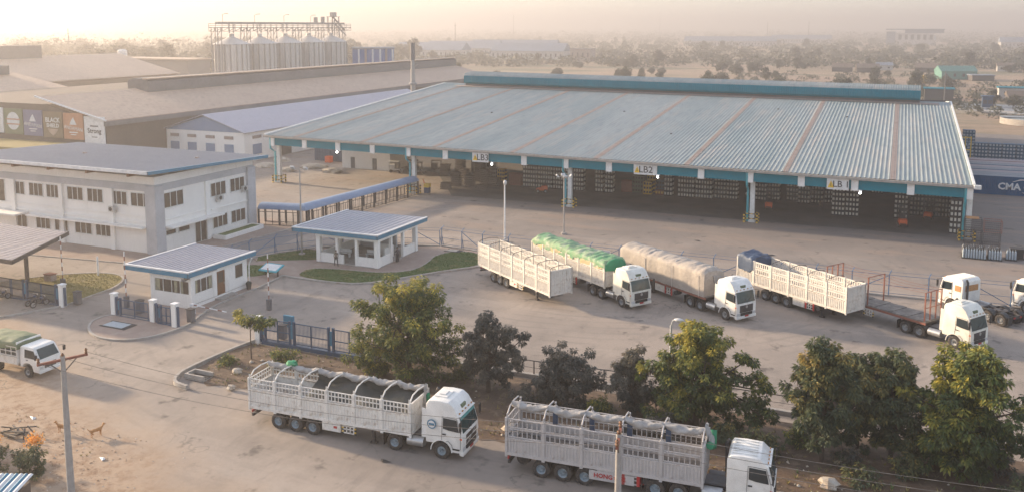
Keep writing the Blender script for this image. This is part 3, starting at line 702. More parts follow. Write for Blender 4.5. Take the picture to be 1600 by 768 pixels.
# roof: shallow mono pitch with seams, overhang
rz=lambda y: 10.0-(y-74)*.04
b=MB(); b.prism([(73.9,10.0),(94.3,9.2),(94.3,8.98),(73.9,9.72)],-110,-75.9,'x'); O('roof',b,'roof_grey',of)
rf=of.children[-1] if of.children else None
k=int(34/.55)
b=MB()
for i in range(k): x=-109.8+i*.55; b.add([(x,73.9,10.005),(x+.1,73.9,10.005),(x+.1,94.3,9.205),(x,94.3,9.205),(x,73.9,10.06),(x+.1,73.9,10.06),(x+.1,94.3,9.26),(x,94.3,9.26)],[(4,5,6,7),(0,4,7,3),(1,2,6,5),(0,1,5,4),(3,7,6,2)])
o=O('roof_seam',b,'roof_grey',of); o['kind']='stuff'
b=MB(); b.box(-110,-75.8,73.74,73.9,9.70,10.08); O('roof_edge',b,'print_white',of)
b=MB(); b.prism([(73.74,9.7),(73.74,10.08),(94.3,9.28),(94.3,8.9)],-75.9,-75.74,'x'); O('roof_edge',b,'blue_trim',of)
for x in (-79.2,-85.6,-91.8,-97.8,-104): 
    b=MB(); b.box(x-.14,x+.14,74.1,OY,9.25,9.66); O('rafter_end',b,'wood',of)
for (x,y) in ((-97,84),(-81,87)): b=MB(); b.cb(x,y,rz(y)+.1,.4,.4,.2); O('roof_vent',b,'roof_pink',of,bevel=.04)
# south windows upper
for (a,c) in ((-80.9,-78.1),(-84.0,-81.6),(-87.8,-85.4),(-91.1,-88.6),(-94.6,-92.6),(-97.6,-95.3),(-100.8,-98.5)):
    hinge_window(of,a,c,5.5,7.0,3,'S',OY)
hinge_window(of,-105.5,-102.0,4.4,7.1,3,'S',OY)
for (a,c) in ((-86.7,-84.4),(-90.1,-87.5),(-93.5,-91.4),(-96.7,-94.4)): hinge_window(of,a,c,1.5,2.9,3,'S',OY)
hinge_window(of,-100.2,-98.4,.1,2.9,2,'S',OY,'door')
# spandrel ledges and canopy
for (a,c) in ((-83.6,-78.6),(-91.8,-84.2),(-100,-92.4),(-108,-100.6)):
    b=MB(); b.box(a,c,OY-.14,OY,3.55,3.75); O('ledge',b,'white_wall',of)
    b=MB(); b.box(a,c,OY-.1,OY,4.3,4.4); O('ledge',b,'white_wall',of)
b=MB(); b.box(-97.5,-78.6,OY-.95,OY,3.05,3.2); O('canopy',b,'white_wall',of)
b=MB(); b.box(-108,-98.0,OY-2.0,OY,3.15,3.35); O('canopy',b,'white_wall',of)
# east face
hinge_window(of,77.4,80.4,5.2,6.9,3,'E',OX); hinge_window(of,85.1,87.7,5.2,6.8,3,'E',OX); hinge_window(of,88.6,91.2,5.2,6.8,3,'E',OX)
hinge_window(of,85.3,87.8,1.2,2.7,3,'E',OX); hinge_window(of,88.6,91.2,1.2,2.7,3,'E',OX)
hinge_window(of,77.5,79.0,2.0,2.5,1,'E',OX); hinge_window(of,79.5,81.2,2.0,2.5,1,'E',OX)
hinge_window(of,82.2,84.0,.1,2.55,2,'E',OX,'door')
b=MB(); b.box(OX,OX+1.3,77.3,86.0,2.9,3.08); O('canopy',b,'white_wall',of)
b=MB(); b.box(OX,OX+.12,85,91.6,3.5,3.65); b.box(OX,OX+.12,77.3,84,3.75,3.9); O('ledge',b,'white_wall',of)
for (x,y,z,f) in ((OX+.35,86.3,4.6,'E'),(OX+.35,90.9,5.0,'E'),(-83.6,OY-.35,4.6,'S')):
    t=T('ac_outdoor_unit',{86.3:'air conditioner box below the middle upper window on the office end wall',90.9:'air conditioner box near the far corner of the office end wall'}.get(y,'air conditioner box on the long front wall of the office'),'air conditioner',(x,y,z),0 if f=='S' else PI/2,'air conditioner boxes on the office walls')
    b=MB(); b.box(-.45,.45,-.2,.2,0,.65); O('casing',b,'ac_unit',t,bevel=.03)
    b=MB(); b.lathe([(0,0),(.25,0),(.25,.03),(0,.03)],14,(-.1,-.235,.33),'y'); O('fan',b,'dark_metal',t)
    b=MB(); b.bar((-.35,.15,-.05),(-.35,.35,-.3),.04); b.bar((.35,.15,-.05),(.35,.35,-.3),.04); O('bracket',b,'steel',t)
# planter
t=T('planter','white walled planter of clipped grass along the office end wall','planter',(-76,88.3,0))
b=MB(); b.box(-.9,-.7,-3.6,3.6,0,.6); b.box(.9,1.1,-3.6,3.6,0,.6); b.box(-.7,.9,-3.6,-3.4,0,.6); b.box(-.7,.9,3.4,3.6,0,.6); O('wall',b,'white_wall',t,bevel=.02)
b=MB(); b.box(-.7,.9,-3.4,3.4,.1,.5); O('turf',b,'grass',t)
# ================================================================ GATEHOUSE
def slab_roof(par,x0,x1,y0,y1,z,slope,nseam,trim,th=.32,ov=0):
    za=z; zb=z-slope*(y1-y0)
    b=MB(); b.prism([(y0,za),(y1,zb),(y1,zb-.12),(y0,za-.12)],x0,x1,'x'); r=O('roof',b,'roof_grey',par)
    for i in range(nseam):
        x=x0+.15+(x1-x0-.3)*i/(nseam-1)
        b=MB(); b.add([(x-.04,y0+.1,za),(x+.04,y0+.1,za),(x+.04,y1-.05,zb),(x-.04,y1-.05,zb),(x-.04,y0+.1,za+.05),(x+.04,y0+.1,za+.05),(x+.04,y1-.05,zb+.05),(x-.04,y1-.05,zb+.05)],[(4,5,6,7),(0,4,7,3),(1,2,6,5),(0,1,5,4),(3,7,6,2)])
        O('roof_seam',b,'roof_white_shed',r)
    b=MB(); b.box(x0-.1,x1+.1,y0-.12,y0,za-.12-th+.1,za-.02); O('fascia',b,trim,par)
    b=MB(); b.prism([(y0-.12,za-.02),(y1,zb-.02),(y1,zb-.1-th+.1),(y0-.12,za-.1-th+.08)],x1,x1+.12,'x'); O('fascia',b,trim,par)
    b=MB(); b.prism([(y0-.12,za-.02),(y1,zb-.02),(y1,zb-.1-th+.1),(y0-.12,za-.1-th+.08)],x0-.12,x0,'x'); O('fascia',b,trim,par)
    b=MB(); b.box(x0-.12,x1+.14,y0-.14,y0+.12,za-.02,za+.1); b.prism([(y0,za+.0),(y0,za+.1),(y1,zb+.1),(y1,zb)],x1-.1,x1+.14,'x'); b.prism([(y0,za+.0),(y0,za+.1),(y1,zb+.1),(y1,zb)],x0-.12,x0+.1,'x'); O('roof_edge',b,'print_white',par)
gh=T('gatehouse','small white gatehouse with a blue edged ribbed roof, wide windows and a brown door','gatehouse',(0,0,0))
gx0,gx1,gy0,gy1=-64.1,-59.15,62.0,69.8
b=MB()
b.box(gx0,gx1,gy0,gy1,.1,.42); O('plinth',b,'white_wall',gh)
b=MB(); t_=.18
b.box(gx0,gx1,gy0+.02,gy0+t_,.42,1.42); b.box(gx0,gx1,gy0+.02,gy0+t_,2.62,3.3); b.box(gx0,gx0+.55,gy0+.02,gy0+t_,1.42,2.62); b.box(gx1-.28,gx1,gy0+.02,gy0+t_,1.42,2.62)
b.box(gx0,gx0+t_,gy0+t_,gy1-.02,.42,3.3); b.box(gx0+t_,gx1-t_,gy1-t_,gy1-.02,.42,3.1)
for (ya,yb,za,zb) in ((gy0+t_,62.55,.42,3.3),(62.55,64.85,.42,1.4),(62.55,64.85,2.65,3.3),(64.85,65.45,.42,3.3),(65.45,66.6,2.75,3.3),(66.6,68.05,.42,3.3),(68.05,69.15,.42,1.45),(68.05,69.15,2.75,3.3),(69.15,gy1-.02,.42,3.3)): b.box(gx1-t_,gx1,ya,yb,za,zb)
O('wall',b,'white_wall',gh)
b=MB(); b.box(gx0,gx1,gy0+t_,gy1-t_,.42,.46); O('floor',b,'paving',gh)
def pane(par,p,m='teal_glass'): b=MB(); b.box(*p); return O('window_pane',b,m,par)
# windows: frame + panes + curtains behind
wn=MB(); wn.box(gx0+.55,gx1-.28,gy0+.08,gy0+.1,1.42,2.62); W=O('window',wn,'window_dark',gh)
for k in range(5):
    xx=gx0+.55+(4.12)*k/4; b=MB(); b.box(xx-.03,xx+.03,gy0+.02,gy0+.07,1.42,2.62); O('mullion',b,'metal_white',W)
for k,(a,c) in enumerate(((.6,1.15),(2.9,3.25),(3.7,3.95))):
    b=MB(); b.box(gx0+a,gx0+c,gy0+.055,gy0+.075,1.45,2.58); O('curtain',b,'curtain',W)
wn=MB(); wn.box(gx1-.1,gx1-.08,62.55,64.85,1.4,2.65); W=O('window',wn,'window_dark',gh)
for k in range(4): yy=62.55+2.3*k/3; b=MB(); b.box(gx1-.06,gx1-.0,yy-.03,yy+.03,1.4,2.65); O('mullion',b,'metal_white',W)
b=MB(); b.box(gx1-.07,gx1-.05,64.4,64.8,1.42,2.6); b.box(gx1-.07,gx1-.05,62.6,62.9,1.42,2.6); O('curtain',b,'curtain',W)
wn=MB(); wn.box(gx1-.1,gx1-.06,68.05,69.15,1.45,2.75); W=O('window',wn,'window_dark',gh)
b=MB(); b.box(gx1-.05,gx1+.02,68.0,69.2,2.75,2.82); b.box(gx1-.05,gx1+.02,68,69.2,1.38,1.45); O('frame',b,'metal_white',W)
d=MB(); d.box(gx1-.12,gx1-.04,65.5,66.55,.46,2.72); D=O('door',d,'wood',gh)
b=MB(); b.box(gx1-.038,gx1-.02,65.68,66.37,1.6,2.6); O('door_glass',b,'window_dark',D)
b=MB(); b.box(gx1-.04,gx1+.05,66.4,66.45,1.4,1.5); O('handle',b,'steel',D)
b=MB(); b.box(gx1,gx1+.75,65.1,67.4,.1,.27); O('doorstep',b,'kerb',gh)
b=MB(); b.box(gx1,gx1+.04,64.3,65.5,2.95,3.05); O('name_strip',b,'grey_wall',gh)
b=MB(); b.path([(gx1+.55,69.9,3.1),(gx1+.2,69.95,2.6),(gx1+.1,69.95,2.2),(gx1+.1,69.95,.2)],.07,8); O('downpipe',b,'metal_white',gh,smooth=50)
b=MB(); b.box(-59.55,-59.2,61.6,62,2.95,3.15); b.box(-59.6,-59.3,61.3,61.7,2.85,3.1); O('outside_lamp',b,'wood_grey',gh,bevel=.03)
slab_roof(gh,-66.85,-60.25+.0,61.75,71.0,3.62,.01,14,'blue_trim',.42) if False else slab_roof(gh,-66.7,-59.0,61.6,70.9,3.62,.01,15,'blue_trim',.42)
t=T('plant_pot','dark potted plant beside the gatehouse back corner','plant pot',(-58.6,69.3,.1)); b=MB(); b.lathe([(.0,0),(.2,0),(.28,.4),(.24,.4),(0,.34)],12); O('pot',b,'dark_metal',t); b=MB(); b.blob((0,0,.55),.28,4); O('foliage',b,'leaf_dusty',t)
# ================================================================ OPEN SHELTER
sh=T('waiting_shelter','open white pillared waiting shelter with blue edged roof beside the lawn','shelter',(0,0,0))
sx0,sx1,sy0,sy1=-58.3,-50.8,80.8,89.0
b=MB(); b.box(sx0-.1,sx1+.1,sy0-.1,sy1+.1,.1,.2); O('floor',b,'kerb',sh)
pil=[(sx0,sy0),(-55.9,sy0),(-53.4,sy0),(sx1,sy0),(sx1,83.6),(sx1,86.2),(sx1,sy1),(sx0,sy1),(-55.9,sy1),(-53.4,sy1),(sx0,84.9)]
for i,(x,y) in enumerate(pil):
    q=.24 if i in (0,3,6,7) else .15
    b=MB(); b.box(x-q,x+q,y-q,y+q,.2,3.05); O('pillar',b,'white_wall',sh)
b=MB(); b.box(sx0-.28,sx1+.28,sy0-.26,sy0+.26,3.05,3.45); b.box(sx0-.28,sx1+.28,sy1-.26,sy1+.26,3.05,3.4); b.box(sx1-.26,sx1+.28,sy0+.26,sy1-.26,3.05,3.43); b.box(sx0-.28,sx0+.26,sy0+.26,sy1-.26,3.05,3.43); O('ring_beam',b,'white_wall',sh)
for (xa,xb,ya,yb) in ((sx0+.24,-55.1,sy0-.1,sy0+.1),(-53.25,sx1-.24,sy0-.1,sy0+.1),(sx1-.1,sx1+.1,sy0+.24,83.4),(sx1-.1,sx1+.1,86.3,sy1-.2),(sx0-.1,sx0+.1,sy0+.24,sy1-.24)):
    b=MB(); b.box(xa,xb,ya,yb,.2,1.2); O('low_wall',b,'white_wall',sh)
b=MB(); b.box(-57.9,-53.0,sy1-.6,sy1-.4,.2,3.05); O('inner_wall',b,'grey_wall',sh)
b=MB(); b.box(-54.3,-51.8,85.6,85.9,.2,1.5); b.box(-52.0,-51.8,84,85.6,.2,1.5); O('counter',b,'white_wall',sh)
slab_roof(sh,-61.3,-50.4,80.2,91.1,3.85,.012,16,'blue_trim',.42)
for i,(x,y) in enumerate(((-53.6,84.2),(-52.9,87.0),(-56.8,83.5))):
    t=T('bench',['white bench inside the shelter near the counter','pale bench at the back right of the shelter','pale bench at the left of the shelter'][i],'bench',(x,y,.2),0,'benches inside the shelter')
    b=MB(); b.box(-.8,.8,-.2,.2,.4,.46); O('seat',b,'metal_white',t,bevel=.02); 
    for s in (-.65,.65): b=MB(); b.box(s-.04,s+.04,-.18,.18,0,.4); O('leg',b,'metal_white',t)
    b=MB(); b.box(-.8,.8,.18,.23,.5,.85); O('backrest',b,'metal_white',t)
# ================================================================ WHITE SHED
ws=T('white_shed','long white gabled store with a pale lilac roof, vents and blue shutters behind the office','shed',(0,0,0))
wx0,wx1,wy0,wy1=-134.8,-115.3,136.6,216; wm=-125.05
b=MB(); b.prism([(wx0,0),(wx1,0),(wx1,5.75),(wm,8.6),(wx0,5.75)],wy0,wy1,'y'); O('wall',b,'white_wall',ws)
b=MB(); b.prism([(wx0,5.7),(wx1,5.7),(wm,8.55)],wy0-.08,wy0-.02,'y'); O('gable_cladding',b,'blue_roof',ws)
for s,(xa,za,xb,zb) in (('l',(wx0-.5,5.65,wm,8.85)),('r',(wm,8.85,wx1+.5,5.65))):
    b=MB(); b.add([(xa,wy0-.5,za),(xb,wy0-.5,zb),(xb,wy1,zb),(xa,wy1,za),(xa,wy0-.5,za+.12),(xb,wy0-.5,zb+.12),(xb,wy1,zb+.12),(xa,wy1,za+.12)],[(0,3,2,1),(4,5,6,7),(0,1,5,4),(1,2,6,5),(2,3,7,6),(3,0,4,7)]); O('roof',b,'roof_white_shed',ws)
for i,xx in enumerate((-132.6,-128.2,-123.6,-119.0)):
    b=MB(); b.box(xx-1.1,xx+1.1,wy0-.12,wy0-.01,4.3,4.9); O('vent',b,'roof_pink',ws)
    b=MB(); b.box(xx-1.1,xx+1.1,wy0-.12,wy0-.01,1.6,3.3); O('shutter',b,'blue_roof',ws)
for i in range(9):
    y=139+i*8.4
    b=MB(); b.box(wx1+.01,wx1+.12,y,y+2.6,4.3,4.9); O('vent',b,'roof_pink',ws)
    if i!=1: b=MB(); b.box(wx1+.01,wx1+.12,y,y+2.6,1.2,3.2); O('shutter',b,'blue_roof',ws)
b=MB(); b.box(wx1,wx1+1.6,146,152,3.7,4.2); O('porch_roof',b,'blue_roof',ws)
b=MB(); b.box(wx1,wx1+.1,146.6,151,0,3.6); O('door',b,'wall_brown',ws)
b=MB(); b.box(-113.5,-104,168,180,0,4.5); 
t=T('white_outbuilding','low white outbuilding with a blue roof behind the warehouse corner','building',(0,0,0)); O('wall',b,'white_wall',t)
b=MB(); b.box(-114,-103.5,167.5,180.5,4.5,4.8); O('roof',b,'blue_roof',t)
# heaps near white shed
for i,(x,y,r) in enumerate(((-108,134,2.2),(-110,141,1.8),(-104.5,152,3.0),(-99,136.5,2.5),(-93,133.5,2),(-101,131,1.6))):
    b=MB(); b.blob((0,0,.1),(r,r*.7,.75),i,.3,12,6); o=O('sand_heap',b,'rubble',loc=(x,y,0)); tag(o,'low tan heap %s'%['near the white shed corner','by the white shed porch','beyond the blue crate block','left of the white room','in the sun before the white room','nearest the covered walkway on the left'][i],'heap','tan heaps of sand in the left yard')
# ================================================================ BROWN LONG WAREHOUSE
bw=T('brown_warehouse','very long brown roofed warehouse with a dark ridge monitor and posters on its end wall','warehouse',(0,0,0))
ex,ez,rx,rzz,y0,y1=-135,8.6,-152.2,12.6,121.5,292
b=MB(); b.prism([(-190,0),(ex,0),(ex,ez-.4),(-150,11.2),(-190,11.2)],y0+.5,y1,'y'); O('wall',b,'wall_brown',bw)
b=MB(); b.add([(ex+.8,y0-.3,ez),(rx,y0-.3,rzz),(rx,y1,rzz),(ex+.8,y1,ez),(ex+.8,y0-.3,ez+.15),(rx,y0-.3,rzz+.15),(rx,y1,rzz+.15),(ex+.8,y1,ez+.15)],[(0,3,2,1),(4,5,6,7),(0,1,5,4),(1,2,6,5),(2,3,7,6),(3,0,4,7)]); O('roof',b,'roof_brown',bw)
b=MB(); b.box(ex+.3,ex+.9,y0-.3,y1,ez-.9,ez+.02); O('gutter',b,'monitor_brown',bw)
b=MB(); b.bar((ex+1,y0-.4,ez+.18),(rx,y0-.4,rzz+.18),.3,.25); O('rake_board',b,'print_white',bw)
for i in range(20):
    y=y0+6+i*8.3; b=MB(); b.add([(-139,y,ez+1.12),(-147,y,ez+2.98),(-147,y+.9,ez+2.98),(-139,y+.9,ez+1.12)],[(0,1,2,3)]); O('skylight_strip',b,'monitor_brown',bw)
mb=MB(); mb.prism([(-154.5,12),(-148.6,12),(-148.6,14.3),(-150,14.9),(-153,14.9),(-154.5,14.3)],146,y1,'y'); O('ridge_monitor',mb,'monitor_brown',bw)
mb=MB(); mb.box(-150,-148.5,145.8,y1,14.72,14.95); O('monitor_cap',mb,'roof_brown',bw)
posters=[(-137.6,'Strong','print_white','print_black','white poster lettered Strong at the right end of the poster row'),(-143.0,'ANDAMAN','poster_orange','print_white','orange poster lettered ANDAMAN second from the right'),(-148.4,'BLACK\nSHIELD','poster_brown','print_white','brown poster lettered BLACK SHIELD'),(-153.8,'ANDAMAN','poster_blue','print_white','blue poster lettered ANDAMAN'),(-159.2,'','poster_green','print_white','green poster with a pale badge left of the blue one'),(-164.6,'','print_white','print_black','white poster partly cut off at the left end of the row')]
for i,(x,s,m,tm,l) in enumerate(posters):
    zt=9.55 if i<1 else 9.9+.1*i
    t=T('poster',l,'poster',(x,y0+.2,zt-2.6),0,'posters on the end wall of the brown warehouse')
    b=MB(); b.box(-2.55,2.55,-.12,.1,-2.6,2.4); O('sheet',b,m,t,bevel=.02)
    if s in('ANDAMAN',):
        obj('lettering',text_mesh(s,.95,tm),t,(0,-.14,-.5),(PI/2,R(6),0))
        b=MB(); b.prism([(-.9,.2),(.9,.2),(.5,.9),(.1,1.6),(-.3,1.2),(-.6,.8)],-.15,-.13,'y'); O('badge',b,'print_white',t)
        b=MB(); b.box(-1.1,1.1,-.15,-.13,-1.35,-1.15); b.box(-.7,.7,-.15,-.13,-1.75,-1.6); O('small_print',b,'print_white',t)
    elif 'BLACK' in s:
        obj('lettering',text_mesh('BLACK',1.25,tm,.01,.03),t,(0,-.14,.75),(PI/2,0,0)); obj('lettering',text_mesh('SHIELD',1.05,tm,.01,.03),t,(0,-.14,-.3),(PI/2,0,0))
        b=MB(); b.prism([(-1.4,-.9),(1.4,-.9),(.9,-1.6),(0,-2.2),(-.9,-1.6)],-.15,-.13,'y'); O('badge',b,'roof_brown',t)
    elif s: 
        obj('lettering',text_mesh('Strong',1.3,tm,.01,.02),t,(0,-.14,-.3),(PI/2,0,0)); b=MB(); b.box(-1,1,-.15,-.13,.5,.75); b.box(-.7,.7,-.15,-.13,-1.5,-1.35); O('small_print',b,'chassis_grey',t)
    elif i==4:
        b=MB(); b.lathe([(0,0),(1.75,0)],18,(0,-.14,0),'y'); O('badge',b,'print_white',t); b=MB(); b.box(-1.9,1.9,-.17,-.15,.2,.45); b.box(-1.9,1.9,-.17,-.15,-.75,-.5); O('badge_band',b,'poster_orange',t)
# yellow lean-to below posters
b=MB(); b.box(-168,-139,113,120.5,0,3.9); t=T('ochre_store','low ochre lean to store below the posters','shed',(0,0,0)); O('wall',b,'grass_dry',t)
b=MB(); b.box(-168.5,-138.6,112.5,121,3.9,4.15); O('roof',b,'grass_dry',t)
# left neighbour sheds
t=T('left_store','wide pale roofed store at the left edge in front of the brown warehouse','warehouse',(0,0,0))
b=MB(); b.prism([(-240,0),(-183.5,0),(-183.5,9.4),(-210,13.6),(-240,9.5)],95,161,'y'); O('wall',b,'wall_brown',t)
b=MB(); b.add([(-183,94,9.5),(-210,94,14),(-210,161.5,14),(-183,161.5,9.5),(-183,94,9.8),(-210,94,14.3),(-210,161.5,14.3),(-183,161.5,9.8)],[(0,3,2,1),(4,5,6,7),(0,1,5,4),(1,2,6,5),(2,3,7,6),(3,0,4,7)]); O('roof',b,'roof_brown',t)
b=MB(); b.box(-183.2,-182.6,94,161.5,7.8,9.9); O('gutter',b,'monitor_brown',t)
b=MB(); b.box(-213,-207,94,158,14,16.3); O('ridge_monitor',b,'monitor_brown',t)
t=T('far_left_store','second pale roofed store behind the left store with a roof box','warehouse',(0,0,0))
b=MB(); b.prism([(-300,0),(-252,0),(-252,8),(-282,15),(-300,11)],150,262,'y'); O('wall',b,'wall_brown',t)
b=MB(); b.add([(-251,149,8.2),(-282,149,15.4),(-282,263,15.4),(-251,263,8.2)],[(0,1,2,3)]); b.add([(-251,149,8.5),(-282,149,15.7),(-282,263,15.7),(-251,263,8.5)],[(0,1,2,3)]); O('roof',b,'roof_brown',t)
b=MB(); b.box(-286,-279,200,226,15,19.5); O('roof_box',b,'monitor_brown',t)
t=T('dark_store','long low dark store with the white tank on its roof line','warehouse',(0,0,0))
b=MB(); b.box(-330,-286,304,318,0,11.5); O('wall',b,'monitor_brown',t); b=MB(); b.box(-331,-285,303,319,11.5,12); O('roof',b,'roof_brown',t)
t=T('roof_water_tank','white cylindrical water tank above the dark store','tank',(-326,306,12))
b=MB(); b.lathe([(0,0),(2,0),(2.05,3.2),(1.2,3.7),(0,3.8)],20); O('tank',b,'print_white',t,smooth=40)
b=MB(); b.lathe([(2.12,.6),(2.12,.8)],20); b.lathe([(2.12,1.6),(2.12,1.8)],20); O('band',b,'grey_wall',t)
# low walled yard with pipe racks
t=T('pipe_rack','long pale pipe rack on short posts left of the silos','pipe rack',(0,0,0))
b=MB(); b.bar((-292,262,5.5),(-222,300,5.5),.5); b.bar((-290,258,3.6),(-222,296,3.6),.35); O('pipe',b,'metal_white',t)
for i in range(16):
    f=i/15; b=MB(); b.box(-292+70*f-.15,-292+70*f+.15,261.8+38*f,262.1+38*f,0,5.4); O('post',b,'metal_white',t)
for i,(x,y,l_,c) in enumerate(((-262,275,16,'white'),(-248,300,10,'blue'),(-285,320,22,'grey'))):
    t=T('low_shed','low %s roofed shed in the hazy yard left of the silos'%c,'shed',(x,y,0)); b=MB(); b.box(-l_/2,l_/2,-3,3,0,3.4); O('wall',b,'far_wall',t); b=MB(); b.box(-l_/2-.4,l_/2+.4,-3.5,3.5,3.4,3.8); O('roof',b,'far_roof' if i else 'print_white',t)
# ================================================================ SILOS
SXp,SYp=-204.9,238.4
sr=T('silo_gallery','steel conveyor gallery with railings and lift tower running over the five silos','conveyor',(0,0,0))
for i in range(5):
    y=SYp+i*14.2
    t=T('grain_silo','ribbed steel grain silo with a conical roof, %s'%['nearest and leftmost of the five','second from the left of the five','middle one of the five','fourth from the left','farthest and rightmost of the five'][i],'silo',(SXp,y,0),0,'five steel grain silos in a row')
    n=48; prof=[]
    b=MB()
    vs=[];
    for zz in (0,20.3):
        for j in range(n*2):
            a=PI*j/n; r=5.95 if j%2 else 6.08; vs.append((r*math.cos(a),r*math.sin(a),zz))
    b.add(vs,[(j,(j+1)%(2*n),(j+1)%(2*n)+2*n,j+2*n) for j in range(2*n)]); O('drum',b,'silo',t)
    for j in range(20):
        a=2*PI*j/20; b=MB(); b.bar((6.15*math.cos(a),6.15*math.sin(a),0),(6.15*math.cos(a),6.15*math.sin(a),20.3),.3); O('stiffener',b,'stiffener',t)
    b=MB(); b.lathe([(6.3,20.2),(3.2,21.6),(.9,22.6),(.9,23.6),(0,23.7)],28); O('cone_roof',b,'silo',t,smooth=30)
    b=MB()
    for zz in (5,10,15): b.lathe([(6.16,zz),(6.2,zz+.12),(6.16,zz+.25)],28)
    O('hoop',b,'silo',t)
    
    for q in (-1,1): b=MB(); b.bar((SXp,y+q,25.2),(SXp,y+q,28.2),.3); O('gallery_support',b,'silo',sr)
ya,yb=SYp-9,SYp+4*14.2+12
b=MB(); b.box(SXp-1.4,SXp+1.4,ya,yb,27.0,27.25); O('gallery_floor',b,'stiffener',sr)
for s in (-1.4,1.4):
    for zz in (27.8,28.4,25.9): b=MB(); b.bar((SXp+s,ya,zz),(SXp+s,yb,zz),.14); O('handrail',b,'stiffener',sr)
    k=26
    b=MB()
    for i in range(k): y=ya+(yb-ya)*i/(k-1); b.bar((SXp+s,y,25.9),(SXp+s,y,28.4),.12)
    for i in range(k-1): y=ya+(yb-ya)*i/(k-1); y2=ya+(yb-ya)*(i+1)/(k-1); b.bar((SXp+s,y,25.9),(SXp+s,y2,27.1),.1)
    O('truss',b,'stiffener',sr)
b=MB(); b.box(SXp-.5,SXp+.5,ya+2,yb-3,28.2,29.0); O('conveyor_casing',b,'stiffener',sr)
for i in range(6):
    y=SYp-7.2+i*14.2
    for s in (-1.3,1.3):
        b=MB()
        for q in (-.9,.9): b.bar((SXp+s,y+q,1.4 if i in (0,5) else 22.2),(SXp+s,y+q,27),.2)
        for zz in (22,24.5): b.bar((SXp+s,y-.9,zz),(SXp+s,y+.9,zz+2.2),.14)
        O('trestle',b,'stiffener',sr)
y=SYp+4*14.2+2
b=MB()
for s in (-1.5,1.5):
    for q in (-1.5,1.5): b.bar((SXp+s,y+q,24),(SXp+s,y+q,31.3),.3)
for zz in (27,29.5,31.2): b.box(SXp-1.9,SXp+1.9,y-1.9,y+1.9,zz,zz+.15)
b.bar((SXp,y,29),(SXp+3,y+4,24),.5); b.bar((SXp,y,31),(SXp-1,y+9,26),.5)
O('lift_tower',b,'stiffener',sr)
b=MB(); b.box(SXp-1,SXp+1,y-1,y+1,31.3,33.0); O('lift_head',b,'stiffener',sr,bevel=.2)
for (dy_,h_) in ((7,31.2),(11.6,31)): b=MB(); b.box(SXp-.6,SXp+.6,y-dy_-.5,y-dy_+.5,28.4,h_); O('drive_housing',b,'stiffener',sr,bevel=.1)
for i in range(4):
    y=SYp-4+i*16
    b=MB(); b.path([(SXp,y,28.4),(SXp,y,31.3),(SXp+.8,y+.4,31.7)],.09,5); b.cb(SXp+1.2,y+.6,31.7,1.1,.5,.2); O('gallery_lamp',b,'stiffener',sr)
for o in list(sr.children): o.location.z-=1.4
# blue building right of the silos
t=T('blue_clad_store','blue clad store with white vertical stripes right of the silos','building',(-191.5,304.5,0),R(32))
b=MB(); b.box(-8.1,8.1,0,9,0,17.2); O('wall',b,'store_blue',t)
for x in (-6.0,-.6,2.4,7.2): b=MB(); b.box(x,x+.7,-.3,0,0,17.6); O('white_stripe',b,'print_white',t)
b=MB(); b.box(-8.4,8.5,-.4,9.4,17.2,17.9); O('roof',b,'far_roof',t)
for x in (-3.4,4.6): b=MB(); b.box(x,x+.9,-.15,0,0,17.2); O('cladding_panel',b,'roof_pink',t)
# chimney
t=T('chimney','slim banded grey steel chimney behind the left warehouse corner','chimney',(-114.1,200,0))
b=MB(); b.lathe([(.75,0),(.55,15),(.5,15.2),(.45,21.3)],14); O('shaft',b,'concrete_pole',t,smooth=40)
b=MB(); b.lathe([(.6,17.6),(.62,21.9),(.5,21.9)],14); O('cap',b,'monitor_brown',t,smooth=40)
b=MB(); b.lathe([(.62,11.2),(1.05,11.4),(1.05,11.8),(.6,12)],14); b.bar((.6,0,16),(1.6,0,16.6),.12); O('collar',b,'concrete_pole',t)
# ================================================================ FENCES AND GATES
def wire_fence(label,pts,h=2.1,step=3.2,m='post_blue',name='wire_fence',base=.18,arm=True,brace=2):
    t=T(name,label,'fence',(0,0,0)); P_=[]
    for i in range(len(pts)-1):
        a=Vector(pts[i]);c=Vector(pts[i+1]); n=max(1,round((c-a).length/step))
        for k in range(n): P_.append(a+(c-a)*k/n)
    P_.append(Vector(pts[-1]))
    for i,p in enumerate(P_):
        b=MB(); b.tube((p.x,p.y,0),(p.x,p.y,h),.055,6)
        if arm: b.bar((p.x,p.y,h),(p.x+.18,p.y+.3,h+.35),.06)
        b.bar((p.x,p.y+.45,.05),(p.x,p.y,h*.75),.05)
        O('post',b,m,t)
    for i in range(len(P_)-1):
        a,c=P_[i],P_[i+1]
        b=MB()
        for z in (h-.05,h*.5,.35): b.tube((a.x,a.y,z),(c.x,c.y,z),.025,4)
        b.tube((a.x+.12,a.y+.2,h+.22),(c.x+.12,c.y+.2,h+.22),.014,4)
        O('wire',b,m,t)
        if brace and i%4==1: b=MB(); b.bar((a.x,a.y,h-.1),(c.x,c.y,.25),.06); O('brace',b,m,t)
        if brace and i%4==2: b=MB(); b.bar((a.x,a.y,.25),(c.x,c.y,h-.1),.06); O('brace',b,m,t)
        if base: 
            b=MB(); d=(c-a).normalized(); nn=Vector((-d.y,d.x))*.12
            b.add([(*(a-nn),0),(*(a+nn),0),(*(c+nn),0),(*(c-nn),0),(*(a-nn),base),(*(a+nn),base),(*(c+nn),base),(*(c-nn),base)],[(4,5,6,7),(0,4,7,3),(1,2,6,5),(0,1,5,4),(2,3,7,6)]); O('base_wall',b,'kerb',t)
    return t
wire_fence('blue post and wire fence between the truck park and the loading yard',[(-49.2,92.6),(-43.5,91.9),(-27,91.6),(0,92.3),(14,92.9),(34,93.6)],2.2)
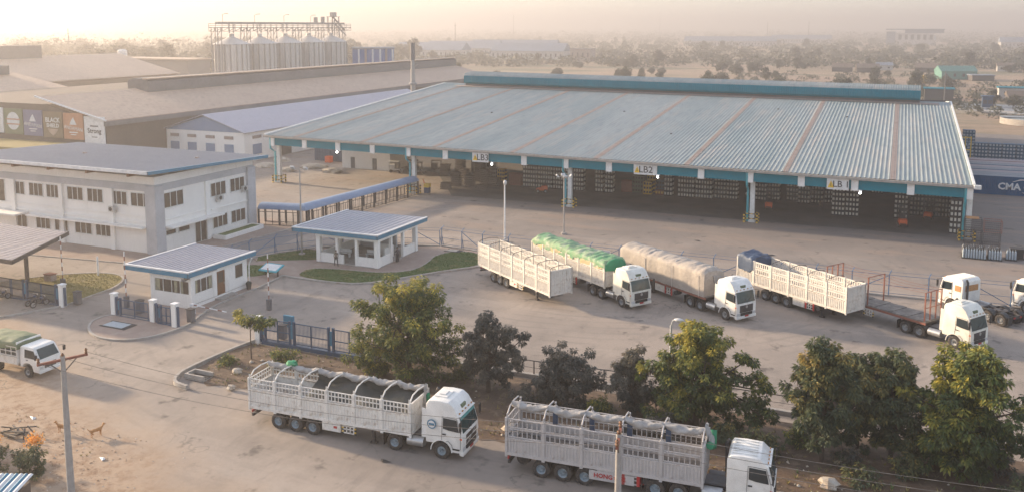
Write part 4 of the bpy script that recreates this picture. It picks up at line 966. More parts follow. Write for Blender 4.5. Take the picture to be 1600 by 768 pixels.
wire_fence('blue post and wire fence curving from the gatehouse round behind the shelter',[(-66.3,72.5),(-66.3,78.7),(-65.2,81.8),(-62.2,86.2),(-58,89.6),(-49.4,92.5)],2.0,2.6)
t=T('fence_notice','small white notice with a dark mark on the wire fence behind the green covered trailer','sign',(-28.6,91.4,1.5))
b=MB(); b.box(-.65,.65,-.04,0,-.4,.4); O('board',b,'print_white',t,bevel=.01); b=MB(); b.prism([(-.2,.05),(0,.25),(.2,.05),(.05,-.05),(-.05,-.05)],-.06,-.045,'y'); b.box(-.45,.45,-.06,-.045,-.28,-.2); O('mark',b,'blue_trim',t)
def bar_gate(label,x0,x1,y,h,posts,m='blue_fence',z0=0.,cat='gate',name='bar_gate'):
    t=T(name,label,cat,(0,0,0))
    for px in posts:
        for s in (-.22,.22): b=MB(); b.box(px+s-.09,px+s+.09,y-.09,y+.09,z0,z0+h+.15); O('post',b,m,t,bevel=.01)
        b=MB(); b.box(px-.14,px+.14,y-.04,y+.04,z0+.5,z0+h*.9); O('post_plate',b,'blue_trim',t)
    ps=[x0]+[p for p in posts if x0<p<x1]+[x1]
    for i in range(len(ps)-1):
        a,c=ps[i]+.3,ps[i+1]-.3
        b=MB()
        for z in (.15,h*.5,h): b.box(a,c,y-.035,y+.035,z0+z-.035,z0+z+.035)
        for x in (a,c): b.box(x-.03,x+.03,y-.03,y+.03,z0,z0+h)
        mid=(a+c)/2; b.box(mid-.04,mid+.04,y-.05,y+.05,z0,z0+h)
        O('gate_frame',b,m,t)
        b=MB(); n=int((c-a)/.13)
        for k in range(n): x=a+.07+k*.13; b.box(x-.011,x+.011,y-.011,y+.011,z0+.15,z0+h)
        o=O('gate_bars',b,m,t); o['kind']='stuff'
    b=MB(); b.box(x0,x1,y-.16,y+.16,0,z0+.02) if z0 else b.box(x0,x1,y-.05,y+.25,-.02,.3)
    O('base_wall',b,'blue_fence',t)
    return t
bar_gate('long dark blue sliding bar gate at the head of the planted strip',-47.4,-37.2,57.5,1.85,[-47.3,-44.4,-40.6],z0=.3)
b=None
def pillar(x,y,l,h=2.0):
    t=T('gate_pillar',l,'pillar',(x,y,0),0,'white gate pillars'); b=MB(); b.box(-.24,.24,-.24,.24,0,h); O('shaft',b,'white_wall',t,bevel=.01); b=MB(); b.box(-.29,.29,-.29,.29,h,h+.1); O('cap',b,'white_paint',t)
    b=MB(); b.box(.24,.38,-.1,.1,.1,h-.2); O('steel_post',b,'blue_fence',t)
pillar(-47.85,57.6,'white pillar beside the young tree at the head of the planted strip',2.15)
pillar(-64.5,58.1,'white pillar at the left end of the gatehouse gate')
pillar(-59.75,58.0,'white pillar between the two gatehouse gates')
pillar(-56.95,57.7,'white pillar at the kerb right of the gatehouse gates',2.1)
pillar(-70.95,58.0,'white pillar at the right end of the left mesh fence',2.1)
bar_gate('dark bar gate between two white pillars left of the gatehouse',-64.1,-60.1,58.0,1.5,[-63.9],z0=.12)
bar_gate('narrow dark bar gate left of the white pillar by the barrier',-59.0,-57.3,57.8,1.5,[-58.9],z0=.12)
b=MB(); 
t=bar_gate('dark mesh fence panels along the left verge behind motorcycles',-84,-71.3,58.0,1.75,[-71.6,-75.9,-80],z0=.15,cat='fence',name='mesh_fence')
for i,(x,y) in enumerate(((-56.6,59.2),(-46.4,58.9),(-70.2,59.0),(-62.7,59.3))):
    t=T('gate_motor_box','dark grey motor box %s'%['on the kerb right of the gatehouse gate','behind the long blue gate','behind the left white pillar','behind the left gatehouse gate'][i],'motor box',(x,y,0)); b=MB(); b.box(-.3,.3,-.25,.25,.1,1.25); O('housing',b,'chassis_grey',t,bevel=.03); b=MB(); b.box(-.34,.34,-.29,.29,1.25,1.32); O('lid',b,'dark_metal',t)
t=T('control_panel','blue grey control panel on a stand behind the long blue gate','panel',(-46.3,59.6,0)); b=MB(); b.box(-.5,.5,-.1,.1,.9,1.9); O('board',b,'blue_trim',t); b=MB(); b.bar((0,0,0),(0,0,.9),.1); O('stand',b,'dark_metal',t)
# railing on the low wall right of the gate
t=T('strip_railing','thin dark railing on the low wall between the truck park and the trees','railing',(0,0,0))
rp=[(-37,58.4),(-31,59.5),(-24,59.6),(-16,60.2),(-5,60.4),(8,61),(40,62)]
for i in range(len(rp)-1):
    a=Vector(rp[i]);c=Vector(rp[i+1]); n=round((c-a).length/3)
    for k in range(n):
        p=a+(c-a)*k/n; q=a+(c-a)*(k+1)/n; b=MB(); b.bar((p.x,p.y,.3),(p.x,p.y,1.35),.07); O('post',b,'dark_metal',t)
        b=MB(); b.tube((p.x,p.y,1.33),(q.x,q.y,1.33),.035,5); b.tube((p.x,p.y,.8),(q.x,q.y,.8),.015,4); O('rail',b,'dark_metal',t)
# barrier arms
def barrier(x,y,l,up=True):
    t=T('barrier_arm',l,'barrier',(x,y,0),0,'red and white barrier poles at the gates')
    if up:
        for k in range(10):
            b=MB(); b.tube((0,0,1+k*.43),(0,0,1.43+k*.43),.05,6); O('stripe',b,'print_white' if k%2 else 'red_rust',t)
        b=MB(); b.box(-.18,.18,-.18,.18,0,1.05); O('post',b,'chassis_grey',t)
    else:
        for k in range(8):
            b=MB(); b.tube((k*.5,-.0-k*.03,.95-k*.01),((k+1)*.5,-(k+1)*.03,.95-(k+1)*.01),.05,6); O('stripe',b,'print_white' if k%3 else 'red_rust',t)
        b=MB(); b.box(-.25,.1,-.18,.18,0,1.05); O('post',b,'print_white',t)
barrier(-52.6,64.9,'raised barrier pole in the middle of the entrance road'); barrier(-65.4,60.3,'raised barrier pole left of the gatehouse')
barrier(-75.9,62.2,'raised barrier pole behind the left white pillar'); barrier(-58.0,61.0,'lowered barrier arm reaching over the road from the gatehouse kerb',False)
t=T('marker_post','short white post on the yellow lawn','post',(-76.5,67.0,0)); b=MB(); b.tube((0,0,0),(0,0,2.1),.1,8); O('shaft',b,'print_white',t)
# ================================================================ COVERED WALKWAY
cw=T('covered_walkway','long covered walkway with rounded blue roof, dark posts and mesh panels ending at the warehouse','walkway',(0,0,0))
wp=[Vector((-77.0,94.2)),Vector((-71.2,95.4)),Vector((-69.0,120.5))]
sec=[(-1.15,2.25),(-1.05,2.55),(-.6,2.82),(0,2.92),(.6,2.82),(1.05,2.55),(1.15,2.25),(1.1,2.2),(0,2.75),(-1.1,2.2)]
def ribbon(par,p,q,na,nb,name,m):
    vs=[]; 
    for pt,nn in ((p,na),(q,nb)):
        for (u,z) in sec: v=pt+nn*u; vs.append((v.x,v.y,z))
    k=len(sec); b=MB(); b.add(vs,[(i,(i+1)%k,(i+1)%k+k,i+k) for i in range(k)]+[tuple(range(k))[::-1],tuple(range(k,2*k))]); O(name,b,m,par,smooth=50)
nd=[]
for i in range(len(wp)-1): d=(wp[i+1]-wp[i]).normalized(); nd.append(Vector((-d.y,d.x)))
nm=(nd[0]+nd[1]).normalized(); nm=nm/max(.5,nm.dot(nd[0]))
for (p,q,na,nb,seg) in ((wp[0],wp[1],nd[0],nm,3),(wp[1],wp[2],nm,nd[1],9)):
    for i in range(seg):
        a=i/seg;c=(i+1)/seg
        na_=na.lerp(nb,a) if False else (na if i==0 else (nd[0] if q is wp[1] else nd[1])); nb_=(nb if i==seg-1 else (nd[0] if q is wp[1] else nd[1]))
        ribbon(cw,p+(q-p)*a,p+(q-p)*c,na_,nb_,'roof_sheet','blue_roof')
for (p,q,n_,seg) in ((wp[0],wp[1],nd[0],2),(wp[1],wp[2],nd[1],9)):
    for i in range(seg+1):
        for s in (-.95,.95):
            v=p+(q-p)*i/seg+n_*s; b=MB(); b.box(v.x-.1,v.x+.1,v.y-.1,v.y+.1,0,2.4); O('post',b,'dark_metal',cw)
        if i<seg:
            for s in (-.95,.95):
                a=p+(q-p)*i/seg+n_*s; c=p+(q-p)*(i+1)/seg+n_*s; b=MB()
                for z in (.15,1.85): b.bar((a.x,a.y,z),(c.x,c.y,z),.07)
                for k in range(1,3): m_=a+(c-a)*k/3; b.bar((m_.x,m_.y,.1),(m_.x,m_.y,1.85),.05)
                O('side_frame',b,'dark_metal',cw)
# ================================================================ LAMP POLES
def lamp_pole(x,y,h,l,kind,m='concrete_pole',base=True):
    t=T('lamp_pole',l,'lamp pole',(x,y,0)); b=MB(); b.lathe([(.11,0),(.075,h)],10); O('pole',b,m,t,smooth=40)
    if base: b=MB(); b.lathe([(0,0),(.38,0),(.38,.22),(0,.25)],10); O('base',b,'kerb',t)
    if kind=='twin':
        b=MB(); b.bar((-.9,0,h),(.9,0,h),.08); O('crossarm',b,m,t)
        for s in (-.9,.9): b=MB(); b.X=Matrix.Translation((s,-.1,h+.2))@Matrix.Rotation(R(35),4,'X'); b.cb(0,0,0,.5,.18,.42); O('floodlight',b,'lamp_housing',t,bevel=.04)
    elif kind=='quad':
        for k in range(4):
            a=k*PI/2+.5; b=MB(); b.bar((0,0,h-.1),(math.cos(a)*.8,math.sin(a)*.8,h),.07); O('arm',b,m,t)
            b=MB(); b.X=Matrix.Translation((math.cos(a)*.85,math.sin(a)*.85,h+.05))@Matrix.Rotation(a,4,'Z')@Matrix.Rotation(R(40),4,'Y'); b.cb(0,0,0,.2,.55,.4); O('floodlight',b,'lamp_housing',t,bevel=.04)
    elif kind=='head':
        b=MB(); b.blob((.12,-.15,h-.15),(.22,.22,.34),3,.05,10,6); O('lamp_head',b,'lamp_housing',t,smooth=60)
    else:
        b=MB(); b.path([(0,0,h-.1),(.1,-.05,h+.3),(.35,-.1,h+.5)],.05,6); O('arm',b,m,t); b=MB(); b.blob((.55,-.12,h+.45),(.34,.17,.13),3,.05,10,6); O('lamp_head',b,'lamp_housing',t,smooth=60)
    return t
lamp_pole(-43.2,97.6,7.5,'tall white camera pole behind the rear of the first trailer','head','white_paint')
lamp_pole(-38.05,104.4,7.4,'tall pole with a ring of floodlights in front of the middle warehouse column','quad')
lamp_pole(-62.1,82.7,9.9,'tall pole with two floodlights on the small lawn left of the shelter','twin')
lamp_pole(-13.4,58.1,6.0,'slim lamp post rising behind the largest tree of the strip','arm','lamp_housing')
# timber and concrete utility poles with wires
def utility(x,y,h,r0,r1,l,ang,al):
    t=T('utility_pole',l,'utility pole',(x,y,0),0,'concrete utility poles'); b=MB(); b.lathe([(r0,0),(r1,h)],12); O('pole',b,'concrete_pole',t,smooth=40)
    d=Vector((math.cos(ang),math.sin(ang),0)); b=MB(); b.bar(-d*al/2+Vector((0,0,h-.2)),d*al/2+Vector((0,0,h-.2)),.12,.12); O('crossarm',b,'red_rust',t)
    b=MB(); b.bar(-d*al*.3+Vector((0,0,h-.2)),(0,0,h-.9),.06); b.bar(d*al*.3+Vector((0,0,h-.2)),(0,0,h-.9),.06); O('brace',b,'wood_grey',t)
    for s in (-.47,0,.47): b=MB(); p=d*al*s; b.lathe([(.05,0),(.09,.08),(.05,.14),(.09,.2),(.04,.28)],8,(p.x,p.y,h-.14)); O('insulator',b,'wood',t)
    return t
utility(-38.7,31.4,9.3,.21,.12,'concrete utility pole with a rusty crossarm at lower left in front of the small lorry',R(64),2.4)
utility(-9.97,34.2,9.3,.21,.12,'concrete utility pole in front of the second long trailer at the bottom edge',R(102),1.9)
def wire(p,q,sag,l):
    b=MB(); n=24; b.path([tuple(Vector(p).lerp(Vector(q),i/n)-Vector((0,0,sag*4*(i/n)*(1-i/n)))) for i in range(n+1)],.011,4)
    o=O('overhead_wire',b,'wood_grey'); tag(o,l,'wire','thin overhead wires along the road')
for i,(a,c) in enumerate((((-39.2,30.3,9.2),(-9.8,33.3,9.2)),((-38.7,31.4,9.2),(-9.97,34.2,9.2)),((-38.2,32.5,9.2),(-10.15,35.1,9.2)))):
    wire(a,c,.9,'thin overhead wire between the two utility poles, %s of the three'%['nearest','middle','farthest'][i])
    wire(c,(c[0]+34,c[1]+5.5,9.2),.9,'thin overhead wire running right from the second utility pole, %s of the three'%['nearest','middle','farthest'][i])
# ================================================================ CAR PORT AT LEFT
t=T('parking_canopy','sloping ribbed car port roof on steel posts at the left edge','canopy',(0,0,0))
b=MB(); b.add([(-96,55.4,4.6),(-74.0,55.4,4.6),(-78.4,65.2,4.75),(-96,65.2,4.75),(-96,55.4,4.75),(-74.0,55.4,4.75),(-78.4,65.2,4.9),(-96,65.2,4.9)],[(0,3,2,1),(4,5,6,7),(0,1,5,4),(1,2,6,5),(2,3,7,6),(3,0,4,7)]); cr=O('roof',b,'roof_gull',t)
for i in range(26):
    x=-95.8+i*.82; xe=min(x,-78.6); 
    if x>-78.4: continue
    b=MB(); b.bar((x,55.5,4.79),(x,65.1,4.94),.04,.035); O('roof_rib',b,'roof_gull',cr)
for k in range(5): 
    x=-78+k*.85; yy=55.4+(-74.0-x)/(4.4)*9.8; b=MB(); b.bar((x,55.5,4.79),(x,yy,4.8+.015*(yy-55)),.04,.035); O('roof_rib',b,'roof_gull',cr)
b=MB(); b.bar((-96,55.35,4.6),(-73.9,55.35,4.6),.12,.4); b.bar((-73.9,55.35,4.62),(-78.4,65.3,4.76),.12,.4); O('fascia',b,'dark_metal',t)
for x in (-80.8,-88.5): b=MB(); b.box(x-.14,x+.14,61.9,62.2,0,4.7); b.bar((x,62,3.4),(x,58.5,4.6),.14); O('post',b,'dark_metal',t)
t=T('red_block','small orange red block under the car port','block',(-79.4,63.6,0)); b=MB(); b.box(-.5,.5,-.35,.35,.1,.75); O('body',b,'roof_pink',t,bevel=.03); b=MB(); b.box(-.56,.56,-.41,.41,.75,.82); O('lid',b,'red_rust',t)
# notice board in street and manholes
t=T('info_board','slanted pale blue board on a low stand by the gatehouse lawn','board',(-59.6,74.1,0)); b=MB(); b.X=Matrix.Translation((0,0,.95))@Matrix.Rotation(R(18),4,'X'); b.cb(0,0,0,2.3,1.5,.12); O('board',b,'teal_light',t,bevel=.02); b=MB(); b.X=Matrix.Translation((0,0,1.02))@Matrix.Rotation(R(18),4,'X'); b.cb(0,0,0,1.9,1.1,.05); O('print',b,'print_white',t)
for s in (-.8,.8): b=MB(); b.box(s-.06,s+.06,-.06,.06,.1,.9); O('leg',b,'dark_metal',t)
def hatch(x,y,l,sx=2.2,sy=1.1,m='bottle_blue',z=.11):
    t=T('utility_hatch',l,'hatch',(x,y,z)); b=MB(); b.box(-sx/2,sx/2,-sy/2,sy/2,0,.06); O('cover',b,m,t,bevel=.01); b=MB()
    b.box(-sx/2-.25,sx/2+.5,-sy/2-.2,-sy/2,0,.03); b.box(-sx/2-.25,sx/2+.5,sy/2,sy/2+.2,0,.03); b.box(sx/2,sx/2+.5,-sy/2,sy/2,0,.03); O('surround',b,'crate_dark',t)
hatch(-61.9,55.9,'pale metal hatch cover in the gatehouse island paving'); 
hatch(-46.9,91.0,'square pale slab near the fence behind the shelter',1.2,.9,'kerb')
# ================================================================ CONTAINERS, OUTSIDE CRATES
def container(x,y,L,l,top,z=0,body='container_blue',text=None,H=2.75):
    t=T('shipping_container',l,'container',(x,y,z),0,'row of shipping containers right of the warehouse'); W=2.44
    n=int(L/.28); pf=[]
    for i in range(n): a=i*L/n; p=L/n; pf+=[(a,0),(a+p*.3,0),(a+p*.45,.05),(a+p*.85,.05)]
    pf.append((L,0)); k=len(pf)
    b=MB(); b.add([(u,-d,zz) for zz in (.15,H-.12) for u,d in pf],[(i,i+1,k+i+1,k+i) for i in range(k-1)]); O('side_panel',b,body,t)
    b=MB(); b.box(0,L,.02,W,.1,H-.05); O('body',b,body,t)
    b=MB(); b.box(-.02,L+.02,-.07,.05,H-.14,H); b.box(-.02,L+.02,-.07,.05,0,.16); b.box(-.04,.12,-.08,.06,.0,H); b.box(L-.12,L+.04,-.08,.06,0,H); O('frame',b,body,t)
    b=MB(); m_=int(L/.3)
    for i in range(m_): u=i*L/m_; b.box(u,u+.16,.1,W-.1,H-.05,H+.0)
    b.box(.02,L-.02,.02,W-.02,H-.1,H-.03); O('roof',b,top,t)
    b=MB(); b.box(0,L,.0,.1,H-.04,H+.02); b.box(0,L,W-.1,W,H-.04,H+.02); O('roof_rail',b,top,t)
    if text: obj('lettering',text_mesh(text,1.45,'print_white',.01,.05),t,(7.6,-.09,1.35),(PI/2,0,0)); b=MB(); b.path([(6.2,-.1,2.15),(7.2,-.1,2.5),(8.4,-.1,2.6)],[.03,.1,.03],4); b.path([(7.6,-.1,.55),(8.8,-.1,.3),(9.9,-.1,.5)],[.03,.1,.03],4); O('logo_stroke',b,'print_white',t)
    return t
cdef=[('container_roof_grey','container_blue'),('container_roof_grey','container_blue'),('container_roof_pink','red_rust'),('container_roof_grey','container_blue'),('container_roof_pink','red_rust'),('container_roof_grey','container_blue'),('container_roof_pink','red_rust'),('container_roof_pink','red_rust')]
for i,(tp,bd) in enumerate(cdef):
    container(10.6+.15*(i%3),156.5+2.75*i,24.4 if 0 else 18,('front shipping container right of the warehouse, dark blue and lettered CMA CGM' if i==0 else 'shipping container right of the warehouse, %s row from the front'%ORD[i]),tp,0,bd,'CMA CGM' if i==0 else None,2.9 if i==0 else 2.75+.05*(i%2))
    for o in COL.objects[-1:]: pass
S4=crate_stack(4,3,6,.55,.66,'crate_blue','bottle_blue')
for i in range(5):
    place(S4,12.6+2.35*i,191.5,'tall stack of blue crates behind the containers, %s from the left'%ORD[i],'stacks of blue crates behind the containers')
place(S4,13.2,199,'blue crate stack rising behind the left end of the blue row','stacks of blue crates behind the containers').location.z=1.6
place(S4,11.5,186,'blue crate stack beside the warehouse back corner','stacks of blue crates behind the containers')
t=T('yellow_railing','yellow railing frame at the warehouse back corner','railing',(10.4,178,0))
for x in (0,.9,1.8): b=MB(); b.bar((x,0,0),(x,0,6.6),.18); O('post',b,'yellow',t)
for z in (2.2,4.2,6.4): b=MB(); b.bar((0,0,z),(1.8,0,z),.16); O('rail',b,'yellow',t)
# bottle pallets in the yard
def bottle_pallet(nx,ny,x,y,l,z=.0):
    t=T('gas_bottle_pallet',l,'cylinders',(x,y,z),R(-2),'pallets of grey cylinders by the right corner column')
    b=MB(); b.box(-.05,nx*.27+.05,-.05,ny*.27+.05,.0,.14); O('pallet',b,'crate_dark',t)
    c=MB(); c.lathe([(.0,.14),(.115,.14),(.115,.95),(.07,1.08),(.03,1.1),(.03,1.22),(0,1.22)],8); me=c.mesh('cylinder',['chassis_grey' if nx<0 else 'bottle_blue'],50)
    d=MB(); d.lathe([(0,.14),(.115,.14),(.115,.9),(.07,1.08),(.03,1.1),(.03,1.22),(0,1.22)],8); me2=d.mesh('cylinder',['dark_metal'],50)
    for i in range(nx):
        for j in range(ny): obj('cylinder',me if j==0 or (i+j*3)%7==0 else me2,t,(.13+i*.27,.13+j*.27,0))
bottle_pallet(9,9,7.45,111.3,'left pallet of grey cylinders standing before the corner column')
bottle_pallet(5,8,10.1,111.5,'middle pallet of cylinders right of the big left one')
bottle_pallet(4,3,11.9,112.2,'small pallet of pale cylinders at the right')
t=T('pallet_box','dark slatted pallet box right of the cylinder pallets','box',(13.1,113.6,0))
b=MB(); b.box(-.7,.7,-.6,.6,0,.15); b.box(-.66,.66,-.56,.56,.3,1.1); b.box(-.7,.7,-.6,.6,1.05,1.2); O('body',b,'crate_dark',t)
for i,(x,z) in enumerate(((8.1,0),(10.1,0),(8.1,1.55),(10.2,1.5))):
    t=T('wire_cage','wire mesh cage pallet %s'%['bottom left of the four behind the cylinders','bottom right of the four behind the cylinders','top left of the four, with an orange board on it','top right of the four behind the cylinders'][i],'cage',(x,119.2,z),0,'wire mesh cages behind the cylinders')
    b=MB()
    for sx in (0,1.85):
        for sy in (0,1.4): b.bar((sx,sy,0),(sx,sy,1.5),.06)
    for z_ in (.1,1.45):
        for sy in (0,1.4): b.bar((0,sy,z_),(1.85,sy,z_),.05)
        for sx in (0,1.85): b.bar((sx,0,z_),(sx,1.4,z_),.05)
    O('frame',b,'red_rust' if i==3 else 'dark_metal',t)
    b=MB()
    for k in range(1,9): b.bar((k*.205,0,.1),(k*.205,0,1.45),.02); b.bar((k*.205,1.4,.1),(k*.205,1.4,1.45),.02)
    for k in range(1,6): b.bar((0,0,k*.24),(1.85,0,k*.24),.02); b.bar((0,1.4,k*.24),(1.85,1.4,k*.24),.02)
    O('mesh_wires',b,'dark_metal',t)['kind']='stuff'
    if i==2: b=MB(); b.box(.1,1.5,.1,1.2,1.5,1.62); O('orange_board',b,'dog_tan',t)
# ================================================================ PONDS AND PLANT
sheet('settling_pond',[(17,309),(33,303),(40,318),(44,341),(19.5,341)],-.3,.02,'container_roof_grey'); sheet('pond_edge',[(16,303),(33.5,297),(36,303),(17,309.5)],-.3,.9,'kerb')
for i,(x,y,r) in enumerate(((34,276,8.5),(47,330,10))):
    t=T('clarifier_tank','round open concrete water tank %s'%['nearer, behind the blue crate stacks','farther, at the right edge'][i],'tank',(x,y,0),0,'round concrete clarifier tanks')
    b=MB(); b.lathe([(r,0),(r,1.6),(r-.5,1.6),(r-.5,.2)],32); O('rim',b,'kerb',t,smooth=30); b=MB(); b.lathe([(0,1.1),(r-.4,1.1)],32); O('water',b,'water',t)
    b=MB(); b.box(-r,r,-.4,.4,1.7,1.9); b.bar((-r,.4,2.7),(r,.4,2.7),.08); b.bar((-r,-.4,2.7),(r,-.4,2.7),.08); O('bridge',b,'metal_white',t)
# ================================================================ VEHICLES
def wheel(par,x,side,R_=.52,wd=.3,rim='rim',yo=1.22,dual=True):
    """tyre with tread ridges and a dished rim as its sub part"""
    y=side*(yo-wd/2); s=side
    b=MB(); n=26
    pr=[(R_*.56,-.5),(R_*.70,-.52),(R_*.92,-.5),(R_,-.40),(R_,.40),(R_*.92,.5),(R_*.70,.52),(R_*.56,.5),(R_*.54,.2),(R_*.54,-.4),(R_*.56,-.5)]
    b.lathe([(r,h*wd) for r,h in pr],n,(0,0,0),'y')
    for k in range(n):
        a=2*PI*k/n
        b.X=Matrix.Rotation(a,4,'Y'); b.box(-.03,.03,-wd*.42,wd*.42,R_-.01,R_+.012)
    b.X=None
    if dual: b.lathe([(r,h*wd-s*wd*1.15) for r,h in pr],20,(0,0,0),'y')
    o=O('wheel',b,'tyre',par,smooth=35,loc=(x,y,R_))
    b=MB(); q=.5*wd*s
    b.lathe([(0,q*.5),(R_*.16,q*.52),(R_*.18,q*.95 if not dual else q*.6),(R_*.2,q*.3),(R_*.40,q*.12 if dual else q*.7),(R_*.5,q*.6),(R_*.565,q*.98),(R_*.57,q*.8)],20,(0,0,0),'y')
    for k in range(8):
        a=2*PI*k/8; b.lathe([(.0,q*.3),(R_*.045,q*.3),(R_*.045,q*.72),(0,q*.72)],6,(R_*.29*math.cos(a),0,R_*.29*math.sin(a)),'y')
    O('rim',b,rim,o,smooth=35)
    return o
def corr_panel(L,H,pitch=.2,d=.035):
    """pressed steel side sheet with vertical ribs (faces -y)"""
    n=max(2,round(L/pitch)); p=L/n; pf=[]
    for i in range(n): a=i*p; pf+=[(a,0),(a+p*.35,0),(a+p*.5,-d),(a+p*.85,-d)]
    pf.append((L,0)); k=len(pf)
    b=MB(); b.add([(u,v,0) for u,v in pf]+[(u,v,H) for u,v in pf],[(i,i+1,k+i+1,k+i) for i in range(k-1)])
    b.box(0,L,.01,.04,0,H); b.box(0,L,-.05,.04,H-.06,H); b.box(0,L,-.05,.04,0,.06); return b
def lattice(L,H,n,mid,t=.05):
    b=MB(); b.box(0,L,-.03,.03,0,t); b.box(0,L,-.03,.03,H-t,H); b.box(0,t,-.03,.03,t,H-t); b.box(L-t,L,-.03,.03,t,H-t)
    for i in range(1,n): u=L*i/n; b.box(u-t*.5,u+t*.5,-.022,.022,t,H-t)
    for z in mid: b.box(t,L-t,-.028,.028,z-t*.5,z+t*.5)
    return b
def crumple(b,x0,x1,yf,zf,nx,na,seed,amp):
    """cloth tube: cross section points yf/zf given angle; returns vertices with folds"""
    pass
def roll(par,p,q,r,seed,mt,name='rolled_tarp'):
    g=random.Random(seed); n=14; pts=[];rr=[]
    p=Vector(p);q=Vector(q)
    for i in range(n+1):
        t=i/n; pts.append(p.lerp(q,t)+Vector((0,g.uniform(-.04,.04),-.16*math.sin(PI*t)+g.uniform(-.03,.03)))); rr.append(r*(.55+.45*math.sin(PI*min(1,max(0,t*.96+.02)))**.5)*g.uniform(.85,1.15))
    b=MB(); k=12; a=None; vs=[]; 
    for i,pt in enumerate(pts):
        for j in range(k):
            th=2*PI*j/k; q_=rr[i]*(1+.28*math.sin(th*3+i*.9+seed)*g.uniform(.5,1)); vs.append((pt.x,pt.y+q_*math.cos(th)*.95,pt.z+q_*math.sin(th)*.8))
    b.add(vs,[(i*k+j,i*k+(j+1)%k,(i+1)*k+(j+1)%k,(i+1)*k+j) for i in range(n) for j in range(k)]+[tuple(range(k))[::-1],tuple(n*k+j for j in range(k))])
    return O(name,b,mt,par,smooth=70)
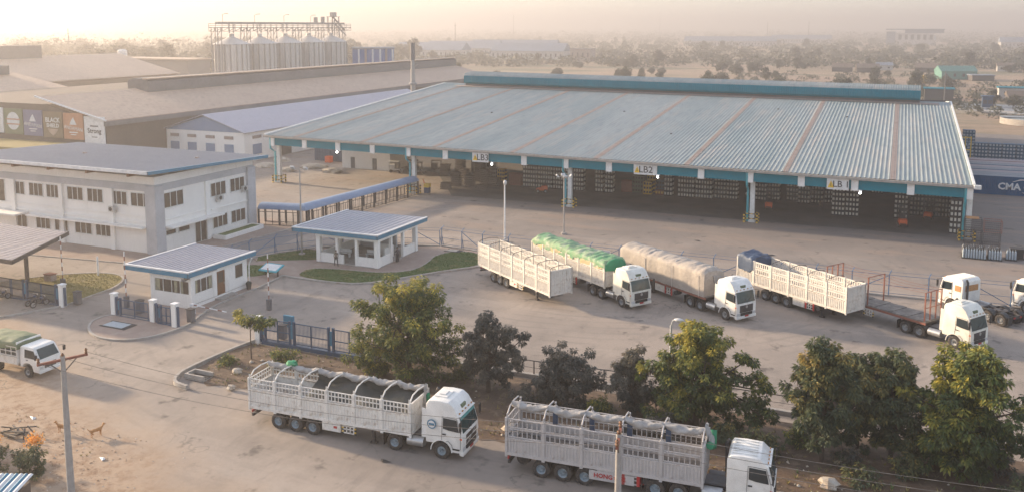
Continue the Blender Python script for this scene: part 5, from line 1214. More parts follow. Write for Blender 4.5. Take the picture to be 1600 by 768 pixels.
def trailer(x,y,ang,L,label,m='trailer_paint',zb=1.2,zs=2.3,zt=3.2,rows=1,mid=(),bays=6,axles=(1.3,2.6,3.9),hoops=None,hz=4.35,rim='rim',bars=8,flat=False,toolbox=True,deckm='wood_grey',pitch=.2,legs=True,lt=.05,group='long trailers in the yard and on the road',board='red'):
    t=T('flatbed_trailer' if flat else 'cargo_trailer',label,'trailer',(x,y,0),ang,group); W=1.25; p=L/bays
    b=MB(); b.box(.1,L-.1,-W+.03,W-.03,zb,zb+.1); O('deck',b,deckm,t)
    b=MB()
    for s in (-.45,.45): b.box(.3,L-.4,s-.07,s+.07,zb-.32,zb)
    for i in range(bays*2+1): xx=.2+(L-.4)*i/(bays*2); b.box(xx-.05,xx+.05,-W+.1,W-.1,zb-.14,zb-.01)
    O('chassis',b,'dark_metal',t)
    for s in (-1,1):
        b=MB(); b.box(0,L,s*W-.06,s*W+.05,zb-.12,zb+.05); O('side_rail',b,'red_rust' if flat else m,t)
    for ax in axles:
        for s in (-1,1): wheel(t,ax,s,rim=rim)
        b=MB(); b.tube((ax,-1,.52),(ax,1,.52),.08,8); O('axle',b,'dark_metal',t)
    b=MB()
    for s in (-1,1):
        for ax in axles: b.bar((ax-.45,s*.55,.75),(ax+.45,s*.55,.75),.1)
    O('spring',b,'dark_metal',t)
    if legs:
        for s in (-1,1):
            b=MB(); b.box(L-2.9,L-2.72,s*.8-.09,s*.8+.09,.12,zb-.1); b.box(L-3.0,L-2.6,s*.8-.16,s*.8+.16,.02,.12); O('landing_leg',b,'dark_metal',t)
    b=MB(); b.box(.05,.2,-W+.1,W-.1,.55,.72); b.bar((.12,-.7,.6),(.12,-.7,zb),.09); b.bar((.12,.7,.6),(.12,.7,zb),.09); O('rear_bumper',b,'dark_metal',t)
    for s in (-1,1): b=MB(); b.box(.02,.1,s*.9-.2,s*.9+.2,.78,.95); O('tail_light',b,'red',t)
    if toolbox:
        a=axles[-1]+.75
        b=MB(); b.box(a,a+1.35,-W+.0,-W+.45,.52,zb-.15); tb=O('toolbox',b,m,t,bevel=.02)
        b=MB(); b.box(a+1.5,a+2.35,-W,-W+.05,.55,.62); b.box(a+1.5,a+2.35,-W,-W+.05,zb-.25,zb-.18); b.box(a+1.5,a+2.35,-W,-W+.05,.8,.86)
        for k in range(4): b.box(a+1.5+k*.26,a+1.57+k*.26,-W,-W+.05,.55,zb-.2)
        O('side_guard',b,board if board=='trailer_paint' else m,t)
        if board=='red':
            for k in range(2): b=MB(); b.box(a+1.42+k*.85,a+1.6+k*.85,-W-.02,-W+.03,.5,zb-.15); O('warning_panel',b,'red',t)
            b=MB(); b.lathe([(0,-.35),(.22,-.35),(.22,.35),(0,.35)],12,(a+2.8,-.85,.85),'y'); O('tank',b,'dark_metal',t)
        else:
            for k in range(2):
                for q in range(4): b=MB(); b.box(a+1.46+k*.9,a+1.58+k*.9,-W-.015,-W+.04,.52+q*.12,.6+q*.12); O('warning_panel',b,'yellow' if q%2 else 'black',t)
            b=MB(); b.box(a+.85,a+1.1,-W-.012,-W,.75,.9); O('red_label',b,'red',tb)
    if not flat:
        e=.09
        if True:
            pm=corr_panel(p-.16,zs-zb-.02,pitch).mesh('side_panel',[m]); lh=(zt-zs-.03)/rows
            lm=lattice(p-.2,lh-.05,bars,mid,lt).mesh('lattice_panel',[m])
            for s in (-1,1):
                for i in range(bays):
                    xx=i*p+.08
                    obj('side_panel',pm,t,(xx if s<0 else xx+p-.16,s*W,zb+.02),(0,0,0 if s<0 else PI))
                    for r_ in range(rows): obj('lattice_panel',lm,t,(xx+.02,s*(W),zs+.05+r_*lh))
                for i in range(bays+1):
                    xx=i*p; b=MB(); w_=.09 if 0<i<bays else .07; b.box(xx-w_,xx+w_,s*W-.075,s*W+.075,zb-.22,zt+.02); O('side_post',b,m,t,bevel=.01)
        b=MB(); pm=corr_panel(2*W-.1,zt-.15-zb,.22,.05); me=pm.mesh('front_wall',[m]); obj('front_wall',me,t,(L,-W+.05,zb),(0,0,PI/2))
        b=MB(); b.box(L-.05,L+.07,-W-.05,-W+.08,zb-.1,zt+.05); b.box(L-.05,L+.07,W-.08,W+.05,zb-.1,zt+.05); b.box(L-.04,L+.06,-W+.08,W-.08,zt-.18,zt-.05); b.box(L-.04,L+.06,-W+.08,W-.08,zb-.1,zb+.02); O('front_frame',b,m,t)
        pm=corr_panel(2*W-.1,zs-zb,.22,.04).mesh('tailgate',[m]); obj('tailgate',pm,t,(0,W-.05,zb),(0,0,-PI/2))
        lm=lattice(2*W-.2,zt-zs-.1,9,mid or ((zt-zs)/2,)).mesh('tail_lattice',[m]); obj('tail_lattice',lm,t,(0,-W+.1,zs+.05),(0,0,PI/2))
        n=None
        if hoops:
            for i in range(bays+1):
                xx=min(max(i*p,.05),L-.05); b=MB()
                if hoops=='tall': pts=[(xx,-W,zt-.1),(xx,-W,zt+.25),(xx,-W+.12,hz-.35),(xx,-W+.5,hz-.05),(xx,0,hz+.02),(xx,W-.5,hz-.05),(xx,W-.12,hz-.35),(xx,W,zt+.25),(xx,W,zt-.1)]; rr=.045
                else: pts=[(xx,-W,zt),(xx,-W+.25,zt+.22),(xx,0,zt+.34),(xx,W-.25,zt+.22),(xx,W,zt)]; rr=.028
                b.path(pts,rr,6); O('hoop',b,m if hoops=='tall' else 'dark_metal',t,smooth=60)
    return t
def cloth_cover(par,name,x0,x1,W,zlow,zside,ztop,mt,seed,drop=.12,nx=60,front=True,lump=.12,sag=None,under='load_dark'):
    """tarpaulin draped over a load: rounded top, folded sides, uneven hem"""
    g=random.Random(seed); sec=[]
    for j in range(21):
        u=j/20; a=PI*u
        if u<.15: y=-W; z=zlow+(zside-zlow)*(u/.15)
        elif u>.85: y=W; z=zside-(zside-zlow)*((u-.85)/.15)
        else: v=(u-.15)/.7; y=-W*math.cos(PI*v)*(1 if abs(math.cos(PI*v))<.98 else 1); z=zside+(ztop-zside)*math.sin(PI*v)**.6
        sec.append((y,z,u))
    vs=[];ph=[g.uniform(0,6) for _ in range(8)]
    lrow=[0]
    for i in range(nx+1): lrow.append(lrow[-1]*.55+g.uniform(-.5,.5))
    for i in range(nx+1):
        t=i/nx; x=x0+(x1-x0)*t; ef=min(1,min(t,1-t)*nx/2.5) 
        lu=lump*(.5*math.sin(t*9+ph[0])+.35*math.sin(t*23+ph[1])+.5*math.sin(t*5+ph[2])+.5*lrow[i])
        for (y,z,u) in sec:
            side=(u<.16 or u>.84); mid=math.sin(PI*u); L_=(x1-x0)*t
            nz=lambda a_,b_,c_: mnoise.noise(Vector((L_*a_,u*b_,seed*3.1+c_)))
            fold=.06*nz(.8,2.5,0)+.022*nz(2.6,5,5)+.012*nz(7,9,9)
            zz=z+(lump*1.5*nz(.8,3,11)+lump*.9*nz(2.2,7,17)+lump*.5*nz(5,14,23))*(mid if not side else .15)
            if u<.01 or u>.99: zz+=drop*(nz(1.1,1,31)+.7*nz(3.3,1,37))*1.6
            yy=y+(fold*(-1 if y<0 else 1) if side or u<.3 or u>.7 else 0)
            vs.append((x,yy*(.985 if ef<1 else 1),zz-(1-ef)*.25*mid))
    k=21; b=MB(); b.add(vs,[(i*k+j,i*k+j+1,(i+1)*k+j+1,(i+1)*k+j) for i in range(nx) for j in range(k-1)])
    # end flaps
    for i in (0,nx): b.add([vs[i*k+j] for j in range(k)],[tuple(range(k))])
    return O(name,b,mt,par,smooth=75)
def cab(x,y,ang,label,m='cab_white',high=True,drive=(-3.2,-4.5),rim='rim',visor='',plate='red',open_door=False,face='dark',rear=True,tan=False,group='articulated lorry cabs',tank=True,beam=True):
    t=T('tractor_unit',label,'lorry',(x,y,0),ang,group); W=1.23
    H=3.62 if high else 3.18
    arch=[(.0+.66*math.cos(a),.52+.66*math.sin(a)) for a in [R(v) for v in (160,140,118,95,72,50,28,8)]]
    prof=[(-1.05,.95),(arch[0][0],.95)]+arch[1:]+[(.68,.5),(1.38,.42),(1.42,1.25),(1.40,1.72),(1.12,2.78),(.78 if high else .95,H-.28),(.45 if high else .7,H-.04),(-.2,H),(-.88,H-.05),(-1.05,H-.3)]
    b=MB(); n=len(prof)
    vs=[]
    for s in (-1,1):
        for (px,pz) in prof:
            k=1-max(0,(pz-2.0))*.055; vs.append((px,s*W*k,pz))
    b.add(vs,[tuple(range(n)),tuple(range(2*n-1,n-1,-1))]+[(i,i+n,(i+1)%n+n,(i+1)%n) for i in range(n)])
    body=O('cab_body',b,m,t,bevel=.055,smooth=38,segs=3)
    # windscreen: a slab proud of the slope
    a0,a1=Vector((1.405,0,1.80)),Vector((1.135,0,2.74)); d=(a1-a0); nn=Vector((d.z,0,-d.x)).normalized()
    b=MB(); k0,k1=.985,.955
    p=[a0+nn*.012,a1+nn*.012]
    b.add([(p[0].x,-W*k0+.12,p[0].z),(p[0].x,W*k0-.12,p[0].z),(p[1].x,W*k1-.12,p[1].z),(p[1].x,-W*k1+.12,p[1].z),(p[0].x-.05,-W*k0+.12,p[0].z),(p[0].x-.05,W*k0-.12,p[0].z),(p[1].x-.05,W*k1-.12,p[1].z),(p[1].x-.05,-W*k1+.12,p[1].z)],[(0,1,2,3),(4,7,6,5),(0,4,5,1),(1,5,6,2),(2,6,7,3),(3,7,4,0)])
    ws=O('windscreen',b,'glass_cab',t)
    if visor=='band': b=MB(); q=a0.lerp(a1,.78)+nn*.025; q2=a1+nn*.03; b.add([(q.x,-W*k1+.13,q.z),(q.x,W*k1-.13,q.z),(q2.x,W*k1-.13,q2.z),(q2.x,-W*k1+.13,q2.z)],[(0,1,2,3)]); O('sun_strip',b,'teal_glass',ws)
    for k in (-.5,.1): b=MB(); b.bar((1.43,k,1.8),(1.33,k+.55,2.15),.03); O('wiper',b,'black',ws)
    # visor ledge and marker lamps
    b=MB(); b.box(1.08,1.24,-W*.9,W*.9,2.79,2.84); O('visor',b,'cab_white' if m=='cab_white' else m,t,bevel=.015)
    for k in range(5): b=MB(); b.cb(1.14-.05,-.9+k*.45,2.92,.07,.12,.06); O('marker_lamp',b,'dog_tan',t)
    for s in (-1,1):
        kk=.975
        b=MB(); pol=[(1.16,1.86),(1.0,2.58),(.12,2.62),(.12,1.98),(.5,1.9)]
        yb=s*W; y2=lambda z: s*(W*(1-max(0,(z-2.0))*.055)+.012)
        b.add([(px,y2(pz),pz) for px,pz in pol]+[(px,y2(pz)-s*.04,pz) for px,pz in pol],[tuple(range(5)),tuple(range(9,4,-1))]+[(i,(i+1)%5,(i+1)%5+5,i+5) for i in range(5)]); O('side_window',b,'glass_dark',t)
        b=MB(); dp=[(1.28,1.2),(1.28,1.8),(1.02,2.66),(.06,2.7),(.02,1.05),(.45,1.22),(.7,1.0),(.74,.8),(1.26,.8)]
        for i in range(len(dp)):
            q=dp[i];r_=dp[(i+1)%len(dp)]; b.bar((q[0],y2(q[1])+s*.0,q[1]),(r_[0],y2(r_[1]),r_[1]),.018)
        dr=O('door_seam',b,'dark_metal',t)
        b=MB(); b.cb(.2,s*(W+.02),1.62,.22,.04,.07); O('door_handle',b,'black',t)
        b=MB(); b.path([(1.25,s*W*.95,2.75),(1.42,s*(W+.28),2.72),(1.42,s*(W+.28),1.95),(1.28,s*W,1.9)],.02,5); O('mirror_arm',b,'black',t)
        b=MB(); b.box(1.34,1.44,s*(W+.28)-.11,s*(W+.28)+.11,2.05,2.65); O('mirror',b,'black',t,bevel=.03)
        b=MB(); b.cb(1.385,s*.95,.78,.1,.42,.24); O('headlight',b,'lamp_housing',t,bevel=.03)
        b=MB(); b.cb(1.30,s*(W-.02),1.45,.14,.06,.1); O('indicator',b,'orange',t)
        b=MB(); b.box(.75,1.2,s*W-.03,s*W+.02,.5,.56); b.box(.75,1.2,s*W-.03,s*W+.02,.72,.78); O('step',b,'black',t)
        wheel(t,0,s,rim=rim,yo=1.22,dual=False)
        b=MB()
        pts=[(.70*math.cos(R(a)),.52+.70*math.sin(R(a))) for a in range(0,181,18)]
        for i in range(len(pts)-1): b.bar((pts[i][0],s*(W+.0),pts[i][1]),(pts[i+1][0],s*(W+.0),pts[i+1][1]),.07,.05)
        O('wheel_arch',b,m,t)
        if high and rear: b=MB(); b.prism([(-1.0,1.2),(-1.0,3.0),(-1.3,3.05),(-1.35,1.2)],s*W*.93-.02,s*W*.93+.02,'y'); O('side_fairing',b,m,t)
    b=MB(); b.box(1.36,1.455,-.82,.82,.95,1.68)
    g_=O('grille',b,'dark_metal' if face=='dark' else m,t,bevel=.03)
    if face=='dark':
        b=MB(); b.prism([(-.98,1.62),(.98,1.62),(.98,1.76),(-.98,1.76)],1.40,1.47,'x'); O('grille_bar',b,m,g_)
        b=MB(); b.prism([(-.12,1.35),(0,1.28),(.12,1.35),(.12,1.5),(0,1.58),(-.12,1.5)],1.44,1.475,'x'); O('badge',b,'steel',g_)
        for k in range(3): b=MB(); b.box(1.44,1.47,-.74,.74,1.02+k*.14,1.05+k*.14); O('grille_slat',b,'black',g_)
    else:
        for k in range(2): b=MB(); b.box(1.44,1.465,-.78,.78,1.02+k*.34,1.26+k*.34); O('grille_slot',b,'black',g_)
        b=MB(); b.bar((1.475,-.7,1.0),(1.475,.7,1.62),.04); O('grille_stripe',b,'steel',g_)
    b=MB(); b.box(1.2,1.47,-W,W,.38,.66); O('bumper',b,m,t,bevel=.05,smooth=40)
    b=MB(); b.box(1.4,1.485,-.7,.7,.69,.92); O('lower_grille',b,'black',t)
    if plate: b=MB(); b.box(1.47,1.495,-.22,.22,.55,.7); O('number_plate',b,plate,t)
    if tan:  # sunlit look of the rear and side glass, painted as flat tan panes
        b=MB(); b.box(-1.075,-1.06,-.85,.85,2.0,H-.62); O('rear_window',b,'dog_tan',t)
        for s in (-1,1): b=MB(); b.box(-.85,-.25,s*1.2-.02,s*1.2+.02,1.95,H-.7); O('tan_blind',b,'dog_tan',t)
    # roof furniture
    b=MB()
    if high: b.box(-.75,.1,-.55,.55,H-.03,H+.05); b.box(-.55,-.1,-.3,.3,H+.05,H+.12)
    else:
        for k in range(6): b.box(-.8,.5,-.85+k*.33,-.75+k*.33,H-.02,H+.035)
    O('roof_hatch',b,m,t,bevel=.02)
    if high: b=MB(); q=Vector((.93,0,3.05)); b.box(.86,.98,-.3,.3,3.0,3.22); O('roof_badge',b,'poster_green',t)
    # chassis
    end=drive[-1]-.75
    b=MB()
    for s in (-.42,.42): b.box(end,1.1,s-.06,s+.06,.72,.98)
    b.box(end,end+.12,-.5,.5,.7,.98); b.box(drive[0]-.2,drive[0]+.2,-.4,.4,.6,1.0); O('chassis',b,'dark_metal',t)
    c0=(drive[0]+drive[-1])/2
    b=MB(); b.lathe([(0,1.0),(.5,1.0),(.5,1.1),(.15,1.12)],16,(c0+.1,0,0)); O('fifth_wheel',b,'dark_metal',t)
    b=MB(); b.box(-2.6,-1.15,-.5,.5,.95,1.05); O('deck_plate',b,'chassis_grey',t)
    b=MB(); b.lathe([(0,-1.0),(.33,-1.0),(.35,-.95),(.35,.0),(.33,.05),(0,.05)],14,(-1.35,-.9,.72),'x') if False else b.tube((-2.35,-.93,.75),(-1.25,-.93,.75),.31,14); O('fuel_tank',b,'steel',t,smooth=40)
    b=MB(); b.box(-2.2,-1.3,.65,1.2,.45,1.0); O('battery_box',b,'chassis_grey',t,bevel=.04)
    b=MB(); b.path([(-1.2,.75,1.2),(-1.25,.8,2.6),(-1.25,.8,H-.3),(-1.1,.8,H-.05)],.1,8); O('air_intake',b,'dark_metal',t,smooth=50)
    for dx in drive:
        for s in (-1,1):
            wheel(t,dx,s,rim=rim)
            b=MB(); pts=[(dx+.62*math.cos(R(a)),.56+.62*math.sin(R(a))) for a in range(20,161,20)]
            for i in range(len(pts)-1): b.bar((pts[i][0],s*.95,pts[i][1]),(pts[i+1][0],s*.95,pts[i+1][1]),.55,.03)
            O('mudguard',b,'black',t)
    for s in (-1,1): b=MB(); b.box(end-.02,end+.02,s*.95-.28,s*.95+.28,.25,1.0); O('mud_flap',b,'black',t)
    b=MB(); b.box(end-.03,end+.03,-.5,-.3,.75,.9); b.box(end-.03,end+.03,.3,.5,.75,.9); O('tail_light',b,'red',t)
    if open_door:
        b=MB(); b.X=Matrix.Translation((1.2,1.25,0))@Matrix.Rotation(R(-118),4,'Z'); b.box(-.02,1.1,0,.06,1.0,1.9); b.box(0,.07,0,.05,1.9,2.7); b.box(1.03,1.1,0,.05,1.9,2.6); b.box(.0,1.1,0,.05,2.6,2.68); O('open_door',b,m,t,bevel=.015)
        b=MB(); b.X=Matrix.Translation((1.2,1.25,0))@Matrix.Rotation(R(-118),4,'Z'); b.box(.08,1.02,.01,.035,1.92,2.6); O('door_glass',b,'glass_dark',t)
    return t
A34=R(-34); dr=Vector((math.cos(A34),math.sin(A34))); nl=Vector((-math.sin(A34),math.cos(A34)))
def loc34(p0,s,lat=1.22): v=Vector(p0)+dr*s+nl*lat; return v.x,v.y
# T3 lone trailer at left
p=loc34((-37.41,81.48),-2.75)
trailer(*p,A34,13.0,'cream lattice sided trailer without a cab, leftmost in the truck park','trailer_cream',1.25,2.35,3.6,2,(),6,(2.75,4.0,5.25),'low',bars=8,lt=.12,board='trailer_paint')
# T4 green tarp
p=loc34((-26.34,80.97),-10.75)
t4=trailer(*p,A34,12.4,'cream trailer under a rumpled green tarpaulin','trailer_cream',1.4,2.75,3.3,1,(),6,(2.2,3.5,4.8),None,bars=8,lt=.11,legs=False)
t_=T('green_tarpaulin','rumpled green tarpaulin tied over the second trailer in the truck park','tarpaulin',(p[0],p[1],0),A34)
cloth_cover(t_,'cover',-.05,12.45,1.31,3.12,3.40,3.95,'tarp_green',4,.22,nx=110,lump=.16)
cloth_cover(t_,'hem_cloth',-.02,12.4,1.28,2.92,3.3,3.6,'tarp_hem',8,.25,nx=90,lump=.1)
b=MB(); b.prism([(-1.28,2.9),(1.28,2.6),(1.28,3.3),(.8,3.8),(0,3.95),(-.8,3.8),(-1.28,3.35)],12.42,12.55,'x'); O('front_flap',b,'green_net',t_)
p=loc34((-26.34,80.97),4.15); cab(*p,A34,'cream lorry cab coupled to the green covered trailer','cab_cream',True,(-3.1,-4.4),open_door=False)
# T5 grey load
p=loc34((-16.85,81.13),-10.6)
trailer(*p,A34,12.45,'flatbed trailer carrying the long grey covered load','trailer_cream',1.35,flat=True,axles=(2.2,3.5,4.8),legs=False,board='red')
t_=T('covered_load','long high load wrapped in a wrinkled grey tarpaulin on the flatbed','tarpaulin',(p[0],p[1],0),A34)
cloth_cover(t_,'cover',.15,12.2,1.27,1.42,3.3,3.95,'tarp_grey',9,.05,nx=110,lump=.10)
for xx in (4.2,8.0,11.6):
    b=MB(); b.path([(xx,-1.34,1.4),(xx,-1.34,3.3),(xx,-.9,3.85),(xx,0,4.05),(xx,.9,3.85),(xx,1.34,3.3),(xx,1.34,1.4)],.025,5); O('rope',b,'trailer_cream',t_)
b=MB(); b.prism([(-.2,3.3),(.9,3.1),(.5,2.2),(.2,1.9)],12.2,12.34,'x'); O('torn_patch',b,'tarp_roll',t_)
p=loc34((-16.85,81.13),4.2); cab(*p,A34,'white lorry cab with its far door open, pulling the grey covered load','cab_white',True,(-3.1,-4.4),open_door=True)
# T6 lone trailer blue tarp
p=loc34((-9.76,85.48),-4.87)
t6=trailer(*p,A34,12.65,'cream lattice trailer without a cab, blue tarpaulin bunched at its rear end','trailer_cream',1.3,2.25,3.55,2,(),6,(3.5,4.8,6.1)[:3],'low',bars=8,lt=.12,board='red')
t_=T('blue_tarpaulin','dark blue tarpaulin bunched over the rear of the cabless trailer','tarpaulin',(p[0],p[1],0),A34)
cloth_cover(t_,'cover',-.1,2.1,1.33,2.5,3.6,3.95,'tarp_blue',3,.25,nx=24,lump=.25)
# T7 flatbed with red posts
p=loc34((1.52,81.38),-11.3)
t7=trailer(*p,A34,13.1,'bare timber decked flatbed trailer with rust red frame posts','wood_grey',1.35,flat=True,axles=(2.3,3.6,4.9),legs=False,board='trailer_paint')
for i in range(24):
    b=MB(); b.box(.15+i*.535,.15+i*.535+.5,-1.18,1.18,1.452,1.47+.02*((i*7)%3)); O('deck_board',b,'wood_grey',t7)
for xx in (3.0,7.4,12.9):
    ys=(-1.15,1.15) if xx==7.4 else (-1.15,-.4,.4,1.15)
    for yy in ys: b=MB(); b.box(xx-.045,xx+.045,yy-.045,yy+.045,1.45,3.95); O('stake',b,'red_rust',t7)
    b=MB(); b.bar((xx,-1.2,3.95),(xx,1.2,3.95),.06); O('crossbar',b,'red_rust',t7)
    if xx!=7.4: b=MB(); b.bar((xx,-1.2,2.6),(xx,1.2,2.6),.05); O('crossbar',b,'red_rust',t7)
for yy in (-1.15,-.4,.4,1.15): b=MB(); b.path([(3,yy,3.93),(5.2,yy,3.82),(7.4,yy,3.9),(10,yy,3.8),(12.9,yy,3.93)],.013,4); O('string',b,'red_rust',t7)
p=loc34((1.52,81.38),4.3); cab(*p,A34,'white high roofed lorry cab at the front of the bare flatbed','cab_cream',True,(-3.1,-4.4))
# T8 / T9 cabs facing away
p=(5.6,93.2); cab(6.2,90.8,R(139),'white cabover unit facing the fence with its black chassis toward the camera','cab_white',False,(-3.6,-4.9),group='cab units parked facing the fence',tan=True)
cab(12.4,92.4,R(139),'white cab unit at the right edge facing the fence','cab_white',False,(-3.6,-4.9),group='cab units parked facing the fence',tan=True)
# T1 front left semi
A1=R(2.8)
def locA(p0,a,s,lat=1.22): v=Vector(p0)+Vector((math.cos(a),math.sin(a)))*s+Vector((-math.sin(a),math.cos(a)))*lat; return v.x,v.y
p=locA((-36.12,45.06),A1,-2.15)
t1=trailer(*p,A1,11.8,'white lattice trailer with hoops and a rolled tarpaulin, on the road behind the white cab','trailer_paint',1.25,2.45,3.2,1,(.36,),6,(2.15,3.45,4.75),'tall',3.6,rim='rim_blue',bars=7,board='trailer_paint',legs=True)
pb=11.8/6
for i in range(6): roll(t1,(i*pb+.0,.85,3.46),((i+1)*pb,.85,3.46),.24,i,'tarp_roll')
b=MB(); b.blob((1.9,.9,3.6),(.45,.3,.25),5,.3); O('green_bundle',b,'green_net',t1)
b=MB(); b.box(3.9,11.75,1.0,1.2,1.35,3.3); O('side_sheet',b,'load_dark',t1); b=MB(); b.box(3.9,11.7,-1.1,.94,1.36,2.9); b.box(3.85,3.92,-1.1,1.2,1.3,3.3); 
b=MB(); g_=random.Random(2); nx,ny=26,6; vs=[(3.95+7.75*i/nx,-1.15+2.1*j/ny,2.15+.25*math.sin(i*.5)*math.sin(j*.9)+g_.uniform(-.04,.04)+j*.12) for i in range(nx+1) for j in range(ny+1)]; b.add(vs,[(i*(ny+1)+j,(i+1)*(ny+1)+j,(i+1)*(ny+1)+j+1,i*(ny+1)+j+1) for i in range(nx) for j in range(ny)]); O('inner_sheet',b,'load_dark',t1,smooth=60)
roll(t1,(11.8,.9,3.5),(11.95,.6,2.5),.28,11,'tarp_roll','hanging_tarp'); b=MB(); b.blob((11.95,.95,2.7),(.1,.3,.35),5,.3); O('green_net_bundle',b,'green_net',t1)
p=locA((-36.12,45.06),A1,11.72); c1=cab(*p,A1,'white lorry cab with a teal sun strip and round blue badge on its side','cab_white',True,(-3.2,),rim='rim_blue',visor='band',face='bars')
b=MB(); b.lathe([(0,0),(.3,0)],20,(-.62,-1.265,2.15),'y'); bd=O('round_badge',b,'blue_trim',c1); b=MB(); b.lathe([(0,0),(.23,0)],20,(-.62,-1.272,2.15),'y'); O('badge_disc',b,'print_white',bd); b=MB(); b.box(-.8,-.44,-1.28,-1.274,2.09,2.21); O('badge_letters',b,'blue_trim',bd)
# T2 front right semi
A2=R(4)
p=locA((-18.02,45.87),A2,-2.12)
t2=trailer(*p,A2,11.35,'grey lattice trailer with hoops and white rolled tarpaulin at the bottom edge','trailer_grey',1.25,2.2,3.4,2,(),5,(2.12,3.42,4.72),'tall',3.95,rim='rim_blue',bars=7,board='red')
pb=11.35/5
for i in range(5): roll(t2,(i*pb+.05,-.35,3.92),((i+1)*pb,-.35,3.92),.26,20+i,'tarp_roll')
roll(t2,(11.3,.0,4.05),(11.75,.5,2.9),.42,31,'tarp_roll','hanging_tarp')
b=MB(); b.path([(11.6,-.3,3.1),(11.65,.7,2.6),(11.6,1.1,3.4)],.22,8); O('green_net_bundle',b,'green_net',t2,smooth=60)
for i in (1,2,3,4): b=MB(); b.box(i*pb-.15,i*pb+.15,1.12,1.2,2.2,3.3); O('blue_strap',b,'tarp_blue',t2)
b=MB(); b.box(5.0,7.6,-1.27,-1.24,.5,1.05); sb=O('side_box_panel',b,'trailer_grey',t2)
obj('lettering',text_mesh('HONG    SE',.36,'red',.006,.01),sb,(6.2,-1.285,.78),(PI/2,0,0)); b=MB(); b.prism([(6.55+.15*(1 if k%2==0 else .42)*math.sin(k*PI/5),.8+.15*(1 if k%2==0 else .42)*math.cos(k*PI/5)) for k in range(10)],-1.29,-1.28,'y'); O('star',b,'red',sb); b=MB(); b.tube((8.0,-1.0,.78),(8.0,-.5,.78),.28,14); O('red_tank',b,'red',t2,smooth=40)
b=MB(); b.lathe([(0,-.25),(.4,-.25),(.46,0),(.4,.25),(0,.25)],16,(.9,-.6,.85),'y'); O('spare_wheel',b,'tyre',t2)
p=locA((-18.02,45.87),A2,11.55); c2=cab(*p,A2,'white low roofed lorry cab at the bottom edge with an empty deck behind it','cab_white',False,(-3.6,-4.9),rim='rim_blue',plate=None)
# wheel chocks and the small lorry at left
def small_lorry():
    t=T('small_lorry','white light lorry with a green covered cargo bed at the left edge','lorry',(-58.8,45.65,0),R(1)); W=1.0
    prof=[(-.75,.75),(-.52,.75),(-.46,.95),(-.2,1.08),(.2,1.08),(.46,.95),(.54,.7),(.6,.5),(1.15,.48),(1.2,1.0),(1.15,1.45),(.72,2.2),(.55,2.32),(-.6,2.36),(-.75,2.25)]
    n=len(prof); vs=[]
    for s in (-1,1):
        for px,pz in prof: vs.append((px,s*W*(1-max(0,pz-1.4)*.09),pz))
    b=MB(); b.add(vs,[tuple(range(n)),tuple(range(2*n-1,n-1,-1))]+[(i,i+n,(i+1)%n+n,(i+1)%n) for i in range(n)]); O('cab_body',b,'cab_white',t,bevel=.05,smooth=40)
    b=MB(); b.add([(1.17,-.82,1.5),(1.17,.82,1.5),(.76,.76,2.2),(.76,-.76,2.2)],[(0,1,2,3)]); O('windscreen',b,'glass_cab',t)
    for s in (-1,1):
        b=MB(); pol=[(1.0,1.5),(.66,2.1),(-.25,2.14),(-.25,1.52)]; y2=lambda z: s*(W*(1-max(0,z-1.4)*.09)+.01)
        b.add([(px,y2(pz),pz) for px,pz in pol]+[(px,y2(pz)-s*.03,pz) for px,pz in pol],[(0,1,2,3),(7,6,5,4)]+[(i,(i+1)%4,(i+1)%4+4,i+4) for i in range(4)]); O('side_window',b,'glass_dark',t)
        b=MB(); b.cb(1.17,s*.75,.85,.08,.3,.2); O('headlight',b,'lamp_housing',t,bevel=.02)
        b=MB(); b.path([(.95,s*.95,2.0),(1.25,s*1.25,2.0),(1.25,s*1.25,1.7)],.02,5); b.box(1.2,1.28,s*1.25-.1,s*1.25+.1,1.6,1.95); O('mirror',b,'black',t)
        b=MB(); b.cb(.0,s*1.01,1.35,.16,.03,.05); O('door_handle',b,'black',t)
        wheel(t,0,s,.4,.22,yo=1.0,dual=False); wheel(t,-3.4,s,.4,.22,yo=1.0)
    b=MB(); b.box(1.1,1.26,-.95,.95,.42,.62); O('bumper',b,'cab_white',t,bevel=.04); b=MB(); b.box(1.17,1.22,-.5,.5,.75,1.1); O('grille',b,'dark_metal',t)
    b=MB(); b.box(-5.0,.9,-.4,-.3,.5,.7); b.box(-5,.9,.3,.4,.5,.7); O('chassis',b,'dark_metal',t)
    b=MB(); b.box(-5.1,-.95,-1.05,1.05,.85,.97); O('bed',b,'trailer_cream',t)
    pm=corr_panel(4.1,.5,.3).mesh('side_panel',['trailer_cream']); lm=lattice(4.1,.75,7,(.36,)).mesh('lattice_panel',['trailer_cream'])
    for s in (-1,1): obj('side_panel',pm,t,(-5.05 if s<0 else -.95,s*1.06,.95),(0,0,0 if s<0 else PI)); obj('lattice_panel',lm,t,(-5.05,s*1.06,1.5))
    b=MB(); b.box(-1.0,-.92,-1.05,1.05,.95,2.6); O('front_wall',b,'cab_white',t,bevel=.02)
    b=MB(); b.box(-4.9,-1.05,-.98,.98,1.0,2.2); O('load',b,'load_dark',t)
    cloth_cover(t,'tarpaulin',-5.1,-.85,1.1,2.05,2.35,2.75,'tarp_olive',6,.08,nx=24,lump=.05)
small_lorry()
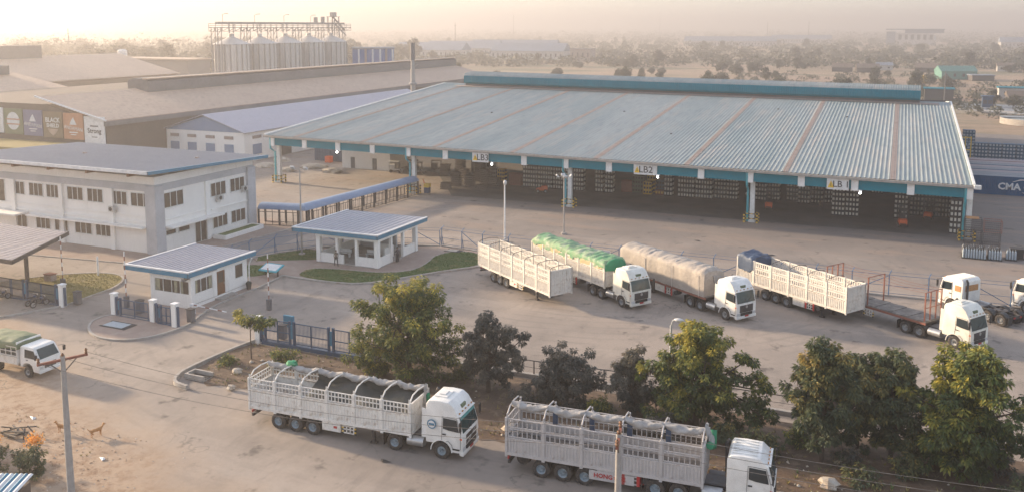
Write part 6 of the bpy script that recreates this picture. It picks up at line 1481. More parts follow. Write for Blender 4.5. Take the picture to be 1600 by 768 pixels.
# ================================================================ FORKLIFTS
def forklift():
    t=T('forklift','','forklift',(0,0,0),0,'orange forklifts in the loading bays')
    b=MB(); b.prism([(-1.0,.35),(-1.05,1.0),(-.75,1.15),(-.1,1.1),(.1,.75),(.75,.7),(.8,.35)],-.5,.5,'y'); O('body',b,'orange',t,bevel=.06,smooth=40)
    b=MB(); b.box(-.55,-.1,-.28,.28,1.1,1.22); b.box(-.62,-.5,-.28,.28,1.15,1.65); O('seat',b,'black',t,bevel=.03)
    b=MB()
    for s in (-.42,.42): b.path([(-.85,s,1.05),(-.7,s,2.1),(.3,s,2.15),(.65,s,.75)],.035,6)
    for k in range(5): b.bar((-.7+k*.25,-.42,2.13),(-.7+k*.25,.42,2.13),.04)
    O('overhead_guard',b,'black',t)
    b=MB()
    for s in (-.3,.3): b.box(.85,.97,s-.05,s+.05,.1,2.6)
    for z in (.5,1.4,2.5): b.box(.86,.95,-.3,.3,z,z+.08)
    O('mast',b,'dark_metal',t)
    for s in (-.25,.25): b=MB(); b.box(.97,1.95,s-.06,s+.06,.12,.17); b.box(.97,1.02,s-.06,s+.06,.12,.7); O('fork',b,'dark_metal',t)
    for x_ in (-.7,.5):
        for s in (-1,1): wheel(t,x_,s,.28,.2,yo=.6,dual=False)
    b=MB(); b.path([(-.2,-.2,1.0),(.12,0,1.35)],.03,6); b.lathe([(.13,0),(.16,.02),(.13,.04)],12,(.1,0,1.35)); O('steering_wheel',b,'black',t)
    b=MB(); b.box(-1.1,-1.0,-.4,.4,.4,.55); O('rear_plate',b,'black',t)
    return t
fk=forklift()
for i,(x,y,a,l) in enumerate([(-51.2,129.9,200,'orange forklift in front of the crate row left of the middle column'),(-16.4,130.8,95,'orange forklift just right of the column between LB2 and LB1'),(1.2,126.3,97,'orange forklift nearest the open front at the right corner bay'),(4.5,132.4,80,'orange forklift behind the front one at the right corner bay')]):
    o=fk if i==0 else dup(fk,(0,0,0)); o.location=(x,y,.01); o.rotation_euler=(0,0,R(a)); o['label']=l
# ================================================================ PEOPLE, DOGS, MOTORCYCLES
def skin_obj(name,verts,edges,mats,par,zsel=None,sub=1):
    """verts: (x,y,z,radius); one continuous skinned surface"""
    me=bpy.data.meshes.new(name); me.from_pydata([v[:3] for v in verts],edges,[]); o=bpy.data.objects.new(name,me); COL.objects.link(o)
    md=o.modifiers.new('s','SKIN'); 
    for i,v in enumerate(verts): me.skin_vertices[0].data[i].radius=(v[3],v[4] if len(v)>4 else v[3]); me.skin_vertices[0].data[i].use_root=(i==0)
    md.use_smooth_shade=True; s=o.modifiers.new('u','SUBSURF'); s.levels=sub; s.render_levels=sub
    dg=bpy.context.evaluated_depsgraph_get(); dg.update(); m2=bpy.data.meshes.new_from_object(o.evaluated_get(dg)); bpy.data.objects.remove(o); m2.name=name
    m2.materials.clear()
    for m in mats: m2.materials.append(M[m])
    if zsel:
        for p in m2.polygons: p.material_index=zsel(p.center)
    return obj(name,m2,par)
def person(x,y,rz,label,top,bottom,walk=0,arm=0,z=0,sc_=1,skirt=False):
    t=T('person',label,'person',(x,y,z),rz)
    L=.22*walk
    v=[(0,0,.93,.15,.12),(0,0,1.12,.135,.10),(.0,0,1.32,.155,.10),(0,0,1.45,.07),(0.02,0,1.54,.055),(.03,0,1.64,.092,.085),(.02,0,1.71,.07)]
    e=[(0,1),(1,2),(2,3),(3,4),(4,5),(5,6)]
    def add(p,fr): v.append(p); e.append((fr,len(v)-1)); return len(v)-1
    for s in (-1,1):
        k=add((0,s*.1,.86,.095),0); k=add((.06*0+L*s*.8+.02,s*.1,.48,.06),k); k=add((L*s*1.3-.03*abs(walk),s*.1,.09,.04),k); add((L*s*1.3+.14,s*.11,.03,.03),k)
    for s in (-1,1):
        k=add((0,s*.2,1.40,.055),2); k=add((-.05*walk*s+.02*arm,s*.25,1.14,.042),k)
        k=add((.18*arm-.1*walk*s+.04,s*(.24-.1*arm),.93+.22*arm,.03),k); k=add((.24*arm-.11*walk*s+.06,s*(.23-.12*arm),.85+.25*arm,.028,.016),k)
        hx,hy,hz=v[k][:3]
        for q in range(4): add((hx+.03+.004*q,hy+s*(-.018+.012*q)*1,hz-.075-.01*(q in (1,2)),.008),k)
        add((hx+.045,hy-s*.02,hz-.03,.009),k)
    def sel(c):
        if c.z>1.47: return 0
        if abs(c.y)>.19 and c.z<1.12: return 0
        if c.z>.95: return 1
        return 2
    skin_obj('body',v,e,['skin',top,bottom,'black'],t,sel)
    b=MB(); b.blob((.005,0,1.69),(.105,.098,.085),3,.06,10,6); O('hair',b,'hair',t,smooth=60)
    b=MB(); b.blob((.125,0,1.63),(.022,.016,.022),3,0,6,4); b.blob((.118,.035,1.66),(.01,.014,.007),1,0,6,4); b.blob((.118,-.035,1.66),(.01,.014,.007),1,0,6,4); O('face_features',b,'skin',t)
    if skirt: b=MB(); b.lathe([(.16,1.0),(.17,.8),(.19,.45),(.21,.12)],14); O('long_skirt',b,bottom,t,smooth=50)
    return t
person(-55.6,80.05,R(-35),'person in a tan shirt and dark trousers walking past the shelter front','shirt_tan','cloth_dark',1,0,.1)
person(-50.2,84.0,R(160),'person in dark clothes and a long skirt standing at the right side of the shelter','shirt_dark','cloth_dark',0,1,.1,skirt=True)
person(-20.1,135.0,R(-70),'person in a white shirt walking out of the dark bay left of the column','print_white','cloth_dark',1,0,.01)
person(-9.4,131.5,R(-60),'person in pale clothes deep in the bay left of the LB1 sign','shirt_tan','cloth_dark',0,0,.01)
def dog(x,y,rz,l):
    t=T('dog',l,'dog',(x,y,0),rz,'tan dogs on the dirt verge')
    v=[(0,0,.46,.10,.12),(.2,0,.46,.10,.13),(.38,0,.5,.09,.12),(.5,0,.62,.055),(.58,0,.72,.06),(.70,0,.69,.032),(-.16,0,.48,.085,.10),(-.26,0,.5,.05),(-.4,0,.62,.022),(-.44,0,.74,.014)]
    e=[(0,1),(1,2),(2,3),(3,4),(4,5),(0,6),(6,7),(7,8),(8,9)]
    def add(p,fr): v.append(p); e.append((fr,len(v)-1)); return len(v)-1
    for s in (-1,1):
        k=add((.36,s*.08,.34,.04),2); k=add((.35,s*.08,.18,.022),k); add((.38,s*.08,.02,.02),k)
        k=add((-.18,s*.085,.34,.055),6); k=add((-.1,s*.085,.26,.032),k); k=add((-.22,s*.085,.14,.02),k); add((-.18,s*.085,.02,.02),k)
        add((.57,s*.05,.82,.016),4)
    skin_obj('body',v,e,['dog_tan'],t)
dog(-46.1,39.4,R(70),'tan dog standing on the dirt verge right of the utility pole'); dog(-48.4,39.1,R(200),'tan dog standing just left of the utility pole')
def motorbike():
    t=T('motorcycle','','motorcycle',(0,0,0),0,'motorcycles parked behind the left verge')
    for x_ in (-.62,.62):
        b=MB(); b.lathe([(.22,-.04),(.29,-.045),(.31,0),(.29,.045),(.22,.04),(.22,-.04)],16,(0,0,0),'y'); w_=O('wheel',b,'tyre',t,loc=(x_,0,.31)); b=MB(); b.lathe([(.0,-.02),(.22,-.015),(.22,.015),(0,.02)],12,(0,0,0),'y'); O('rim',b,'steel',w_)
    b=MB(); b.path([(.62,0,.31),(.45,0,.75),(.38,0,.95)],.03,6); b.path([(-.62,0,.31),(-.2,0,.4),(.1,0,.45),(.4,0,.8)],.04,6); b.blob((0,0,.42),(.22,.14,.16),1,.1); O('frame',b,'dark_metal',t)
    b=MB(); b.blob((-.3,0,.78),(.42,.13,.07),1,.05); O('seat',b,'black',t,smooth=60); b=MB(); b.blob((.18,0,.76),(.24,.14,.13),1,.05); O('fuel_tank',b,'tarp_blue',t,smooth=60)
    b=MB(); b.path([(.3,-.34,1.0),(.4,-.15,1.0),(.4,.15,1.0),(.3,.34,1.0)],.018,5); b.blob((.5,0,.88),.08,1,0,8,5); O('handlebar',b,'steel',t)
    return t
mt=motorbike()
for i,(x,y,a) in enumerate(((-72.9,57.1,80),(-73.9,57.2,95),(-77.9,57.0,85),(-79.0,57.1,100))):
    o=mt if i==0 else dup(mt,(0,0,0)); o.location=(x,y,.06); o.rotation_euler=(0,0,R(a)); o['label']='motorcycle leaning by the left mesh fence, %s from the white pillar'%ORD[i]
# ================================================================ TREES
def leaf_mesh(name,vs,fs,hue,mt):
    me=bpy.data.meshes.new(name); me.from_pydata(vs,[],fs); me.materials.append(M[mt])
    a=me.attributes.new('hue','FLOAT','FACE'); a.data.foreach_set('value',hue); me.update(); return me
def tree(x,y,h,blobs,label,mt,seed,n=9000,ls=.30,trunk=.16,lean=(0,0),cat='tree',name='tree',group='trees of the planted strip',sunhue=.0,th0=.3):
    """tapered trunk, limbs to every clump, leaf sprays spread through the clumps; blobs=(dx,dy,z,r)"""
    g=random.Random(seed); t=T(name,label,cat,(x,y,0),0,group)
    b=MB(); fork=Vector((lean[0]*.4,lean[1]*.4,h*th0)); b.path([(0,0,-.1),(lean[0]*.15,lean[1]*.15,h*th0*.5),tuple(fork),(lean[0],lean[1],h*.8)],[trunk,trunk*.85,trunk*.7,trunk*.2],8)
    clumps=[]
    for (dx,dy,z,r) in blobs:
        c=Vector((dx,dy,z)); s=fork.lerp(Vector((lean[0],lean[1],h*.8)),g.uniform(0,.6)); m_=s.lerp(c,.5)+Vector((g.uniform(-.2,.2),g.uniform(-.2,.2),-.15*r))
        b.path([tuple(s),tuple(m_),tuple(c)],[trunk*.42,trunk*.28,trunk*.12],6)
        k=max(5,int(9*r))
        for _ in range(k):
            d=Vector((g.gauss(0,1),g.gauss(0,1),g.gauss(0,.85))).normalized(); rr=r*g.uniform(.5,1.25); p=c+d*rr; p.z=max(.35,p.z)
            clumps.append((p,g.uniform(.20,.38)*(.6+.35*r),g.uniform(-.3,.3))); q=c.lerp(p,.95); 
            if _%2==0: b.path([tuple(c.lerp(p,.15)),tuple(c.lerp(p,.6)+Vector((0,0,-.05))),tuple(q)],[.035,.025,.012],4)
    O('trunk',b,'bark',t,smooth=60)
    vs=[];fs=[];hu=[]; tw=sum(c[1]**2 for c in clumps)
    zmax=max(c[0].z for c in clumps)
    for (c,r,hv) in clumps:
        k=int(n*r*r/tw)
        for _ in range(k):
            # leaf spray: drooping kinked quad
            d=Vector((g.gauss(0,1),g.gauss(0,1),g.gauss(0,.7))); d.normalize(); p=c+d*r*g.uniform(.2,1)**.6
            out=Vector((d.x,d.y,d.z*.4-.25+g.uniform(-.35,.3))).normalized(); L=ls*g.uniform(.6,1.25); wv=out.cross(Vector((g.uniform(-.5,.5),g.uniform(-.5,.5),1))).normalized()*L*.23
            o=len(vs); mp=p+out*L*.5; tip=p+out*L+Vector((0,0,-.22*L))
            vs+=[tuple(p),tuple(mp+wv),tuple(tip),tuple(mp-wv)]; fs.append((o,o+1,o+2)); fs.append((o,o+2,o+3))
            hh=.34+hv+g.gauss(0,.16)+sunhue*(p.z/zmax-.6)+(.10 if p.x<x*0-.3*1 else 0)*sunhue*2; hh=min(1,max(0,hh)); hu+=[hh,hh]  # paints sunlit tops and left sides into the leaf colour
    obj('crown',leaf_mesh('crown',vs,fs,hu,mt),t); return t
def crown(w,h0,h1,seed,n=14,flat=.8,off=0,taper=.25):
    """clump centres filling an uneven oval crown"""
    g=random.Random(seed); out=[]
    for i in range(n):
        f=i/(n-1); z=h0+(h1-h0)*(f**.9); prof=math.sin(PI*min(1,(f*.84+.14)))**.6*(1-taper*f); a=i*2.4+g.uniform(-.5,.5); q=w/2*prof*g.uniform(.25,.85)
        out.append((off+math.cos(a)*q*1.0,math.sin(a)*q*flat,z,w*g.uniform(.13,.21)))
    return out
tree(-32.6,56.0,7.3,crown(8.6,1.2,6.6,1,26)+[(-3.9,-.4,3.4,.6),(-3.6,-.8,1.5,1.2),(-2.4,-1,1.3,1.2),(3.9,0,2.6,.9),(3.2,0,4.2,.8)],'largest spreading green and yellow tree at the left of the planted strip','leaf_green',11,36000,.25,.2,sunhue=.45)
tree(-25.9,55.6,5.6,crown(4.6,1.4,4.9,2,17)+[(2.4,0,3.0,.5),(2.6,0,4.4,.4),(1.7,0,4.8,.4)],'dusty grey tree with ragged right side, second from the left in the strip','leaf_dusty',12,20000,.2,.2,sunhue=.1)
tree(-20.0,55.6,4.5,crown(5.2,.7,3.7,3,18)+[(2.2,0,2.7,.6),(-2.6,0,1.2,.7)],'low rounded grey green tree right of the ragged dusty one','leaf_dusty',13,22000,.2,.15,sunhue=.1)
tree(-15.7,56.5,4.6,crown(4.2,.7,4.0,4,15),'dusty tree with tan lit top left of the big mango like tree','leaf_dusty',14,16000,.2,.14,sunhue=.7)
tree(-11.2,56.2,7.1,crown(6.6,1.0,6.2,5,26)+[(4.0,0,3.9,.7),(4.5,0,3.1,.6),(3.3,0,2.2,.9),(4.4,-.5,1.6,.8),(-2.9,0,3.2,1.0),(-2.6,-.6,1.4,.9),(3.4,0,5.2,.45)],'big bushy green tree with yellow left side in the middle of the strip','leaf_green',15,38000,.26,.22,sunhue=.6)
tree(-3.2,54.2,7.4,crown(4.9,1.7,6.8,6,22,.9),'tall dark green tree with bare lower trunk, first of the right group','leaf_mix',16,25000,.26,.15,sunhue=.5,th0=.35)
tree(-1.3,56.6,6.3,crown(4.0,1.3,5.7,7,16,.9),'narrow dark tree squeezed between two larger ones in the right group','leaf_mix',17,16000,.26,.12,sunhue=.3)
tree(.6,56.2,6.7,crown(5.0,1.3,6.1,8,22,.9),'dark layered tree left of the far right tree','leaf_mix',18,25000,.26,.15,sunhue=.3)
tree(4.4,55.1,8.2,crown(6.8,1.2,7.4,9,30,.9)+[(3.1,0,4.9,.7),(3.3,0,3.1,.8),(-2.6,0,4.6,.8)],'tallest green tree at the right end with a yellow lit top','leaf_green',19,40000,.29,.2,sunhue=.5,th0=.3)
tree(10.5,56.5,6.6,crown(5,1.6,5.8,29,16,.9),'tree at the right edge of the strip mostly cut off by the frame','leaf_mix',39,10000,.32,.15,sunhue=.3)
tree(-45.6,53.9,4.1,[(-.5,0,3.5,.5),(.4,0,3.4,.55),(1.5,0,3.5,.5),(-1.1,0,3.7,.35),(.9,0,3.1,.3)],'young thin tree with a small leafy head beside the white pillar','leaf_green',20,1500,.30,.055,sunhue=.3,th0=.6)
def bush(x,y,w,h,label,mt,seed,n,ls=.22,group='bushes on the planted strip and verge',z=0,hue=.2):
    return tree(x,y,h,crown(w,h*.25,h*.8,seed,7,1),label,mt,seed,n,ls,.05,cat='bush',name='bush',group=group,sunhue=hue)
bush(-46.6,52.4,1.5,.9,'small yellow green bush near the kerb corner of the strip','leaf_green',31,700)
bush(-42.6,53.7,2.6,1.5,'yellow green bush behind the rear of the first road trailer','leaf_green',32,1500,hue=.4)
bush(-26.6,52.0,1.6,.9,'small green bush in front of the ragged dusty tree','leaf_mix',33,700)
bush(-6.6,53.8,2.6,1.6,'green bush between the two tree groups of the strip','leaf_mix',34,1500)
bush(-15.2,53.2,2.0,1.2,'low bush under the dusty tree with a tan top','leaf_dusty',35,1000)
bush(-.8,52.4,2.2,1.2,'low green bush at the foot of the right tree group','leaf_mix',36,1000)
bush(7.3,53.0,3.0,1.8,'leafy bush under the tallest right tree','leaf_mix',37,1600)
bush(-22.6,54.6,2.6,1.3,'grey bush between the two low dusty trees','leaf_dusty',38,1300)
g=random.Random(123)
for i,(x,y,w_,h_) in enumerate(((-30.8,54.6,2.2,1.2),(-28.6,56.8,2.4,1.4),(-17.6,55.2,2.2,1.3),(-12.8,53.6,2.8,1.6),(-9.0,54.4,2.6,1.5),(-4.6,55.8,2.4,1.5),(-1.9,54.2,2.0,1.3),(1.6,54.3,2.4,1.5),(2.9,57.0,2.2,1.5),(6.4,56.6,2.8,1.8),(9.2,54.4,2.6,1.6),(-34.8,55.0,2.6,1.5))):
    bush(x,y,w_,h_,'low scrub bush filling the strip, %s of twelve from the left'%ORD[[1,2,3,4,5,6,7,8,9,10,11,0][i]],('leaf_dusty','leaf_mix','leaf_green')[i%3],300+i,1500,.2,'low scrub bushes between the strip trees')
bush(-45.2,34.0,2.6,2.0,'dark green bush with an orange flowering top at lower left','leaf_mix',40,3000,.16)
bush(-47.2,33.2,3.0,2.2,'second dark bush at the left edge behind the metal roof','leaf_mix',41,3000,.16)
for i,(x,y,z,l) in enumerate(((-45.7,34.8,1.9,'orange flowers on top of the lower left bush'),(-48.2,34.0,1.9,'orange flowers at the far left edge'))):
    g=random.Random(50+i); vs=[];fs=[];hu=[]
    for _ in range(420):
        d=Vector((g.gauss(0,1),g.gauss(0,1),g.gauss(0,.7))).normalized()*g.uniform(.1,.6); o=len(vs); p=Vector((x,y,z))+d; s=.09
        vs+=[tuple(p+Vector((g.uniform(-s,s),g.uniform(-s,s),g.uniform(-s,s)))) for _ in range(3)]; fs.append((o,o+1,o+2)); hu.append(g.random())
    tag(obj('flower_cluster',leaf_mesh('flowers',vs,fs,hu,'flower')),l,'flowers','orange flower clusters at lower left')
# ================================================================ GROUND LITTER
g=random.Random(77)
def scatter(name,label,cat,n,area,mt,smin,smax,seed,dry=False):
    q=random.Random(seed); vs=[];fs=[]
    for _ in range(n):
        x=q.uniform(area[0],area[1]); y=q.uniform(area[2],area[3]); s=q.uniform(smin,smax)*(q.random()**1.5+.25); z=area[4]; a=q.uniform(0,6)
        if not dry:
            o=len(vs); ca,sa=math.cos(a)*s,math.sin(a)*s; k=q.uniform(.4,1)
            vs+=[(x-ca,y-sa,z),(x+sa*k,y-ca*k,z),(x+ca,y+sa,z),(x-sa*k,y+ca*k,z),(x,y,z+s*q.uniform(.3,.9))]; fs+=[(o,o+1,o+4),(o+1,o+2,o+4),(o+2,o+3,o+4),(o+3,o,o+4)]
        else:
            for _k in range(5):
                o=len(vs); d=.12*s; ang=q.uniform(0,6); vs+=[(x-d*math.sin(ang),y+d*math.cos(ang),z),(x+d*math.sin(ang),y-d*math.cos(ang),z),(x+s*math.cos(ang)*.6,y+s*math.sin(ang)*.6,z+s*q.uniform(.3,.9))]; fs.append((o,o+1,o+2))
    b=MB(); b.add(vs,fs); o=O(name,b,mt); o['kind']='stuff'; tag(o,label,cat)
scatter('gravel','pale stones and rubbish scattered on the soil of the planted strip','gravel',1500,(-48,20,49.8,57,.12),'rubble',.03,.14,1)
scatter('dark_litter','dark soil clods scattered over the planted strip','soil clods',1500,(-48,20,49.4,57.2,.12),'soil',.03,.14,2)
scatter('dry_grass','dry tufts of grass on the planted strip','dry grass',2600,(-48,16,49.2,57.2,.1),'grass_dry',.12,.36,3,True)
scatter('green_weeds','low green weeds on the planted strip','weeds',900,(-48,16,49.4,57.2,.1),'grass',.12,.36,4,True)
scatter('verge_rubble','stones, sticks and rubbish on the dirt verge at lower left','rubble',380,(-58,-38,31,40.5,0),'rubble',.02,.10,5)
scatter('verge_clods','brown clods and dead leaves on the dirt verge at lower left','soil clods',900,(-56,-41,31,40.5,0),'clod',.02,.09,6)
scatter('verge_tufts','dry tufts on the dirt verge at lower left','dry grass',260,(-60,-43,31,40,0),'grass_dry',.08,.2,7,True)
def rock(x,y,r,l,m='rubble',grp='pale rocks on the planted strip'):
    b=MB(); b.blob((0,0,r*.3),(r,r*.75,r*.6),int(x*10)&255,.3,8,5); o=O('rock',b,m,loc=(x,y,.12)); tag(o,l,'rock',grp)
rock(-44.9,51.4,.42,'large pale tan rock near the kerb corner'); rock(-43.2,48.8,.34,'brown rock close to the rear of the road trailer'); rock(-45.2,53.4,.2,'small white rock beside the small bush'); rock(-44.6,54.0,.16,'smaller white stone beside the small bush')
rock(-22.0,50.5,.55,'flat pale rock right of the white cab'); rock(-2.6,51.2,.6,'grey brown mound in the shade of the right trees'); rock(2.4,51.0,.8,'broad brown mound at the bottom right'); rock(-21.2,50.0,.3,'reddish rock right of the white cab')
t=T('drain_culvert','open concrete culvert sunk at the kerb corner of the strip','culvert',(-46.9,49.6,.05))
b=MB(); b.box(-.9,.9,-.55,-.4,0,.4); b.box(-.9,.9,.4,.55,0,.4); b.box(-.9,-.75,-.4,.4,0,.4); b.box(-.75,.9,-.4,.4,.02,.08); O('wall',b,'kerb',t)
b=MB(); b.box(-.7,.85,-.38,.38,.08,.12); O('opening',b,'black',t)
# small items lower left
t=T('metal_roof','blue and white striped metal roof at the lower left corner','roof',(-41.8,29.9,2.2),R(22))
for k in range(14):
    b=MB(); b.add([(-2.6+k*.26,-1.4,.0),(-2.46+k*.26,-1.4,.07),(-2.34+k*.26,-1.4,.0),(-2.6+k*.26,1.0,.25),(-2.46+k*.26,1.0,.32),(-2.34+k*.26,1.0,.25)],[(0,1,4,3),(1,2,5,4)]); O('roof_sheet',b,'print_white' if k%2 else 'blue_trim',t)
b=MB(); b.box(-2.5,.9,-1.3,.9,-2.2,-.1); O('wall',b,'wall_brown',t)
t=T('white_board','slanting white board leaning beside the metal roof','board',(-39.4,30.8,1.0),R(20)); b=MB(); b.X=Matrix.Rotation(R(28),4,'X'); b.cb(0,0,.4,1.1,1.5,.05); O('board',b,'print_white',t); b=MB(); b.bar((-.4,.4,.6),(-.4,.4,-1),.06); b.bar((.4,.4,.6),(.4,.4,-1),.06); O('leg',b,'wood_grey',t)
t=T('low_hut','low flat brown hut at the left edge below the dirt verge','hut',(-52.6,34.8,0),R(10)); b=MB(); b.box(-2.5,1.6,-1.2,1.2,0,1.5); O('wall',b,'soil',t); b=MB(); b.box(-2.6,1.8,-1.3,1.4,1.5,1.62); O('roof',b,'wood_grey',t)
t=T('debris_heap','heap of sticks and dark rubbish at the left edge of the verge','heap',(-51.0,37.6,0))
for k in range(16): b=MB(); a=g.uniform(0,6); b.bar((g.uniform(-1.3,1.3),g.uniform(-.6,.6),.1),(g.uniform(-1.4,1.4),g.uniform(-.7,.7),g.uniform(.2,.7)),.07); O('stick',b,'wood_grey' if k%2 else 'dark_metal',t)
for i,(x,y,r) in enumerate(((-27.5,44.0,0),(-3.5,71.5,1),(.4,74.0,2),(-33.8,72.6,3),(-52.2,39.8,4),(-24.0,98.0,5),(-12.5,104,6),(-55,38.9,7),(-43.2,37.4,8),(-21.7,107.5,9))):
    b=MB(); q=random.Random(r); b.add([(q.uniform(-.3,.3)+math.cos(a)*.35,math.sin(a)*.2,q.uniform(0,.07)) for a in (0,1.2,2.4,3.6,4.8)]+[(0,0,.12)],[(0,1,5),(1,2,5),(2,3,5),(3,4,5),(4,0,5)]); o=O('litter_scrap',b,'print_white' if i in (1,4,7,8) else 'black',loc=(x,y,.004)); tag(o,'%s scrap %s'%('pale' if i in(1,4,7,8) else 'dark',['on the road by the white cab','right of the truck park row','dark, out in the truck yard','below the first trailer','on the verge','before the loading bays','near the LB1 column','beside the dogs','near the utility pole','in front of the LB2 bay'][i]),'scrap','scraps of litter on the concrete')
# ================================================================ FAR LAND
FT=[]
def far_tree_mesh(seed,w,h,n,ls):
    g=random.Random(seed); vs=[];fs=[];hu=[]; cl=crown(w,h*.3,h*.85,seed,12,.9,taper=.1)
    for (dx,dy,z,r) in cl:
        r*=1.15; hv=g.uniform(-.25,.25)
        for _ in range(n//12):
            d=Vector((g.gauss(0,1),g.gauss(0,1),g.gauss(0,.8))).normalized()*r*g.uniform(.5,1.1); p=Vector((dx,dy,z))+d; o=len(vs); s=ls
            vs+=[tuple(p+Vector((g.uniform(-s,s),g.uniform(-s,s),g.uniform(-s,s)*.7))) for _ in range(3)]; fs.append((o,o+1,o+2)); hu.append(min(1,max(0,.5+hv+g.gauss(0,.15))))
    return leaf_mesh('far_crown',vs,fs,hu,'leaf_far')
fm=[far_tree_mesh(200+i,8,7.5,1500,.55) for i in range(4)]+[far_tree_mesh(220,10,6,1500,.6),far_tree_mesh(221,5,9,1200,.5)]
tb=MB(); tb.tube((0,0,0),(0,0,4),.25,6,.12); tb.bar((0,0,2.5),(1.5,.5,4.5),.14); tb.bar((0,0,2.5),(-1.2,-.8,4.6),.14); tmm=tb.mesh('far_trunk',['bark'])
def far_tree(x,y,s,k,label,group='scattered trees on the dry plain'):
    t=T('far_tree',label,'tree',(x,y,0),k*1.3,group); t.scale=(s,s,s*(.85+.1*(k%4)))
    obj('crown',fm[k%6],t); obj('trunk',tmm,t)
# camera-side helper only for choosing places on the ground: azimuth (deg from the view axis) and distance
def at(az,d): a=R(-23.4+az); return (math.sin(a)*d,math.cos(a)*d)
g=random.Random(91)
spots=[]
# trees that can be recognised singly
for az,d,s,k,l in [(13.2,530,1.0,0,'dark round tree left of a pair above the monitor roof'),(15.2,520,1.0,1,'dark round tree right of a pair above the monitor roof'),(10.8,238,.9,4,'yellow green tree crown rising right behind the monitor roof'),(9.3,620,1.3,2,'spreading tree standing among the hazy scrub in the middle'),(27.0,640,1.25,3,'dense dark tree alone right of the white block'),(18.8,760,1.1,5,'dark pair of tall narrow crowns in the middle distance'),(-6.2,680,2.2,5,'tall feathery tree on the skyline right of the silos')]:
    x,y=at(az,d); far_tree(x,y,s,k,l,None) if False else far_tree(x,y,s,k,l)
for i in range(150):
    az=g.uniform(-8,31); d=300/(g.uniform(.12,1.0)); 
    if az<2 and d<420: continue
    x,y=at(az,d)
    if x<14 and y<270: continue
    reg=['beyond the left end of the monitor roof','above the left half of the monitor roof','above the middle of the monitor roof','above the right half of the monitor roof','near the thatched huts','round the green hut at the right'][min(5,max(0,int((az+8)/6.5)))]
    dep='near' if d<480 else ('middle distance' if d<900 else 'far')
    far_tree(x,y,g.uniform(.45,1.15)*(1+.25*(d>1000)),g.randrange(6),'%s hazy scrub tree %s'%(dep,reg),'%s scrub trees %s'%(dep,reg))
for i in range(70):
    az=g.uniform(-32,-6); d=g.uniform(430,900); x,y=at(az,d); far_tree(x,y,g.uniform(1.3,2.3),g.randrange(6),*(('large hazy belt tree at the far left skyline','belt trees at the far left') if az<-24 else (('large hazy belt tree left of the silos','belt trees left of the silos') if az<-17 else ('large hazy belt tree behind and right of the silos','belt trees right of the silos'))))
# woods fading out: one mass
def wood(name,n,azr,dr_,seed,smin,smax,label,hmax=1):
    q=random.Random(seed); vs=[];fs=[];hu=[]
    for i in range(n):
        az=q.uniform(*azr); d=dr_[0]*(dr_[1]/dr_[0])**(q.random()); x,y=at(az,d); r=q.uniform(smin,smax); hh=r*q.uniform(.6,1.0)*hmax; hv=q.uniform(.1,.9)
        for _ in range(60):
            a=Vector((q.gauss(0,1),q.gauss(0,1),abs(q.gauss(0,1)))).normalized(); p=Vector((x+a.x*r,y+a.y*r,a.z*hh*1.3)); o=len(vs); s=min(1.5,r*.34)
            vs+=[tuple(p+Vector((q.uniform(-s,s),q.uniform(-s,s),q.uniform(-s,s)*.8))) for _ in range(3)]; fs.append((o,o+1,o+2)); hu.append(hv)
    o=obj(name,leaf_mesh(name,vs,fs,hu,'leaf_far')); o['kind']='stuff'; tag(o,label,'woodland')
wood('distant_woodland',2200,(-33,33),(1700,6000),1,8,18,'hazy woodland filling the horizon')
wood('scrub_mass',2100,(-10,33),(580,2400),2,1.6,6.5,'low scrub scattered over the dry plain')
wood('near_scrub',420,(14,33),(290,520),4,.8,2.4,'low green and brown scrub beyond the ponds')
wood('tree_belt_mass',700,(-34,-10),(560,1300),3,4.5,9.5,'hazy tree belt on the left horizon',1.6)
# buildings on the plain
def hut(az,d,w,dp,h,rot,wall,roof,label,gable=True,group=None,name='far_hut'):
    x,y=at(az,d); t=T(name,label,'building',(x,y,0),R(rot),group); b=MB(); b.box(-w/2,w/2,-dp/2,dp/2,0,h); O('wall',b,wall,t)
    b=MB()
    if gable: b.prism([(-dp/2-.4,h-.1),(dp/2+.4,h-.1),(0,h+dp*.28)],-w/2-.4,w/2+.4,'x')
    else: b.box(-w/2-.4,w/2+.4,-dp/2-.4,dp/2+.4,h,h+.35)
    O('roof',b,roof,t)
    k=max(2,int(w/4))
    for i in range(k): xx=-w/2+w*(i+.5)/k; b=MB(); b.box(xx-.6,xx+.6,-dp/2-.06,-dp/2,h*.35,h*.7); O('window',b,'far_dark',t)
    return t
hut(26.3,500,17,9,4.2,20,'far_roof_green','far_roof_green','dark green gabled hut on the plain with a white roof edge'); hut(27.6,492,10,7,2.6,15,'far_dark','far_roof','low open shed right of the dark green hut',False)
hut(20.2,560,11,8,2.6,0,'far_dark','thatch','low thatched hut, left of a pair behind the monitor roof'); hut(21.6,555,12,8,2.8,8,'far_dark','thatch','low thatched hut, right of a pair behind the monitor roof')
hut(24.8,570,12,9,2.8,-5,'far_dark','thatch','thatched mound roofed hut left of the yellow haystack',True); hut(22.5,590,9,6,3,10,'far_wall','far_roof','grey tin hut beside the thatched huts'); hut(28.8,600,9,6,3.4,0,'far_wall','thatch','small white walled hut with a dark roof above the green hut')
hut(25.5,345,9,6,4.6,0,'far_dark','teal','teal topped water stand just beyond the warehouse corner',False); hut(29.2,372,9,6,4,0,'far_wall','teal','teal roofed hut beyond the ponds at the right',False); hut(28.0,330,3,3,3.4,0,'blue_fence','blue_fence','small blue pump box beside the pond',False)
hut(29.9,360,12,6,2.2,5,'far_dark','thatch','low brown open shed right of the teal hut')
hut(4.5,680,16,12,9.5,0,'roof_pink','monitor_brown','square pink frame tower standing in the hazy scrub',False,name='frame_tower')
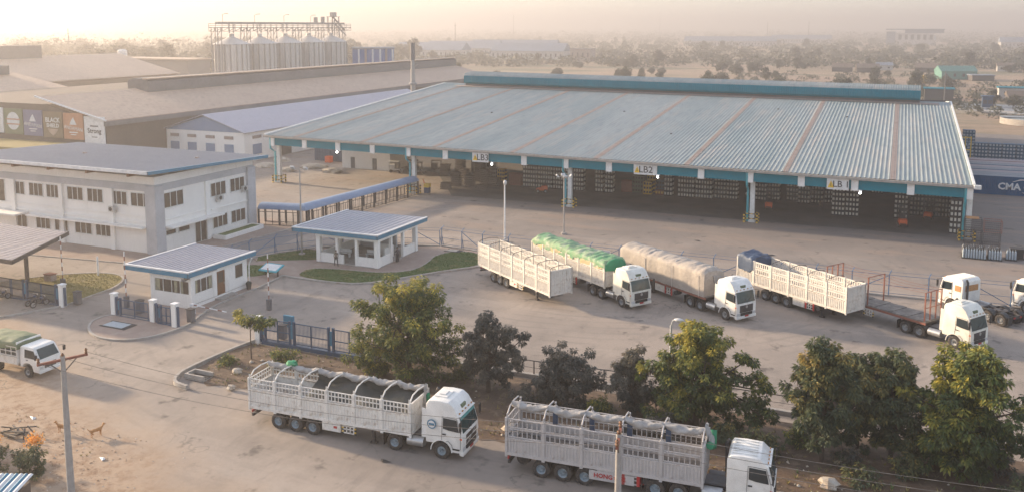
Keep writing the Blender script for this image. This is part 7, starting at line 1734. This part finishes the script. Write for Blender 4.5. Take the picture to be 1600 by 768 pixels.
for i,(az,d,w) in enumerate(((-3.0,820,70),(0.2,900,90),(1.2,720,60),(-5.0,760,60),(13.6,1250,120),(17.8,1500,90),(24.0,1500,60),(29.5,1300,50))):
    hut(az,d,w,22,7,4,'far_wall','far_roof','hazy long low factory shed, %s of those on the plain counted from the left'%['second','third','fourth','first','fifth','sixth','seventh','eighth'][i],True,'long hazy sheds on the plain','far_shed')
t=T('white_block','large white industrial block with flat dark roof in the haze at the right','building',(*at(24.2,1400),0),R(-2))
b=MB(); b.box(-28,22,-12,12,0,17); O('wall',b,'far_wall',t); b=MB(); b.box(-40,-28,-10,12,0,19); b.box(-16,34,-10,13,17,21.5); O('upper_wall',b,'far_roof',t)
for i in range(6): b=MB(); b.box(-24+i*8,-20+i*8,-12.3,-12,8,15); O('window',b,'far_dark',t)
b=MB(); b.box(-41,35,-12.5,14,21.5,23); O('roof',b,'far_roof',t)
t=T('haystack','round yellow haystack on the plain beyond the monitor end','haystack',(*at(24.7,455),0)); b=MB(); b.blob((0,0,1.6),(2.2,2.2,2.2),3,.1,12,7); O('straw',b,'crate_yellow',t,smooth=60)
b=MB(); b.tube((0,0,0),(0,0,4.4),.12,6); O('pole',b,'wood_grey',t)
for i,(az,d,h) in enumerate(((.1,1900,52),(9.3,2600,68),(-3.6,900,30),(15.8,1700,34),(18.2,1700,36),(-26.2,520,25),(22.4,335,7),(20.5,330,5),(25.8,336,11),(29.9,330,13))):
    x,y=at(az,d); t=T('far_mast','thin %s standing in the haze, %s'%('mast' if d>500 else 'pole',['above the left end of the monitor roof','tallest one, on the middle skyline','left of the long sheds','left one of a pair over the middle scrub','right one of a pair over the middle scrub','at the far left skyline','behind the monitor roof right part','short, behind the monitor roof','at the right warehouse corner','beyond the ponds at the right'][i]),'mast',(x,y,0),0,'masts and poles on the plain'); b=MB(); b.tube((0,0,0),(0,0,h),.09+d*.0004,6,.05+d*.0002); O('shaft',b,'monitor_brown',t)
    if d>500: b=MB(); b.bar((-h*.03,0,h*.9),(h*.03,0,h*.9),.1+d*.0003); O('crossarm',b,'monitor_brown',t)
# ================================================================ HAZE
hm=bpy.data.materials.new('haze'); hm.use_nodes=True; n=hm.node_tree.nodes; n.remove(n['Principled BSDF']); pv=n.new('ShaderNodeVolumePrincipled')
pv.inputs['Color'].default_value=(.56,.54,.545,1); pv.inputs['Density'].default_value=HAZE_DENSITY; pv.inputs['Anisotropy'].default_value=.5
hm.node_tree.links.new(pv.outputs[0],n['Material Output'].inputs['Volume'])
b=MB(); b.box(-7100,7100,-7100,7100,-1.6,70); me=b.mesh('haze',[hm]); o=obj('haze',me); o['kind']='stuff'; tag(o,'thin warm haze lying over the whole site','haze')
